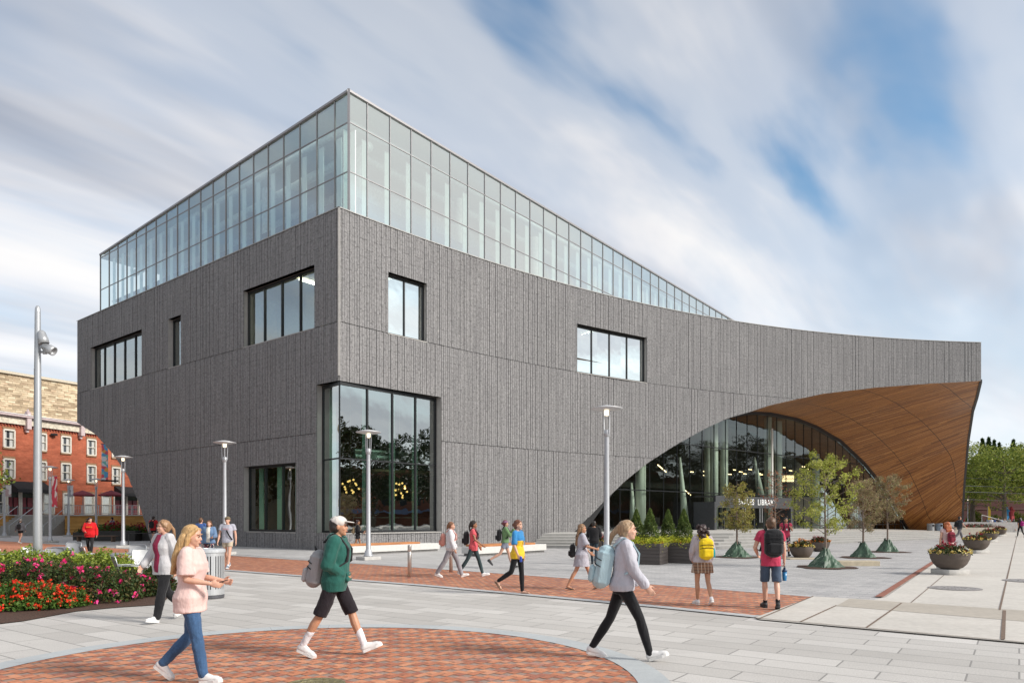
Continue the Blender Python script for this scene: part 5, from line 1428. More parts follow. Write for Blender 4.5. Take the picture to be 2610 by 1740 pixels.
def stems(n, rx, ry, h, rs):
    m = MB()
    for k in range(n):
        a = rs.uniform(0, 6.28); r_ = rs.uniform(.2, .8); m.tube([(0, 0, 0), (math.cos(a)*rx*r_*.5, math.sin(a)*ry*r_*.5, h*.5), (math.cos(a)*rx*r_, math.sin(a)*ry*r_, h*.85)], [.012, .008, .004], 4)
    return m
def bush(name, u, Y, rx, ry, h, lm, label, cat, group, n=4200, leaf=.06, flowers=(), seed=1, asp=.5):
    rs = np.random.RandomState(seed); p = P(u, 1, Y); o = empty(name, (p.x, p.y, 0), label, cat, group)
    leaves('foliage', dome(rs, n, rx, ry, h), leaf, lm, rs, asp, o, up=.3)
    stems(10, rx, ry, h, rs).build('stem', M_BARK, o)
    for fm, nf, fs_, lift in flowers:                # each bloom a tuft of petals
        c = dome(rs, nf, rx*1.03, ry*1.03, h*1.04, .12, .05 + lift); pts = (c[:, None, :] + rs.normal(size=(nf, 9, 3))*fs_*.42).reshape(-1, 3)
        f = leaves('blossom', pts, fs_, fm, rs, .8, o, up=.6); tag(f, kind='stuff')
    return o
# flower bed
bed = [G(*p) for p in ((-330, 1640), (-60, 1597), (60, 1583), (195, 1558), (300, 1548), (412, 1541), (445, 1505), (440, 1470), (380, 1430), (240, 1412), (-330, 1405))]
sheet('planting_bed', bed, M_SOIL, .014)
sd = 0
for u, Y, rx, ry, h, lb_ in ((-60, 16.8, 1.3, .9, .82, 'green leafy shrub cut off by the left edge'), (60, 17.0, 1.0, .9, .84, 'green leafy shrub left of the floodlight pole'), (165, 16.3, .95, .8, .80, 'green leafy shrub right of the floodlight pole'), (262, 16.6, .85, .8, .82, 'green leafy shrub at the right end of the row')):
    sd += 1; bush('green_shrub', u, Y, rx, ry, h, MG1, lb_, 'shrub', 'green shrubs in the flower bed', 6500, .085, (), sd)
for u, Y, rx, ry, h, lb_ in ((-70, 14.9, .8, .7, .62, 'rose bush at the very left edge'), (70, 15.0, .75, .7, .74, 'rose bush with the densest magenta blooms'), (165, 14.6, .75, .7, .76, 'rose bush in the middle of the bed with pink blooms'), (255, 14.2, .75, .65, .64, 'rose bush spilling over the mulch edge'), (330, 15.0, .6, .5, .50, 'sparse rose bush beside the cafe chair'), (388, 15.8, .5, .5, .52, 'small rose bush by the woman in the maroon top')):
    sd += 1; nf = {70: 64, 165: 58, -70: 40, 255: 34}.get(u, 20); bush('rose_bush', u, Y, rx, ry, h, MG2, lb_, 'rose bush', 'rose bushes in the flower bed', 4200, .065, ((M_PINK_F, nf, .055, 0),), sd)
for u, Y, rx, ry, h, lb_ in ((-60, 12.9, .75, .55, .42, 'clump of red flowers at the left edge'), (30, 12.9, .62, .50, .46, 'clump of red flowers second from the left edge'), (105, 13.1, .60, .5, .42, 'clump of red flowers nearest the paving corner'), (165, 13.3, .42, .4, .30, 'low end clump of the red flowers')):
    sd += 1; bush('red_flower_clump', u, Y, rx, ry, h, MG3, lb_, 'flowers', 'red flower clumps in front of the roses', 3600, .06, ((M_RED_F, 95, .05, 0),), sd)
rs = np.random.RandomState(9); pts = rs.uniform(-1, 1, (900, 3)); c0 = G(60, 1392)
fb_ = leaves('low_red_flowers', np.stack([G(20, 1400).x + (pts[:, 0]+1)*4.2, 20.8 + pts[:, 1]*.9, .16 + pts[:, 2]*.12], 1), .09, M_RED_F, rs, .8); tag(fb_, kind='stuff')
fb_ = leaves('low_flower_foliage', np.stack([G(20, 1400).x + (rs.uniform(-1, 1, 2600)+1)*4.2, 20.8 + rs.uniform(-1, 1, 2600)*1.0, .10 + rs.uniform(-1, 1, 2600)*.10], 1), .09, MG3, rs, .6); tag(fb_, kind='stuff')
# far planters at the terrace
for u, Y, w, h, lb_ in ((290, 52, 3.6, .75, 'long dark planter below the seated person'), (235, 54, 2.4, .6, 'brown planter behind the woman in the red hoodie'), (355, 53, 3.4, .55, 'far planter hedge beside the library foot')):
    p = P(u, 1, Y); o = empty('long_planter', (p.x, p.y, 0), lb_, 'planter', 'planters before the terrace'); m_ = MB(); m_.box((0, 0, h/2), (w, .9, h), bev=.02); m_.build('planter_box', mat('planter_black', (.03, .028, .026), .6), o)
    sd += 1; rs = np.random.RandomState(sd); leaves('foliage', dome(rs, 1500, w/2*.98, .5, .55, .6, h-.05), .14, MG3 if u != 235 else MG2, rs, .6, o)
    leaves('dark_leaves', dome(rs, 500, w/4, .4, .8, .6, h-.05), .16, M_MAR_F, rs, .6, o)
m_ = MB(); p = P(366, 1, 42)
m_.tube([(-.9, 0, 0), (-.9, 0, .78), (.9, 0, .78), (.9, 0, 0)], .025, 6); tag(m_.build('low_rail', M_BLK, loc=(p.x, p.y, 0)), 'low black hoop rail beside the red-shirted man', 'rail')
p = P(245, 1, 50); m_ = MB(); m_.box((0, 0, .42), (3, .5, .06)); m_.box((-1.2, 0, .2), (.1, .4, .4)); m_.box((1.2, 0, .2), (.1, .4, .4)); tag(m_.build('plank_bench', mat('plank', (.14, .09, .06), .7), loc=(p.x, p.y, 0)), 'dark plank bench before the terrace planters', 'bench')
# square planters with conifers
M_PLK = mat('planter_slats', (.085, .072, .066), .55, var=.2, vscale=3, stretch=(.5, .5, 6))
def box_planter(u, v, rz, label, s=1.0, Y=None):
    p = G(u, v) if Y is None else Vector((*P(u, 1, Y).xy, 0)); o = empty('square_planter', p, label, 'planter', 'square slatted planters with conifers', rz=rz, sc=s); m_ = MB()
    for k in range(6):
        for sx_, sy, a in ((0, -.5, 0), (0, .5, 0), (-.5, 0, 1), (.5, 0, 1)): m_.box((sx_, sy, .075+.125*k), (1.03, .035, .118) if not a else (.035, .97, .118), bev=.004)
    m_.box((0, 0, .36), (.94, .94, .66)); m_.build('slatted_box', M_PLK, o)
    m_ = MB(); m_.box((0, 0, .70), (.9, .9, .04)); m_.build('soil', M_SOIL, o)
    rs = np.random.RandomState(int(u)); n = 5200; z = rs.uniform(0, 1, n)**.8; a = rs.uniform(0, 6.28, n); r_ = .38*(1-z)**.8*(.62+.45*rs.uniform(0, 1, n)**.5)*(1+.12*np.sin(a*5+z*14)+.10*np.sin(a*3-z*31)) + .01
    leaves('conifer', np.stack([r_*np.cos(a), r_*np.sin(a), .66 + z*1.34], 1), .075, MGP, rs, .35, o, up=0)
    pts = []
    for k in range(9):
        a = k*.7; c = np.array([math.cos(a)*.42, math.sin(a)*.42, .80]); pts.append(c + rs.normal(size=(300, 3))*np.array([.13, .13, .09]))
    leaves('golden_foliage', np.concatenate(pts), .055, MGY, rs, .45, o)
    pts = [np.array([math.cos(a)*.46, math.sin(a)*.46, .78]) + rs.normal(size=(14, 3))*.03 for a in rs.uniform(0, 6.28, 14)]
    leaves('orange_blossom', np.concatenate(pts), .04, M_ORA_F, rs, .8, o); return o
PRZ = R(-28)
box_planter(1657, 1437, PRZ, 'front left planter of the conifer group', Y=25.9); box_planter(1743, 1431, PRZ, 'front right planter of the conifer group, beside the yellow backpack', Y=26.6)
box_planter(1622, 1, PRZ, 'rear left planter of the conifer group, mostly hidden', Y=27.6); box_planter(1703, 1, PRZ, 'rear right planter of the conifer group', Y=28.2)
# bowl planters
M_BOWL = mat('bowl_brown', (.105, .082, .068), .75, var=.12, vscale=3)
def bowl(u, Y, dia, label, slab=True, seed=1, front=M_YEL_F, group='flower bowls', tan=False, top=M_MAR_F):
    p = P(u, 1, Y); o = empty('bowl_planter', (p.x, p.y, 0), label, 'planter', group); r_ = dia/2; z0 = .17 if slab else 0
    if slab: m_ = MB(); m_.box((0, 0, .085), (dia*.66, dia*.66, .17), .2, bev=.012); m_.build('concrete_plinth', M_CONC, o)
    m_ = MB(); m_.lathe((0, 0, z0), [(r_*.38, 0), (r_*.62, .05), (r_*.82, .16), (r_*.95, .31), (r_, .45), (r_*1.0, .48), (r_*.95, .48), (r_*.93, .42), (0, .42)], 40); m_.build('bowl', M_BOWL, o, smooth=False)
    o.children[-1].data.polygons.foreach_set('use_smooth', [True]*len(o.children[-1].data.polygons))
    rs = np.random.RandomState(seed); leaves('foliage', dome(rs, 1700, r_*.98, r_*.98, .30, .6, z0+.44), .06, MG2, rs, .55, o)
    n = 46; a = rs.uniform(0, 6.28, n); c = np.stack([np.cos(a)*r_*rs.uniform(.86, 1.06, n), np.sin(a)*r_*rs.uniform(.86, 1.06, n), z0+.50+rs.uniform(-.03, .07, n)], 1); leaves('yellow_blossom', (c[:, None]+rs.normal(size=(n, 7, 3))*.022).reshape(-1, 3), .05, front, rs, .85, o)
    n = 42; c = dome(rs, n, r_*.8, r_*.8, .34, .3, z0+.48); leaves('dark_red_blossom', (c[:, None]+rs.normal(size=(n, 8, 3))*.022).reshape(-1, 3), .05, top, rs, .85, o); return o
bowl(2421, 20.9, 1.06, 'nearest flower bowl on the concrete walk', True, 1); bowl(2489, 33.5, 1.10, 'second flower bowl along the walk', True, 2); bowl(2521, 49, 1.10, 'third flower bowl along the walk', True, 3); bowl(2548, 65, 1.10, 'fourth and farthest flower bowl along the walk', True, 4)
bowl(2043, 29.6, .95, 'flower bowl with cream and orange blooms beside the largest young tree', False, 5, top=M_ORA_F); bowl(2089, 35.5, .95, 'flower bowl with dark red blooms behind the trunk of the largest young tree', False, 6, M_ORA_F); bowl(1533, 37, .9, 'flower bowl half hidden beside the nearest street lamp', False, 7)
for u, Y, w, lb_ in ((2180, 25.0, 1.45, 'empty low concrete slab beside the largest green tree bag'), (2038, 29.2, 1.35, 'low concrete slab under the cream and orange flower bowl')):
    p = P(u, 1, Y); m_ = MB(); m_.box((0, 0, .085 if w > 1.4 else .02), (w, .6 if w > 1.4 else 1.2, .17 if w > 1.4 else .04), .05, bev=.01); tag(m_.build('concrete_slab', mat('tan_slab', (.44, .38, .28), .85), loc=(p.x, p.y, 0)), lb_, 'slab')
# young trees with watering bags
ML_Y = leaf_mat('young_leaf', [(.18, .21, .03), (.29, .33, .05), (.42, .44, .09), (.50, .47, .17)], .35); ML_B = leaf_mat('tan_leaf', [(.20, .17, .08), (.30, .26, .13), (.32, .19, .13), (.27, .29, .11)], .3); ML_R = leaf_mat('rusty_leaf', [(.22, .06, .02), (.33, .10, .04), (.26, .16, .06)], .3); ML_O = leaf_mat('olive_leaf', [(.17, .17, .04), (.27, .26, .06), (.36, .33, .09), (.32, .21, .08)], .3)
def young(u, Y, h, cw, lm, label, n, bare=.35, seed=1, leaf=.085, droop=0, trunk=.05, zc=None):
    rs = np.random.RandomState(seed); r0 = random.Random(seed); p = P(u, 1, Y); o = empty('young_tree', (p.x, p.y, 0), label, 'tree', 'young trees planted in the square'); m_ = MB(); z0 = h*bare
    m_.tube([(0, 0, 0), (.01, .01, h*.3), (-.02, 0, h*.6), (.01, 0, h*.97)], [trunk, trunk*.8, trunk*.5, .006], 8); pts = []
    nb = 40
    for k in range(nb):
        z = z0 + (h*.93-z0)*(k+.5)/nb; a = k*2.4 + r0.uniform(-.4, .4); f = math.sin(math.pi*min(1, max(.08, ((z-z0)/(h-z0))*.86+.14)))**.8; L_ = cw*f*r0.uniform(.45, 1.05) + .08
        e = Vector((math.cos(a)*L_, math.sin(a)*L_, z + (L_*.45 if not droop else -L_*droop + .1))); s = Vector((0, 0, z)); md = s.lerp(e, .5) + Vector((r0.uniform(-.04, .04), r0.uniform(-.04, .04), .06)); m_.tube([s, md, e], [.012, .008, .003], 4)
        for j in range(3):
            t_ = r0.uniform(.35, .95); b = s.lerp(e, t_); e2 = b + Vector((r0.uniform(-.25, .25), r0.uniform(-.25, .25), r0.uniform(-.12, .2)))*(.5+L_*.6); m_.tube([b, e2], [.005, .002], 3)
            kk = max(1, int(n/(nb*4))); q = rs.uniform(.2, 1, kk)[:, None]; pts.append(np.array(b)*(1-q) + np.array(e2)*q + rs.normal(size=(kk, 3))*.055)
        kk = max(1, int(n/(nb*4))); q = rs.uniform(.45, 1.02, kk)[:, None]; pts.append(np.array(md)*(1-q) + np.array(e)*q + rs.normal(size=(kk, 3))*.06)
    m_.build('trunk', mat('young_bark', (.20, .15, .12), .85, var=.3, vscale=12), o); leaves('crown', np.concatenate(pts), leaf, lm, rs, .42, o, up=.2); return o
YT = [(1878, 30.2, 3.3, .95, ML_O, 'drooping olive young tree left of the library sign', 4200, .36, 21, .085, .35), (1976, 36.5, 4.3, .95, ML_R, 'nearly bare young tree with a few rusty leaves', 520, .30, 22, .10, 0),
      (2103.7, 23.9, 3.85, 1.28, ML_Y, 'largest young tree with bright green leaves', 5200, .27, 23, .085, 0), (2200, 29.9, 3.35, .85, ML_B, 'young tree with sparse brownish leaves next to the largest one', 5600, .30, 24, .075, 0), (2262, 34.9, 3.8, .95, ML_B, 'young tree farthest right in front of the timber arch', 6500, .36, 25, .08, 0)]
M_BAG = mat('green_bag', (.048, .095, .058), .5, var=.3, vscale=5, bump=.5, bscale=9, spec=.5)
for i, (u, Y, h, cw, lm, lb_, n, br_, s_, lf, dr) in enumerate(YT):
    young(u, Y, h, cw, lm, lb_, n, br_, s_, lf, dr); p = P(u, 1, Y)
    rs = np.random.RandomState(s_); m_ = MB(); n_ = 40; vs = []
    for j in range(n_): a = 6.2832*j/n_; rr_ = (1 + .10*math.sin(3*a+i) + .06*math.sin(7*a)); vs.append((math.cos(a)*rr_*.95, math.sin(a)*rr_*.95, .018 + .0))
    m_.add([(0, 0, .05)] + vs, [(0, 1+j, 1+(j+1) % n_) for j in range(n_)]); md = m_.build('mulch_ring', M_SOIL, loc=(p.x, p.y, .004)); tag(md, kind='stuff')
    if i == 1: continue
    lbs = {0: 'green watering bag under the drooping olive tree', 2: 'largest green watering bag, split at the front, under the bright green tree', 3: 'green watering bag under the sparse brownish tree', 4: 'green watering bag at the foot of the tree farthest right'}[i]
    bg_ = empty('watering_bag', (p.x, p.y, .03), lbs, 'watering bag', 'green watering bags round the young trees', rz=i*.8); m_ = MB(); N_, K_ = 34, 7; vs = []; rj = random.Random(i*7+2)
    for k in range(K_+1):
        t_ = k/K_; z = .56*t_
        for j in range(N_):
            a = 6.2832*j/N_; fold = .20*abs(math.sin(a*3.5 + i))*(1-t_*.3) - .10 + rj.uniform(-.06, .06)
            r_ = (.40*(1-t_)**1.15 + .13)*(1 + fold) ; sq = 1 + .12*math.cos(2*a + i)
            vs.append((math.cos(a)*r_*sq, math.sin(a)*r_/sq, z + rj.uniform(-.025, .025)*(k > 0) + .06*math.sin(a*2 + i)*t_ + (rj.uniform(-.05, .07) if k == K_ else 0)))
    m_.add(vs, [(k*N_+j, k*N_+(j+1) % N_, (k+1)*N_+(j+1) % N_, (k+1)*N_+j) for k in range(K_) for j in range(N_)]); m_.build('bag_skin', M_BAG, bg_)
    m_ = MB(); m_.tube([(.06, 0, .56), (.12, .02, .64), (.20, .02, .60)], .014, 5); m_.build('tie_strap', M_BLK, bg_)
# ================================================================ beyond the library on the right
p = P(2480, 1345, 72); o = empty('low_concrete_wall', (p.x, p.y, 0), 'low tan concrete planter wall with small flowers past the second bowl', 'wall'); m_ = MB(); m_.box((.6, 0, .35), (5.2, .5, .75)); m_.build('wall_block', mat('tan_wall', (.44, .40, .33), .85), o)
rs = np.random.RandomState(5); leaves('foliage', dome(rs, 900, 2.4, .5, .4, .6, .7) + np.array([.6, .3, 0]), .12, MG2, rs, .6, o); leaves('maroon_blossom', dome(rs, 200, 2.2, .4, .45, .3, .7) + np.array([.4, .2, 0]), .10, M_MAR_F, rs, .8, o)
p = P(2480, 1, 84); m_ = MB(); m_.box((2.5, 0, .55), (11, .4, 1.3)); tag(m_.build('ramp_wall', mat('ramp_wall', (.36, .35, .34), .85), loc=(p.x, p.y, 0)), 'grey ramp wall behind the parked bicycles', 'wall')
def bike(u, Y, rz, label, col):
    p = P(u, 1, Y); o = empty('bicycle', (p.x, p.y, 0), label, 'bicycle', 'bicycles parked at the ramp', rz=rz)
    for x in (-.52, .52):
        m_ = MB(); m_.tube([(x+.34*math.cos(a), 0, .34+.34*math.sin(a)) for a in np.linspace(0, 6.2832, 25)], .022, 6, caps=False); wv = m_.build('wheel', M_BLK, o)
        m_ = MB(); 
        for a in np.linspace(0, 6.28, 13)[:-1]: m_.beam((x, 0, .34), (x+.33*math.cos(a), 0, .34+.33*math.sin(a)), .006, .006)
        m_.build('spokes', M_STEEL, wv)
    m_ = MB(); pts = {'bb': (-.08, 0, .30), 'seat': (-.22, 0, .80), 'head': (.34, 0, .84), 'rear': (-.52, 0, .34), 'fr': (.52, 0, .34)}
    for a, b in (('bb', 'seat'), ('bb', 'head'), ('seat', 'head'), ('bb', 'rear'), ('seat', 'rear'), ('head', 'fr')): m_.tube([pts[a], pts[b]], .018, 6)
    m_.build('frame', mat('bike_' + col, {'black': (.03, .03, .03), 'blue': (.05, .12, .3), 'grey': (.3, .3, .3)}[col], .4), o)
    m_ = MB(); m_.ell((-.23, 0, .90), (.13, .07, .03)); m_.build('saddle', M_BLK, o); m_ = MB(); m_.tube([(.34, 0, .84), (.33, 0, 1.0), (.40, 0, 1.02)], .015, 6); m_.tube([(.38, -.28, 1.0), (.40, 0, 1.02), (.38, .28, 1.0)], .014, 6); m_.build('handlebar', M_STEEL, o)
bike(2492, 78, .2, 'leftmost bicycle parked at the ramp wall', 'black'); bike(2505, 78.5, -.25, 'blue bicycle in the middle of the three at the ramp', 'blue'); bike(2517, 78, .5, 'grey bicycle nearest the crowd', 'grey')
for u, Y, col, lb_ in ((2372, 80, (.30, .31, .32), 'grey recycling bin in front of the timber arch'), (2393, 80.5, (.22, .27, .33), 'blue grey recycling bin in front of the timber arch')):
    p = P(u, 1, Y); o = empty('recycling_bin', (p.x, p.y, .05), lb_, 'bin', 'round bins at the timber arch'); m_ = MB(); m_.lathe((0, 0, 0), [(.36, 0), (.37, .03), (.37, .92), (.38, .94), (.38, 1.0), (.33, 1.03), (0, 1.03)], 24); m_.build('drum', mat('drum%d' % u, col, .5, .3), o); m_ = MB(); m_.box((.08, -.36, .80), (.2, .06, .2)); m_.build('slot', M_BLK, o)
def barrier(u, Y, w, label):
    p = P(u, 1, Y); o = empty('crowd_barrier', (p.x, p.y, 0), label, 'barrier', 'steel crowd barriers'); m_ = MB(); m_.tube([(-w/2, 0, .25), (-w/2, 0, 1.0), (-w/2+.1, 0, 1.1), (w/2-.1, 0, 1.1), (w/2, 0, 1.0), (w/2, 0, .25), (-w/2, 0, .25)], .025, 6)
    for k in range(1, 14): m_.beam((-w/2+w*k/14, 0, .25), (-w/2+w*k/14, 0, 1.1), .015, .015)
    m_.build('rail_panel', M_STEEL, o)
    for s in (-1, 1): m_ = MB(); m_.beam((s*w*.35, -.3, .02), (s*w*.35, .3, .02), .04, .03); m_.beam((s*w*.35, 0, .02), (s*w*.35, 0, .25), .03, .03); m_.build('foot', M_STEEL, o)
barrier(2469, 100, 2.4, 'left crowd barrier beneath the distant lamp'); barrier(2498, 100, 2.2, 'right crowd barrier beneath the distant lamp')
p = P(2520, 1, 94); o = empty('ramp_handrail', (p.x, p.y, 0), 'pale sloping handrail at the left of the far crowd', 'handrail'); m_ = MB(); m_.tube([(-.9, 0, .4), (-.9, 0, 2.1), (2.0, 0, 1.3), (2.0, 0, .1)], .04, 6); m_.build('rail', mat('white_rail', (.6, .6, .58), .5), o)
# coloured pillars
for u, Y, col, lb_, nm in ((2564.5, 122, (.02, .22, .48), 'bright blue kiosk pillar above the far crowd', 'blue'), (2578, 122, (.42, .05, .06), 'red kiosk pillar beside the blue one', 'red')):
    p = P(u, 1, Y); o = empty('kiosk_pillar', (p.x, p.y, 0), lb_, 'pillar', 'kiosk pillars', sc=.62); m_ = MB(); m_.lathe((0, 0, 0), [(.75, 0), (.75, .3), (.6, .4), (.6, 4.4), (.85, 4.5), (.85, 4.9), (.4, 5.2), (.5, 5.6), (.0, 6.0)], 14); m_.build('pillar_body', mat('pil_'+nm, col, .5, var=.1), o)
    m_ = MB(); m_.box((0, -.62, 2.6), (.8, .05, 1.4)); m_.build('poster_panel', mat('pilp_'+nm, tuple(min(1, c*1.8+.05) for c in col), .5), o)
p = P(2518, 1, 118); o = empty('feather_flag', (p.x, p.y, 0), 'tall narrow yellow flag left of the far crowd', 'flag', sc=.64); m_ = MB(); m_.tube([(0, 0, 0), (0, 0, 5.6), (.3, 0, 5.8)], .04, 5); m_.build('pole', M_STEEL, o); m_ = MB(); m_.add([(0, 0, 5.6), (.3, 0, 5.7), (.75, 0, 4.6), (.7, 0, 2.4), (0, 0, 2.0), (0, .03, 5.6), (.3, .03, 5.7), (.75, .03, 4.6), (.7, .03, 2.4), (0, .03, 2.0)], [(0,1,2,3,4), (9,8,7,6,5), (0,5,6,1), (1,6,7,2), (2,7,8,3), (3,8,9,4)]); m_.build('flag_cloth', mat('flag_yellow', (.65, .45, .04), .7), o)
# dark brick building under the trees
o = empty('dark_brick_building', (*P(2450, 1, 140).xy, 0), 'low dark red brick building under the trees beyond the library', 'building'); m_ = MB(); m_.box((14, 5, 3.4), (42, 10, 6.8)); m_.build('brick_wall', mat('dark_maroon_brick', (.095, .038, .036), .9, var=.3, vscale=3, stretch=(1, 1, 5)), o)
m_ = MB(); m_.box((14, -.1, 3.5), (42, .1, .15)); m_.build('stone_course', mat('course', (.16, .09, .08), .8), o)
sd += 1
for k, (u, Y, w, h) in enumerate(((2483, 132, 1.6, 3.0), (2590, 128, 2.2, 2.6), (2536, 134, 1.8, 2.2))):
    bush('street_shrub', u, Y, w, w*.7, h, ML1, ['leafy bush in front of the dark brick building, left of the flag', 'leafy bush near the red pillar at the right', 'low bush behind the middle of the far crowd'][k], 'bush', 'bushes before the dark brick building', 1800, .3, (), 60+k)
# overhead wires
for k, (v0_, v1_, Y) in enumerate(((1253, 1256, 110), (1238, 1240, 112), (1272, 1276, 110), (1216, 1226, 114))):
    a, b = P(2380, v0_-3, Y), P(2800, v1_, Y); m_ = MB(); m_.tube([a, a.lerp(b, .5) - Vector((0, 0, .25)), b], .035 if k < 2 else .022, 4); tag(m_.build('overhead_wire', mat('wire_grey', (.12, .12, .13), .6)), ['thickest overhead wire across the trees', 'second overhead wire, just above the thickest', 'lowest overhead wire across the trees', 'highest thin overhead wire across the trees'][k], 'wire', 'overhead wires')
# leafy branch tip poking in at the left edge
rs = np.random.RandomState(3); p = P(-15, 1300, 30); o = empty('street_tree', (P(-60, 1, 30).x, 30, 0), 'small tree whose leafy branch pokes in at the left edge', 'tree'); m_ = MB(); m_.tube([(0, 0, 0), (.05, 0, 2.2), (.1, 0, 4.4)], [.09, .07, .03], 7); m_.tube([(.05, 0, 2.4), (.8, 0, 3.2)], [.04, .02], 5); m_.build('trunk', M_BARK, o)
cs = [np.array(c) + rs.normal(size=(240, 3))*np.array([.20, .3, .16])*1.1 for c in ((.75, 0, 3.35), (.35, .1, 3.0), (0, 0, 3.6), (-.4, 0, 4.2), (.1, .2, 4.6), (.45, 0, 3.9))]; leaves('crown', np.concatenate(cs), .16, ML1, rs, .55, o)
# ================================================================ people
def cloth(name, col, sc=1.0, pattern=None):
    key = 'cloth_' + name
    if key in _mc: return _mc[key]
    m, t, b = newmat(key); co = t.n('ShaderNodeTexCoord').outputs['Object']
    f = t.noise(t.mapping(co, scale=(1, 1, .45)), 7, 4, .55, .8)
    c = t.mix(t.ramp(f, [(.3, 0), (.7, 1)]), tuple(x*.80 for x in col), tuple(min(1, x*1.12) for x in col))
    if pattern == 'floral':
        vo = t.n('ShaderNodeTexVoronoi', feature='F1'); t.l(co, vo.inputs['Vector']); vo.inputs['Scale'].default_value = 22
        sv = t.n('ShaderNodeSeparateColor', i_0=vo.outputs['Color'])
        c = t.ramp(sv.outputs[0], [(0, (.03, .03, .05)), (.45, (.35, .03, .06)), (.62, (.55, .5, .45)), (.78, (.04, .06, .10)), (.9, (.5, .2, .2))], 'CONSTANT')
    if pattern == 'plaid':
        sp = t.n('ShaderNodeSeparateXYZ', i_0=co)
        a = t.math('LESS_THAN', t.math('FRACT', t.math('MULTIPLY', sp.outputs[2], 16)), .22); bb = t.math('LESS_THAN', t.math('FRACT', t.math('MULTIPLY', sp.outputs[1], 14)), .2)
        c = t.mix(t.math('MULTIPLY', a, .7), c, (.05, .03, .03)); c = t.mix(t.math('MULTIPLY', bb, .5), c, (.6, .5, .4))
    if pattern == 'denim': c = t.mix(.4, c, t.ramp(t.noise(co, 120, 2, .6), [(.35, .25), (.65, .75)]), 'OVERLAY')
    t.l(c, b.inputs['Base Color']); b.inputs['Roughness'].default_value = .85; b.inputs['Specular IOR Level'].default_value = .2
    b.inputs['Sheen Weight'].default_value = .15
    bn = t.n('ShaderNodeBump', i_Strength=.7, i_Distance=.02, i_Height=t.noise(t.mapping(co, rot=(.4, .5, 0), scale=(1.2, 1.2, .5)), 9, 4, .55, 1.2)); t.l(bn.outputs[0], b.inputs['Normal'])
    _mc[key] = m; return m
def skin(tone):
    k = 'skin_' + tone
    if k in _mc: return _mc[k]
    col = {'light': (.60, .36, .26), 'tan': (.50, .27, .165), 'brown': (.32, .16, .09), 'dark': (.14, .065, .04)}[tone]
    m, t, b = newmat(k); co = t.n('ShaderNodeTexCoord').outputs['Object']
    c = t.mix(t.ramp(t.noise(co, 9, 4, .6), [(.3, 0), (.7, 1)]), tuple(x*.88 for x in col), (min(1, col[0]*1.1), col[1]*1.02, col[2]*1.0))
    t.l(c, b.inputs['Base Color']); b.inputs['Roughness'].default_value = .5; b.inputs['Subsurface Weight'].default_value = .08; b.inputs['Subsurface Radius'].default_value = (.02, .008, .004)
    _mc[k] = m; return m
def hairm(name, col):
    k = 'hair_' + name
    if k in _mc: return _mc[k]
    m, t, b = newmat(k); co = t.n('ShaderNodeTexCoord').outputs['Object']
    f = t.noise(t.mapping(co, scale=(1, 1, .12)), 60, 3, .6, .5)
    t.l(t.mix(t.ramp(f, [(.3, 0), (.7, 1)]), tuple(x*.55 for x in col), tuple(min(1, x*1.3) for x in col)), b.inputs['Base Color'])
    b.inputs['Roughness'].default_value = .45
    bn = t.n('ShaderNodeBump', i_Strength=.6, i_Distance=.01, i_Height=f); t.l(bn.outputs[0], b.inputs['Normal']); _mc[k] = m; return m

_FE = []
def remesh(mb, name, m, vox, parent, sm=4, fac=.5):
    me = mb.mesh('tmp', m); o = bpy.data.objects.new('tmp', me); COL.objects.link(o)
    r = o.modifiers.new('r', 'REMESH'); r.mode = 'VOXEL'; r.voxel_size = vox; r.use_smooth_shade = True
    s = o.modifiers.new('s', 'SMOOTH'); s.factor = fac; s.iterations = sm
    if vox < .0125 and name in ('shirt', 'trousers', 'shorts', 'hoodie', 'sweater', 'jacket', 'skirt', 'hood', 'pocket', 'hair', 'sock', 'jersey_front'):
        tx = bpy.data.textures.get('folds') or bpy.data.textures.new('folds', 'CLOUDS'); tx.noise_scale = .13; tx.noise_depth = 2
        d = o.modifiers.new('d', 'DISPLACE'); d.texture = tx; d.strength = .022 if name != 'hair' else .030; d.mid_level = .45; d.texture_coords = 'LOCAL'
        s2 = o.modifiers.new('s2', 'SMOOTH'); s2.factor = .4; s2.iterations = 1
    dg = bpy.context.evaluated_depsgraph_get(); dg.update()
    out = bpy.data.meshes.new_from_object(o.evaluated_get(dg)); out.name = name
    bpy.data.objects.remove(o); bpy.data.meshes.remove(me)
    if not out.materials: out.materials.append(m)
    out.polygons.foreach_set('use_smooth', [True]*len(out.polygons))
    return link(name, out, parent)
def rings(mb, rs, n=20):
    """rs: (x, z, rx, ry[, ycenter]) closed loft"""
    vs = []; 
    for r in rs:
        for j in range(n):
            t = 2*math.pi*j/n; c, s = math.cos(t), math.sin(t); e = .82
            vs.append((r[0] + r[2]*math.copysign(abs(c)**e, c), (r[4] if len(r) > 4 else 0) + r[3]*math.copysign(abs(s)**e, s), r[1]))
    k = len(rs)
    fs = [(i*n+j, i*n+(j+1)%n, (i+1)*n+(j+1)%n, (i+1)*n+j) for i in range(k-1) for j in range(n)] + [tuple(range(n-1,-1,-1)), tuple(range((k-1)*n, k*n))]
    return mb.add(vs, fs)

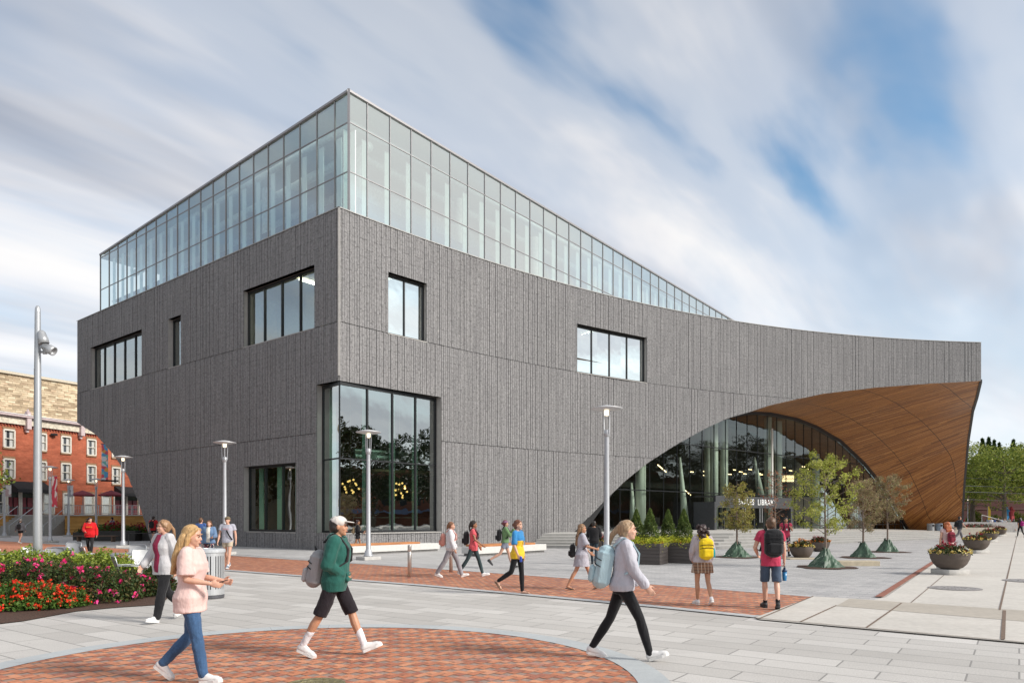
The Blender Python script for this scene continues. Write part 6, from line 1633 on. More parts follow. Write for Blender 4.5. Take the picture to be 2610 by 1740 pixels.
def person(spec):
    g = spec.get; fem = g('fem', True); h = g('h', 1.65); sc = h/1.75; vox = g('vox', .014)
    ps = dict(lt=18, lk=5, lf=-10, rt=-16, rk=25, rf=30, la=(-18, 8, 15, 0), ra=(20, 8, 25, 0), lean=0, yaw=0, pitch=0, lout=0); ps.update(g('pose', {}))
    loc = Vector(g('loc')); fa = R(g('face', 0))
    o = empty('person', loc, g('label'), 'person', g('group'), rz=fa, sc=sc)
    sk = skin(g('skin', 'light'))
    # ---- joints
    hw = .095 if fem else .092; legs = {}
    for sd, th, kn, ft in ((1, ps['lt'], ps['lk'], ps['lf']), (-1, ps['rt'], ps['rk'], ps['rf'])):
        hip = Vector((0, hw*sd, 0)); a = R(th); kp = hip + Vector((math.sin(a)*.44, 0, -math.cos(a)*.44)); b = R(th-kn)
        an = kp + Vector((math.sin(b)*.42, -.02*sd, -math.cos(b)*.42)); f = R(ft)
        fd = Vector((math.cos(f), .12*sd, -math.sin(f))).normalized(); fu = Vector((math.sin(f), 0, math.cos(f)))
        heel = an - fu*.055 - fd*.045; toe = heel + fd*.245
        legs[sd] = (hip, kp, an, heel, toe, fd, fu)
    low = min(min(l[3].z - l[6].z*.03, l[4].z - .022) for l in legs.values())
    hz = -low + g('lift', 0)
    if g('sit'): hz = g('sit')
    Z = Vector((0, 0, hz)); ln = math.tan(R(ps['lean']))
    def T(x, y, z): return Vector((x + ln*z, y, hz + z))
    for sd in legs: legs[sd] = tuple([p + Z for p in legs[sd][:5]] + list(legs[sd][5:]))
    shw = (.158 if fem else .188)*g('bulk', 1)
    arms = {}
    for sd, (sw, ab, el, inn) in ((1, ps['la']), (-1, ps['ra'])):
        s = T(0, shw*sd, .475); a = R(sw); ud = Vector((math.sin(a), sd*math.sin(R(ab)), -math.cos(a))).normalized()
        e = s + ud*.285; b = R(sw+el); fdir = Vector((math.sin(b)*math.cos(R(inn)), -sd*math.sin(R(inn)) + sd*.08, -math.cos(b)*max(.2, math.cos(R(inn))) if abs(math.cos(b)) > .3 else -math.cos(b))).normalized()
        w = e + fdir*.245; arms[sd] = (s, e, w, fdir)
    # ---- torso section table (x centre, z, rx, ry)
    if fem: TR = [(-.01, -.10, .10, .150), (-.01, 0, .115, .172), (0, .10, .095, .138), (0, .18, .088, .125), (.012, .30, .115, .145), (.008, .36, .118, .150), (0, .44, .090, .150), (-.005, .50, .065, .10), (-.005, .545, .05, .055)]
    else: TR = [(-.01, -.10, .10, .150), (-.01, 0, .115, .162), (0, .10, .105, .148), (0, .20, .108, .150), (.005, .32, .122, .172), (0, .42, .110, .180), (-.005, .495, .075, .13), (-.005, .545, .055, .06)]
    bk = g('bulk', 1)
    def tors(t, z0, z1, flare=0, bag=0):
        out = []
        zs = sorted(set([z0, z1] + [r[1] for r in TR if z0 < r[1] < z1]))
        for z in zs:
            v = [float(np.interp(z, [r[1] for r in TR], [r[i] for r in TR])) for i in (0, 2, 3)]
            k = max(0, (.2 - z)/.4); tt = t + bag*math.exp(-((z-.12)/.16)**2)
            if z < -.10: v[1:] = [TR[0][2]+(-.10-z)*.05, TR[0][3]+(-.10-z)*.05]
            out.append((v[0] + ln*z, hz+z, v[1]*bk + tt + flare*k, v[2]*bk + tt + flare*k))
        return out
    hd = T(.012, 0, .655); yaw = Matrix.Rotation(R(ps['yaw']), 3, 'Z') @ Matrix.Rotation(R(ps['pitch']), 3, 'Y')
    Mh = yaw.to_4x4()
    def Hd(x, y, z): return hd + yaw @ Vector((x, y, z))
    # ---- body: one continuous skin
    B = MB(); rings(B, tors(-.012, -.10, .545))
    B.cap(T(-.012, 0, .50), Hd(-.015, 0, -.06), .052, .050, 12)
    B.ell(Hd(-.012, 0, .018), (.094, .077, .096), Mh, 16, 11); B.ell(Hd(.022, 0, -.038), (.068, .058, .078), Mh, 14, 9); B.ell(Hd(.058, 0, -.092), (.026, .028, .024), Mh)
    B.cap(Hd(.082, 0, .004), Hd(.094, 0, -.026), .008, .012, 8); B.ell(Hd(.074, .034, .026), (.017, .025, .008), Mh, 8, 6); B.ell(Hd(.074, -.034, .026), (.017, .025, .008), Mh, 8, 6)
    for y in (1, -1): B.ell(Hd(-.002, .077*y, -.012), (.020, .012, .032), Mh); B.ell(Hd(.055, .036*y, -.032), (.026, .022, .026), Mh, 8, 6)
    B.ell(Hd(.082, 0, -.062), (.012, .024, .010), Mh, 8, 6)
    for sd, (s, e, w, f) in arms.items():
        ar = 1 if not fem else .86; ar *= .5 + .5*bk
        B.cap(s, s.lerp(e, .5), .052*ar, .045*ar); B.cap(s.lerp(e, .4), e, .046*ar, .038*ar); B.cap(e, e.lerp(w, .35), .038*ar, .040*ar); B.cap(e.lerp(w, .35), w, .040*ar, .025*ar)
        hd_ = g('handdir', {}).get(sd, f); n = Vector((0, -sd, 0)); n = (n - hd_*n.dot(hd_)); n = n.normalized() if n.length > .1 else Vector((1, 0, 0)); tdir = n.cross(hd_).normalized()
        if tdir.x < 0: tdir = -tdir
        Mp = Matrix((tdir, n, hd_)).transposed().to_4x4()
        B.ell(w + hd_*.045, (.040, .016, .052), Mp, 10, 7)
        curl = g('curl', {}).get(sd, 28)
        for i, L_ in enumerate((.070, .080, .074, .058)):
            p = w + hd_*.078 + tdir*(.030 - .019*i); a1 = R(curl*.5 + 4*i); a2 = R(curl*1.5 + 6*i)
            q = p + (hd_*math.cos(a1) + n*math.sin(a1))*L_*.5; r_ = q + (hd_*math.cos(a2) + n*math.sin(a2))*L_*.5
            B.cap(p, q, .0088, .0082, 7); B.cap(q, r_, .0082, .0072, 7)
        p = w + hd_*.022 + tdir*.028; q = p + (tdir*.7 + hd_*.7)*.034 + n*.008; r_ = q + (tdir*.25 + hd_*.95)*.03 + n*.01
        B.cap(p, q, .012, .010, 7); B.cap(q, r_, .010, .008, 7)
    for sd, (hip, kp, an, heel, toe, fd, fu) in legs.items():
        k_ = (1.0 if fem else 1.03)*g('leg', 1)
        B.cap(hip + Vector((-.005, 0, -.02)), hip.lerp(kp, .55), .082*k_, .066*k_); B.cap(hip.lerp(kp, .5), kp, .067*k_, .050*k_); B.cap(kp, kp.lerp(an, .3) + Vector((-.008, 0, 0)), .047*k_, .052*k_); B.cap(kp.lerp(an, .3) + Vector((-.008, 0, 0)), an, .052*k_, .031*k_)
        B.cap(an, heel + fd*.03 + fu*.02, .030, .026); B.cap(heel + fd*.05 + fu*.025, toe - fd*.05 + fu*.006, .028, .024); B.ell(toe - fd*.04 + fu*.004, (.04, .034, .016), Matrix((fd, fu.cross(fd), fu)).transposed().to_4x4())
    remesh(B, 'body', sk, g('bvox', vox), o, 3)
    if vox < .02:
        E = MB()
        for y in (1, -1): E.ell(Hd(.0865, .031*y, .006), (.008, .0125, .006), Mh, 8, 6)
        E.build('eyes', mat('eye_dark', (.03, .02, .015), .25), o, smooth=True)
        E = MB(); E.ell(Hd(.0935, 0, -.063), (.006, .020, .0065), Mh, 8, 6); E.build('lips', mat('lips', (.38, .12, .10), .5), o, smooth=True)
        E = MB()
        for y in (1, -1): E.cap(Hd(.094, .018*y, .030), Hd(.083, .050*y, .030), .004, .003, 6)
        E.build('eyebrows', hairm(*g('hair')[1:3]) if g('hair') else sk, o, smooth=True)
    # ---- bottoms
    bt = g('bottom')
    if bt:
        kind, m = bt[0], bt[1]; C = MB()
        if kind in ('jeans', 'leggings', 'pants', 'shorts', 'longshorts', 'cropped'):
            t = {'leggings': .008, 'jeans': .014, 'pants': .022, 'shorts': .022, 'longshorts': .030, 'cropped': .006}[kind]
            rings(C, tors(min(.008, t*.8), -.10, .10))
            for sd, (hip, kp, an, heel, toe, fd, fu) in legs.items():
                C.cap(hip + Vector((-.005, 0, -.02)), hip.lerp(kp, .5 if 'shorts' not in kind else .2), .084+min(t, .014), .068+t*.9)
                if kind == 'shorts': C.tube([hip.lerp(kp, .0), hip.lerp(kp, .25), hip.lerp(kp, .50)], [.084+t*.3, .078+t*.5, .076+t*.7], 14)
                elif kind == 'longshorts': C.tube([hip.lerp(kp, .1), hip.lerp(kp, .5), hip.lerp(kp, 1.0)], [.084+t*.2, .070+t*.6, .060+t*.9], 14)
                else:
                    C.cap(hip.lerp(kp, .45), kp, .068+t, .051+t); en = kp.lerp(an, .97 if kind != 'cropped' else .85)
                    C.cap(kp, kp.lerp(en, .35), .05+t, .053+t); C.cap(kp.lerp(en, .35), en, .053+t, .033+t*1.3)
            remesh(C, {'shorts': 'shorts', 'longshorts': 'shorts', 'leggings': 'leggings'}.get(kind, 'trousers'), m, vox, o, 3)
        elif kind == 'skirt':
            rings(C, tors(.012, -.05, .10) if 0 else [(0, hz+.10, .105, .15), (-.01, hz, .135, .19), (-.01, hz-.10, .16, .215), (0, hz-bt[2], .19, .235)])
            remesh(C, 'skirt', m, vox, o, 3)
    # ---- shoes
    sh = g('shoe'); so_ = g('sock')
    for sd, (hip, kp, an, heel, toe, fd, fu) in legs.items():
        sdv = fu.cross(fd).normalized(); Mf = Matrix((fd, sdv, fu)).transposed().to_4x4()
        if so_:
            C = MB(); C.cap(an.lerp(kp, so_[1]), an, .040 if so_[1] < .2 else .05, .040, 12); C.cap(an, heel + fd*.05 + fu*.03, .040, .036, 12); remesh(C, 'sock', so_[0], vox, o, 2)
        if sh:
            C = MB(); kind = sh[1] if len(sh) > 1 else 'sneaker'
            if kind == 'sneaker':
                C.cap(an - fu*.005, heel + fu*.03 + fd*.03, .043, .040, 12); C.cap(heel + fd*.03 + fu*.028, toe - fd*.055 + fu*.012, .042, .036, 12); C.ell(toe - fd*.048 + fu*.008, (.056, .043, .028), Mf, 12, 8)
                C.cap(an + fd*.01, heel + fd*.13 + fu*.028, .038, .034, 12)
                remesh(C, 'shoe', sh[0], vox*.8, o, 2)
                D = MB(); c_ = heel.lerp(toe, .5) - fu*.012
                q = []
                for z in (-.016, .016):
                    for (x, y) in ((-.125, -.018), (-.11, -.034), (-.02, -.034), (.05, -.045), (.10, -.038), (.132, -.012), (.132, .012), (.10, .038), (.05, .045), (-.02, .034), (-.11, .034), (-.125, .018)): q.append(c_ + fd*x + sdv*y + fu*z)
                D.add(q, [tuple(range(11, -1, -1)), tuple(range(12, 24))] + [(i, (i+1)%12, 12+(i+1)%12, 12+i) for i in range(12)]); D.build('sole', sh[2] if len(sh) > 2 else mat('white_sole', (.7, .69, .67), .6), o)
            else:
                D = MB(); c_ = heel.lerp(toe, .5) - fu*.018
                D.box(c_, (.25, .075, .018), M=Mf, bev=.005); D.cap(toe - fd*.05 + sdv*.03, toe - fd*.09 + fu*.04, .006, .006); D.cap(toe - fd*.05 - sdv*.03, toe - fd*.09 + fu*.04, .006, .006); D.build('sandal', sh[0], o)
    # ---- top
    tp = g('top')
    if tp:
        kind, m = tp[0], tp[1]; t = {'tee': .014, 'tank': .008, 'hoodie': .034, 'sweater': .028, 'jacket': .036, 'big': .030, 'dress': .02}[kind]
        hem = tp[2] if len(tp) > 2 else -.10; slv = tp[3] if len(tp) > 3 else {'tee': .55, 'tank': 0, 'hoodie': 2, 'sweater': 2, 'jacket': 2, 'big': .8, 'dress': .5}[kind]
        C = MB(); rings(C, tors(t, hem, .515, flare=tp[4] if len(tp) > 4 else (.02 if kind in ('big', 'tee', 'jacket') else .0), bag=.012 if kind == 'hoodie' else 0))
        for sd, (s, e, w, f) in arms.items():
            ar = (.86 if fem else 1)
            if slv > 0:
                C.cap(T(0, shw*sd*.72, .478), s, .058*ar+t*.7, .052*ar+t*.8); k1 = min(1, slv); (C.cap(s, s.lerp(e, k1), .054*ar+t*.9, .048*ar+t*.9) if slv > 1 else C.tube([s, s.lerp(e, k1*.6), s.lerp(e, k1)], [.056*ar+t*.8, .055*ar+t*1.1, .056*ar+t*1.5], 12))
                if slv > 1: C.cap(e, e.lerp(w, .9*(slv-1)), .046*ar+t*.8, .034+t*.8)
        remesh(C, {'tee': 'shirt', 'tank': 'shirt', 'big': 'shirt', 'dress': 'dress'}.get(kind, kind), m, vox, o, 4)
        if kind in ('hoodie',):
            C = MB(); C.cap(T(-.055, -.07, .53), T(-.055, .07, .53), .045, .045); C.cap(T(-.08, -.05, .50), T(-.08, .05, .50), .05, .05); C.cap(T(-.03, -.08, .54), T(.05, -.055, .50), .028, .02); C.cap(T(-.03, .08, .54), T(.05, .055, .50), .028, .02)
            remesh(C, 'hood', m, vox, o, 3)
            C = MB(); C.cap(T(.115+t, -.07, .02), T(.115+t, .07, .02), .035, .035); C.cap(T(.11+t, -.06, .08), T(.11+t, .06, .08), .03, .03); remesh(C, 'pocket', m, vox, o, 3)
    if g('inner'):                                    # shirt seen in an open jacket
        C = MB(); rings(C, [(x+.020, z, a, b*(.62 if z < .42 else .50)) for x, z, a, b in tors(.044, g('inner')[1], .525)]); remesh(C, 'shirt', g('inner')[0], vox, o, 3)
    if g('jersey'):
        C = MB(); rings(C, [(x, z, a*1.01, b*1.01) for x, z, a, b in tors(.019, -.115, .30, flare=.02)]); remesh(C, 'jersey_front', g('jersey'), vox, o, 2)
    if g('logo'):
        lt_, m_, zz, size = g('logo'); x = max(TR, key=lambda r: r[2])[2]*bk + g('logox', .05)
        text('shirt_lettering', lt_, size, face_M(T(x, 0, zz), (0, 1, 0)), m_, o, .004)
    # ---- hair and hats
    hr = g('hair')
    if hr:
        m = hairm(hr[1], hr[2]); C = MB(); st = hr[0]
        C.ell(Hd(-.022, 0, .036), (.098, .086, .092), Mh, 16, 10); C.ell(Hd(-.045, 0, -.015), (.070, .080, .085), Mh, 14, 9)
        if st in ('long', 'pony', 'bun', 'curly'):
            for y in (1, -1): C.cap(Hd(.045, .050*y, .075), Hd(-.01, .082*y, .0), .022, .022)
        if st == 'long':
            L_ = hr[3] if len(hr) > 3 else .32; bx = g('blow', 0)
            for y in (-.06, -.03, 0, .03, .06): C.cap(Hd(-.07, y, -.02), Hd(-.10 - bx*.5, y*1.25, -L_*.55), .042, .040); C.cap(Hd(-.10 - bx*.5, y*1.25, -L_*.55), Hd(-.11 - bx, y*1.1, -L_), .040, .020)
            for y in (1, -1): C.cap(Hd(-.015, .078*y, -.01), Hd(-.035 - bx*.3, .085*y, -L_*.6), .022, .020)
        if st == 'curly':
            rr = random.Random(4)
            for k in range(34): 
                a = rr.uniform(0, 6.28); z = rr.uniform(-.24, .10); r_ = .085 + .04*rr.random(); x_ = -.04 - abs(math.cos(a))*r_ if z < .05 else math.cos(a)*r_*.6 - .02
                C.ell(Hd(x_, math.sin(a)*r_, z), rr.uniform(.024, .04), n=7, m_=5)
        if st == 'pony':
            bx = g('blow', 0); C.ell(Hd(-.10, 0, .03), .034); C.cap(Hd(-.11, 0, .03), Hd(-.135 - bx, 0, -.05), .032, .030); C.cap(Hd(-.135 - bx, 0, -.05), Hd(-.14 - bx*1.6, .01, -.20), .030, .010)
        if st == 'bun': C.ell(Hd(-.115, 0, .0), .042)
        remesh(C, 'hair', m, vox*.9, o, 2)
    if g('cap'):
        C = MB(); C.ell(Hd(-.012, 0, .050), (.108, .092, .078), Mh, 18, 12); remesh(C, 'cap', g('cap'), vox, o, 2)
        C = MB(); C.ell(Hd(.115, 0, .052), (.070, .066, .008), Mh @ Matrix.Rotation(R(8), 4, 'Y'), 16, 6); C.build('cap_brim', g('cap'), o, smooth=True)
    if g('band'):
        C = MB(); C.ell(Hd(-.012, 0, .055), (.104, .090, .040), Mh, 18, 10); C.build('headband', g('band'), o, smooth=True)
    if g('glasses'):
        C = MB()
        for y in (1, -1): C.tube([Hd(.02, .083*y, .008), Hd(.095, .062*y, .006)], .003, 5); C.tube([Hd(.1, (.031+.02*math.cos(a))*y, .005+.016*math.sin(a)) for a in np.linspace(0, 6.28, 10)], .002, 4)
        C.build('glasses', M_BLK, o)
    if g('strap'):
        C = MB(); pts = [T(.0, -.10, .53), T(.10, -.04, .42), T(.150, .04, .28), T(.155, .11, .15), T(.10, .185, .02)] if not g('strapflip') else [T(.0, .10, .53), T(.10, .04, .42), T(.150, -.04, .28), T(.155, -.11, .15), T(.10, -.185, .02)]
        for a, b in zip(pts, pts[1:]): C.beam(a, b, .045, .01, up=(1, 0, 0))
        C.build('cross_body_strap', M_BLK, o)
    Mw = Matrix.Translation(loc) @ Matrix.Rotation(fa, 4, 'Z') @ Matrix.Scale(sc, 4)
    W = lambda p: Mw @ Vector(p)
    # ---- backpack: a thing of its own, carried
    bp_ = g('pack')
    if bp_:
        m, lb_ = bp_[0], bp_[1]; s = bp_[2] if len(bp_) > 2 else 1; dx = -.145*bk - (.03 if tp and tp[0] in ('hoodie', 'jacket', 'big') else 0); sag = g('sag', 0)
        base = T(dx - .08*s, 0, .05 - sag); bo = empty('backpack', W(base), lb_, 'backpack', None, rz=fa, sc=sc)
        C = MB(); tilt = Matrix.Rotation(ln + g('ptilt', 0), 4, 'Y')
        def bx(c, sz, bev): C.box(tilt @ Vector(c), sz, M=tilt, bev=bev)
        bx((0, 0, .21*s), (.17*s, .29*s, .40*s), .045*s); C.ell(tilt @ Vector((0, 0, .38*s)), (.085*s, .135*s, .07*s), n=14, m_=8); C.ell(tilt @ Vector((-.02, 0, .10*s)), (.10*s, .15*s, .12*s), n=14, m_=8)
        remesh(C, 'pack_body', m, vox, bo, 5)
        C = MB(); C.box(tilt @ Vector((-.115*s, 0, .13*s)), (.06*s, .22*s, .18*s), M=tilt, bev=.025*s); remesh(C, 'front_pocket', bp_[3] if len(bp_) > 3 else m, vox, bo, 4)
        C = MB()
        for zz in (.30*s, .235*s): C.tube([tilt @ Vector((-.04*s, -.15*s, zz-.02)), tilt @ Vector((-.095*s, -.10*s, zz)), tilt @ Vector((-.10*s, 0, zz+.01)), tilt @ Vector((-.095*s, .10*s, zz)), tilt @ Vector((-.04*s, .15*s, zz-.02))], .006, 5)
        C.build('zip', M_BLK, bo, smooth=True)
        tk = t if tp else .01
        for y in (1, -1):
            C = MB(); pts = [base*0 + T(dx+.03, .07*y, .46), T(-.03, .10*y, .545 + tk*.6), T(.06, .105*y, .50 + tk*.5), T(.125+tk, .10*y, .38), T(.12+tk, .125*y, .24), T(.0, .165*y+.02*y, .14)]
            pts = [(p - base) for p in pts]
            for a, b in zip(pts, pts[1:]): C.beam(a, b, .05, .016, up=(0, 0, 1) if abs((b-a).normalized().z) < .7 else (1, 0, 0))
            C.build('shoulder_strap', g('pstrap', m), bo)
        C = MB(); C.tube([Vector((.03, -.03, .43*s)), Vector((.02, 0, .48*s)), Vector((.03, .03, .43*s))], .008, 6); C.build('grab_handle', M_BLK, bo, smooth=True)
    o['_hands'] = 0; del o['_hands']
    return o, arms, W, fa, sc
c_ = cloth
WH = mat('white_shoe', (.68, .67, .66), .6, var=.06); BLS = mat('black_shoe', (.03, .03, .032), .6)
NEAR = dict(vox=.009, bvox=.0065)
def item(name, W, fa, sc, p, label, cat, parts):
    o = empty(name, W(p), label, cat, None, rz=fa, sc=sc)
    for nm, f, m in parts:
        mb = MB(); f(mb); mb.build(nm, m, o, smooth=True)
    return o
# 1 blonde woman in pink, nearest, walking right looking at her phone
P1 = person(dict(loc=G(488, 1738)+Vector((0, 0, 0)), face=4, h=1.63, label='nearest walker, blonde woman in a loose pale pink top and blue jeans', skin='light', pose=dict(lt=-6, lk=38, lf=42, rt=12, rk=4, rf=-4, la=(8, 10, 72, 12), ra=(4, 10, 76, 12), yaw=0, pitch=8),
    hair=('long', 'blonde', (.48, .30, .13), .42), blow=.03, top=('big', c_('palepink', (.72, .52, .48)), -.16, .85, .03), bottom=('jeans', c_('jean', (.05, .11, .22), pattern='denim')), shoe=(WH,), curl={1: 45, -1: 45}, **NEAR))
_, ar, W, fa, sc = P1; w = ar[1][2]
item('phone', W, fa, sc, ar[-1][2] + ar[-1][3]*.09 + Vector((.01, .03, .03)), 'dark phone held by the blonde woman in pink', 'phone', [('phone_case', lambda m: m.box((0, 0, 0), (.14, .07, .009), M=Matrix.Rotation(-.3, 4, 'Y'), bev=.003), M_BLK)])
# 2 woman in maroon top and grey jacket
person(dict(loc=G(418, 1583), face=240, h=1.68, label='woman in maroon top, open grey jacket and black trousers beside the rose bushes', skin='light', pose=dict(lt=14, lk=4, lf=-10, rt=-14, rk=30, rf=30, la=(-12, 14, 14, 0), ra=(16, 12, 20, 0), yaw=-14),
    hair=('pony', 'darkblonde', (.32, .18, .09)), blow=.03, top=('jacket', c_('heather', (.50, .49, .50)), -.14), inner=(c_('maroon', (.20, .012, .045)), -.10), bottom=('pants', c_('black', (.014, .014, .016))), sock=(c_('maroon', (.20, .012, .045)), .25), shoe=(WH,), **NEAR))
# 3 man in cap and green hoodie
person(dict(loc=G(855, 1673), face=2, h=1.74, fem=False, label='man in white cap, green hoodie and black shorts crossing the brick circle', skin='tan', pose=dict(lt=24, lk=3, lf=-22, rt=-22, rk=8, rf=22, la=(-14, 12, 62, 42), ra=(-14, 12, 62, 42), lean=3),
    hair=('short', 'black', (.03, .022, .018)), cap=c_('offwhite', (.62, .58, .54)), top=('hoodie', c_('bottle', (.020, .105, .085)), -.12), bottom=('longshorts', c_('blackshort', (.018, .014, .018))), sock=(c_('whitesock', (.72, .70, .72)), .45), shoe=(WH,),
    pack=(c_('greypack', (.30, .30, .31)), 'grey backpack worn by the man in the white cap', 1.0, c_('palepack', (.42, .42, .43))), pstrap=M_BLK, sag=.12, ptilt=.12, **NEAR))
# 4 woman with pale blue backpack
person(dict(loc=G(1588, 1680), face=-6, h=1.72, label='woman in grey hoodie and black leggings walking right at the edge of the brick circle', skin='light', pose=dict(lt=-20, lk=12, lf=14, rt=26, rk=10, rf=-20, la=(-8, 8, 14, 0), ra=(14, 10, 24, 0), lean=4),
    hair=('pony', 'sandy', (.36, .24, .14)), blow=.05, top=('hoodie', c_('palegrey', (.50, .49, .54)), -.06), bottom=('leggings', c_('blacklegging', (.012, .012, .014))), shoe=(WH,), sock=(c_('black', (.014, .014, .016)), .06),
    pack=(c_('iceblue', (.42, .57, .62)), 'pale blue backpack on the woman in the grey hoodie', 1.15), sag=.08, ptilt=.10, **NEAR))
# 5 girl with yellow backpack
P5 = person(dict(loc=G(1790, 1542), face=96, h=1.57, label='girl with dark curly hair walking away in a lilac sweater and plaid shorts', skin='tan', pose=dict(lt=6, lk=3, lf=-2, rt=-10, rk=26, rf=26, la=(2, 14, 40, 20), ra=(0, 18, 30, 10)),
    hair=('curly', 'darkbrown', (.035, .016, .014)), top=('sweater', c_('lilac', (.46, .40, .42)), -.06), bottom=('skirt', c_('plaid', (.24, .13, .08), pattern='plaid'), .25), shoe=(WH,), sock=(c_('whitesock', (.72, .70, .72)), .07),
    pack=(c_('yellow', (.78, .55, .015)), 'bright yellow backpack on the girl walking away', 1.0), vox=.010, bvox=.008))
_, ar, W, fa, sc = P5
item('water_bottle', W, fa, sc, Vector((-.20, -.17, 1.03)), 'turquoise bottle in the side pocket of the yellow backpack', 'bottle', [('bottle_body', lambda m: m.lathe((0, 0, 0), [(.033, 0), (.035, .02), (.035, .15), (.02, .18), (.02, .2), (0, .2)], 14), mat('turquoise', (.02, .38, .48), .3))])
# 6 man in raspberry shirt with black backpack
P6 = person(dict(loc=G(1964, 1551), face=84, h=1.70, fem=False, label='man in raspberry shirt and blue shorts walking away with a bottle in his hand', skin='light', pose=dict(lt=8, lk=3, lf=-3, rt=-9, rk=16, rf=18, la=(4, 20, 50, 25), ra=(2, 12, 10, 0), yaw=10),
    hair=('short', 'brown', (.12, .06, .03)), glasses=True, top=('tee', c_('raspberry', (.50, .045, .10)), -.14), bottom=('longshorts', c_('bluegrey', (.06, .085, .13))), shoe=(BLS, 'sneaker', BLS), sock=(c_('black', (.014, .014, .016)), .15),
    pack=(c_('packblack', (.018, .018, .02)), 'large black backpack on the man in the raspberry shirt', 1.15), curl={-1: 70}, vox=.010, bvox=.008))
_, ar, W, fa, sc = P6; w = ar[-1][2]
item('shaker_bottle', W, fa, sc, w + Vector((.02, -.01, -.38)), 'blue shaker bottle hanging from the hand of the man in the raspberry shirt', 'bottle', [('bottle_body', lambda m: m.lathe((0, 0, 0), [(.035, 0), (.038, .01), (.045, .17), (0, .175)], 16), mat('shaker_blue', (.02, .17, .36), .25)), ('bottle_lid', lambda m: m.lathe((0, 0, .17), [(.048, 0), (.048, .035), (.025, .05), (.02, .075), (0, .08)], 16), mat('shaker_lid', (.02, .05, .12), .4)), ('carry_loop', lambda m: m.tube([(-.03, 0, .2), (-.03, 0, .27), (0, 0, .29), (.03, 0, .27), (.03, 0, .2)], .006, 6), M_BLK)])
# 7 man with lanyard facing the camera
P7 = person(dict(loc=G(2003, 1416), face=262, h=1.74, fem=False, label='man in raspberry shirt with a lanyard walking towards the camera', skin='tan', pose=dict(lt=16, lk=4, lf=-10, rt=-14, rk=35, rf=30, la=(10, 14, 115, 30), ra=(-4, 14, 14, 0)),
    hair=('short', 'black', (.03, .022, .018)), top=('tee', c_('raspberry2', (.48, .05, .10)), -.12, .35), bottom=('longshorts', c_('camo', (.30, .30, .34), pattern='floral')), shoe=(BLS, 'sneaker', BLS), sock=(c_('black', (.014, .014, .016)), .2),
    pack=(c_('packblack', (.018, .018, .02)), 'black backpack whose straps show on the man with the lanyard', .9)))
_, ar, W, fa, sc = P7
item('lanyard', W, fa, sc, Vector((.17, 0, 1.17)), 'white badge on a lanyard worn by the man facing the camera', 'lanyard', [('badge', lambda m: m.box((0, 0, 0), (.006, .07, .09)), WH), ('cord', lambda m: m.tube([(0, 0, .05), (-.015, .05, .2), (-.12, .07, .32)], .005, 5).tube([(0, 0, .05), (-.015, -.05, .2), (-.12, -.07, .32)], .005, 5), mat('maroon_cord', (.15, .01, .03), .7))])
# 8 red-haired woman
person(dict(loc=Vector((*P(2414, 1, 23).xy, 0)), face=92, h=1.60, bulk=1.12, label='woman with long red hair walking away behind the nearest bowl planter', skin='light', pose=dict(la=(-6, 16, 10, 0), ra=(6, 16, 12, 0)),
    hair=('long', 'ginger', (.42, .11, .03), .34), top=('tee', c_('pinkwhite', (.58, .42, .40)), -.06, .3), bottom=('jeans', c_('jean', (.05, .11, .22), pattern='denim')), shoe=(WH,), pack=(c_('maroonpack', (.22, .02, .04)), 'maroon backpack on the red-haired woman', .85), vox=.012))
# 9 man walking right behind her
person(dict(loc=G(2446, 1379), face=0, h=1.86, fem=False, label='tall man in a charcoal shirt striding right past the timber arch', skin='light', pose=dict(lt=20, lk=4, lf=-14, rt=-20, rk=28, rf=30), hair=('short', 'black', (.03, .022, .018)), top=('tee', c_('charcoal', (.05, .055, .065)), -.10), bottom=('pants', c_('greytrouser', (.16, .15, .16))), shoe=(WH,),
    pack=(c_('packblack', (.018, .018, .02)), 'dark backpack on the tall man by the timber arch', .9), vox=.018))
MP = 'students walking along the brick band'
# 10..16
person(dict(loc=G(1150, 1471.5), face=-2, h=1.64, label='woman in white hoodie and grey trousers walking beside the bollard', skin='light', pose=dict(lt=24, lk=6, lf=-18, rt=-24, rk=10, rf=18, la=(-10, 8, 12, 0), ra=(8, 8, 12, 0), pitch=-6), hair=('pony', 'auburn', (.22, .10, .05)), top=('hoodie', c_('whitehood', (.66, .66, .68)), -.10), bottom=('pants', c_('greysweat', (.27, .26, .28))), shoe=(WH,), pack=(c_('pinkpack', (.60, .27, .22)), 'peach pink backpack on the woman in the white hoodie', .85)))
person(dict(loc=G(1207, 1469), face=-4, h=1.66, label='woman in coral shirt and dark leggings walking beside the one in white', skin='brown', pose=dict(lt=20, lk=4, lf=-14, rt=-24, rk=10, rf=20, la=(6, 10, 24, 10), ra=(14, 8, 40, 0)), hair=('pony', 'black', (.02, .014, .012)), top=('tee', c_('coral', (.62, .10, .12)), -.13, .5), bottom=('leggings', c_('darkteal', (.035, .06, .065))), shoe=(WH,), pack=(c_('packblack', (.018, .018, .02)), 'black backpack on the woman in the coral shirt', .9)))
person(dict(loc=G(1288, 1448), face=6, h=1.66, label='woman in green sweater and denim shorts with a striped headband', skin='light', pose=dict(lt=18, lk=2, lf=-8, rt=-26, rk=34, rf=44, la=(40, 16, 100, 20), ra=(30, 10, 90, 20)), hair=('bun', 'maroonish', (.16, .04, .05)), band=c_('purpleband', (.36, .22, .38)), top=('sweater', c_('sage', (.16, .28, .13)), -.02), bottom=('shorts', c_('palejean', (.24, .26, .32), pattern='denim')), shoe=(BLS, 'sneaker', BLS), pack=(c_('packblack', (.018, .018, .02)), 'dark backpack on the woman in the green sweater', .9)))
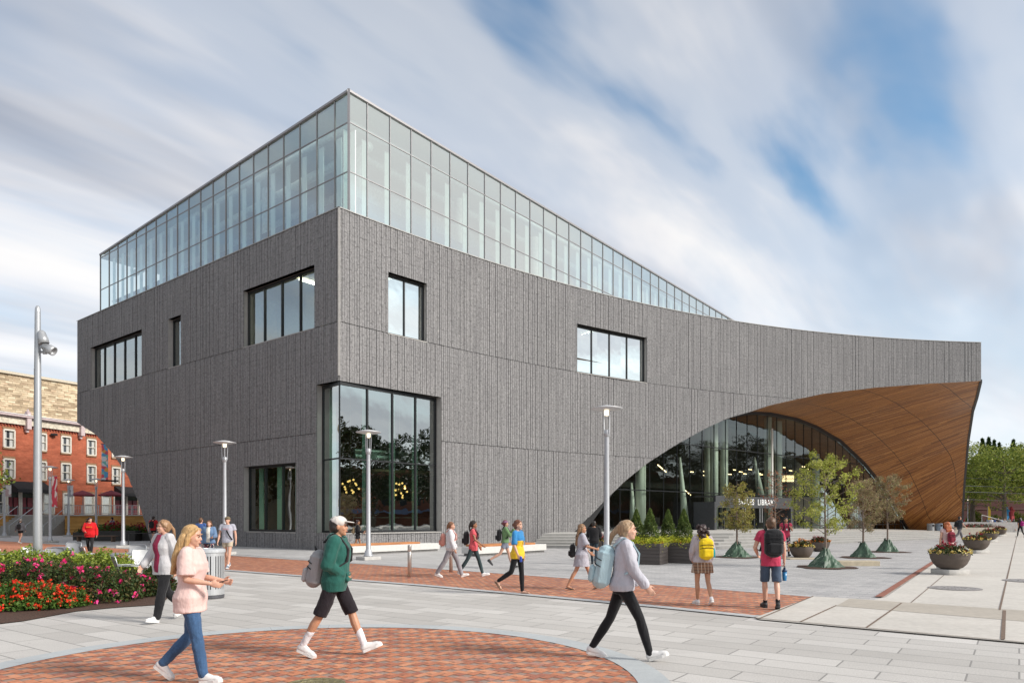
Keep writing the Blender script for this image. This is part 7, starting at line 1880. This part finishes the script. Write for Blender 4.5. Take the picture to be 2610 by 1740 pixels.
P13 = person(dict(loc=G(1320, 1514), face=-28, h=1.66, label='woman in yellow and blue jersey and black leggings holding a can', skin='light', pose=dict(lt=6, lk=2, lf=0, rt=-16, rk=42, rf=46, la=(-8, 10, 20, 0), ra=(4, 12, 22, 0)), hair=('bun', 'brownred', (.15, .06, .035)), top=('tee', c_('sportsblue', (.04, .22, .48)), -.10, .95), jersey=c_('sportsyellow', (.78, .48, .03)), bottom=('leggings', c_('blacklegging', (.012, .012, .014))), shoe=(mat('tan_sandal', (.2, .12, .07), .7), 'sandal'), curl={-1: 65}, logo=('5', mat('sports_blue_ink', (.04, .22, .48), .7), .24, .15), logox=.045, vox=.011))
_, ar, W, fa, sc = P13; w = ar[-1][2] + ar[-1][3]*.085
item('drink_can', W, fa, sc, w + Vector((.03, .02, -.08)), 'blue and white can held by the woman in the yellow jersey', 'can', [('can_body', lambda m: m.lathe((0, 0, 0), [(.025, 0), (.032, .01), (.032, .115), (.027, .125), (0, .125)], 14), mat('can_blue', (.05, .10, .45), .3, .4))])
person(dict(loc=G(1483, 1503), face=2, h=1.60, label='woman with long blonde-tipped hair in an oversized grey shirt and sandals', skin='tan', pose=dict(lt=24, lk=2, lf=-12, rt=-22, rk=6, rf=14, la=(10, 10, 40, 0), ra=(20, 10, 55, 0)), hair=('long', 'ombre', (.25, .14, .07), .42), blow=.05, top=('big', c_('greyshirt', (.42, .41, .46)), -.30, .9, .055), bottom=('shorts', c_('greyshirt', (.42, .41, .46))), shoe=(mat('dark_sandal', (.04, .03, .025), .7), 'sandal'), pack=(c_('packblack', (.018, .018, .02)), 'small black backpack on the woman in the oversized grey shirt', .75), sag=.12, vox=.011))
person(dict(loc=G(1514, 1437.5), face=80, h=1.60, fem=False, label='person in black jacket and dark jeans walking towards the steps', skin='brown', pose=dict(lt=10, lk=3, lf=-4, rt=-12, rk=22, rf=20, la=(10, 12, 60, 20), ra=(10, 12, 60, 20)), hair=('short', 'black', (.03, .022, .018)), top=('jacket', c_('jetblack', (.016, .015, .017)), -.10), bottom=('jeans', c_('darkjean', (.03, .045, .06), pattern='denim')), shoe=(BLS, 'sneaker', BLS)))
# left group
person(dict(loc=Vector((*P(229, 1, 32).xy, 0)), face=292, h=1.74, bulk=1.12, label='woman in bright red hoodie and ripped black jeans', skin='light', pose=dict(lt=14, lk=4, lf=-8, rt=-12, rk=26, rf=26, la=(-6, 18, 26, 0), ra=(14, 14, 60, 25), yaw=45), hair=('curly', 'black', (.02, .014, .012)), top=('hoodie', c_('brightred', (.58, .012, .016)), -.12), bottom=('jeans', c_('blackjean', (.018, .018, .02))), shoe=(WH,), logo=('OWLS', mat('gold_ink', (.75, .35, .02), .7), .34, .075), logox=.075))
person(dict(loc=G(52.6, 1385), face=95, h=1.66, label='person in grey top and black shorts walking away at the far left', skin='light', pose=dict(lt=8, lk=3, lf=-4, rt=-12, rk=22, rf=24, la=(-16, 22, 12, 0), ra=(8, 10, 16, 0)), hair=('bun', 'greyish', (.25, .22, .2)), top=('sweater', c_('midgrey', (.14, .145, .16)), -.04), bottom=('shorts', c_('black', (.014, .014, .016))), shoe=(WH,), pack=(c_('packblack', (.018, .018, .02)), 'black backpack on the person at the far left', .85), vox=.018))
person(dict(loc=G(391, 1386), face=88, h=1.86, fem=False, label='man in red shirt and black shorts walking away beside the library side wall', skin='light', hair=('short', 'black', (.03, .022, .018)), top=('tee', c_('plainred', (.45, .02, .025)), -.10), bottom=('shorts', c_('black', (.014, .014, .016))), shoe=(BLS, 'sneaker', BLS), pack=(c_('packblack', (.018, .018, .02)), 'black backpack on the man in the red shirt by the wall', .95), vox=.018))
person(dict(loc=Vector((*P(512, 1, 31).xy, 0)), face=80, h=1.74, fem=False, label='man in blue shirt walking away behind the woman in the denim jacket', skin='light', hair=('short', 'brown', (.12, .06, .03)), top=('tee', c_('royal', (.05, .11, .30)), -.10), bottom=('pants', c_('greytrouser', (.16, .15, .16))), shoe=(BLS, 'sneaker', BLS), vox=.016))
person(dict(loc=Vector((*P(533, 1, 24).xy, 0)), face=278, h=1.65, label='woman in denim jacket, white top and floral trousers behind the litter bin', skin='light', pose=dict(la=(12, 16, 70, 10), ra=(-4, 12, 12, 0), pitch=-8), hair=('long', 'brown', (.12, .06, .03), .22), top=('jacket', c_('denimjacket', (.13, .21, .34), pattern='denim'), -.06), inner=(c_('creamtop', (.66, .62, .56)), -.02), bottom=('pants', c_('floralpants', (.3, .05, .08), pattern='floral')), shoe=(WH,)))
person(dict(loc=G(580, 1449), face=272, h=1.76, fem=False, label='bearded man in grey shirt and khaki shorts with a cross-body strap', skin='light', pose=dict(lt=14, lk=4, lf=-8, rt=-12, rk=24, rf=24, la=(-6, 12, 10, 0), ra=(6, 12, 14, 0), pitch=-6), hair=('short', 'brown', (.12, .06, .03)), cap=c_('olivecap', (.16, .12, .07)), top=('tee', c_('heathertee', (.42, .42, .48)), -.08), bottom=('shorts', c_('khaki', (.52, .44, .33))), strap=True, strapflip=False, shoe=(mat('bluegrey_shoe', (.20, .26, .32), .6),), sock=(c_('whitesock', (.72, .70, .72)), .12), logo=('Philly', mat('pink_ink', (.55, .25, .28), .8), .37, .075), logox=.035))
person(dict(loc=Vector((*P(912, 1, 34.5).xy, 0)), face=10, h=1.62, label='person in black top and shorts with a tan backpack below the corner window', skin='brown', pose=dict(lt=14, rt=-14, la=(10, 10, 70, 0), ra=(8, 10, 60, 0)), hair=('long', 'darkbrown', (.035, .016, .014), .16), top=('sweater', c_('jetblack', (.016, .015, .017)), -.04), bottom=('shorts', c_('black', (.014, .014, .016))), shoe=(BLS, 'sneaker', BLS), pack=(c_('tanpack', (.30, .22, .13)), 'tan backpack on the person below the corner window', .8), vox=.016))
person(dict(loc=Vector((*P(289, 1, 55).xy, 0)), face=180, h=1.74, fem=False, sit=.98, label='seated person in grey and black on the edge of the far planters', skin='tan', pose=dict(lt=80, lk=82, lf=0, rt=78, rk=84, rf=0, la=(24, 8, 50, 10), ra=(24, 8, 50, 10), lean=8), hair=('short', 'black', (.03, .022, .018)), cap=c_('black', (.014, .014, .016)), top=('tee', c_('greyblue', (.25, .28, .31)), -.06), bottom=('jeans', c_('blackjean', (.018, .018, .02))), shoe=(BLS, 'sneaker', BLS), vox=.02))
# far right crowd
FR = [(2600.5, 62, 1.76, 92, ('tee', 'blackshirt', (.02, .02, .022)), ('leggings', 'blacklegging', (.012, .012, .014)), ('curly', 'black', (.02, .014, .012)), 'woman with a magenta backpack walking away at the right edge', ('magenta', (.38, .02, .20), 'magenta backpack on the woman at the right edge')),
      (2583, 84, 1.66, 95, ('tee', 'blackshirt', (.02, .02, .022)), ('shorts', 'black', (.014, .014, .016)), ('long', 'darkbrown', (.035, .016, .014), .2), 'woman in black just left of the magenta backpack', None),
      (2544, 92, 1.78, 270, ('tee', 'blackshirt', (.02, .02, .022)), ('jeans', 'blackjean', (.018, .018, .02)), ('short', 'black', (.03, .022, .018)), 'man in black facing the camera beyond the last bowl planter', None),
      (2561, 96, 1.68, 200, ('tee', 'whiteshirt', (.6, .6, .6)), ('leggings', 'blacklegging', (.012, .012, .014)), ('short', 'brown', (.12, .06, .03)), 'person in white shirt and black leggings in the far crowd', None),
      (2572, 104, 1.74, 10, ('tee', 'sagegrey', (.35, .38, .34)), ('shorts', 'khaki', (.52, .44, .33)), ('short', 'black', (.03, .022, .018)), 'person in a pale shirt beside the red pillar', None),
      (2536, 112, 1.72, 30, ('tee', 'royal', (.05, .11, .30)), ('jeans', 'jean', (.05, .11, .22)), ('short', 'brown', (.12, .06, .03)), 'person in royal blue shirt in the far crowd', None),
      (2553, 116, 1.70, 120, ('tee', 'skyblue', (.28, .42, .62)), ('jeans', 'blackjean', (.018, .018, .02)), ('short', 'black', (.03, .022, .018)), 'person in sky blue shirt in the far crowd', None),
      (2527, 108, 1.72, 250, ('tee', 'white2', (.62, .62, .64)), ('jeans', 'jean', (.05, .11, .22)), ('short', 'brown', (.12, .06, .03)), 'leftmost person in white of the far crowd', None),
      (2518, 122, 1.7, 60, ('tee', 'paleblue', (.35, .45, .6)), ('jeans', 'blackjean', (.018, .018, .02)), ('short', 'black', (.03, .022, .018)), 'person in pale blue at the left end of the far crowd', None),
      (2455.5, 118, 1.8, 180, ('tee', 'plainred', (.45, .02, .025)), ('jeans', 'jean', (.05, .11, .22)), ('short', 'black', (.03, .022, .018)), 'person in red shirt by the crowd barriers', None)]
for u, Y, h_, fc, tp, bt, hr, lb_, pk in FR:
    d = dict(loc=Vector((*P(u, 1, Y).xy, 0)), face=fc, h=h_, fem=h_ < 1.7, label=lb_, skin='tan' if Y % 3 else 'light', hair=hr, top=(tp[0], c_(tp[1], tp[2]), -.10), bottom=(bt[0], c_(bt[1], bt[2])), shoe=(WH,), vox=.024, group='people in the far right crowd')
    if pk: d['pack'] = (c_(pk[0], pk[1]), pk[2], .95)
    person(d)
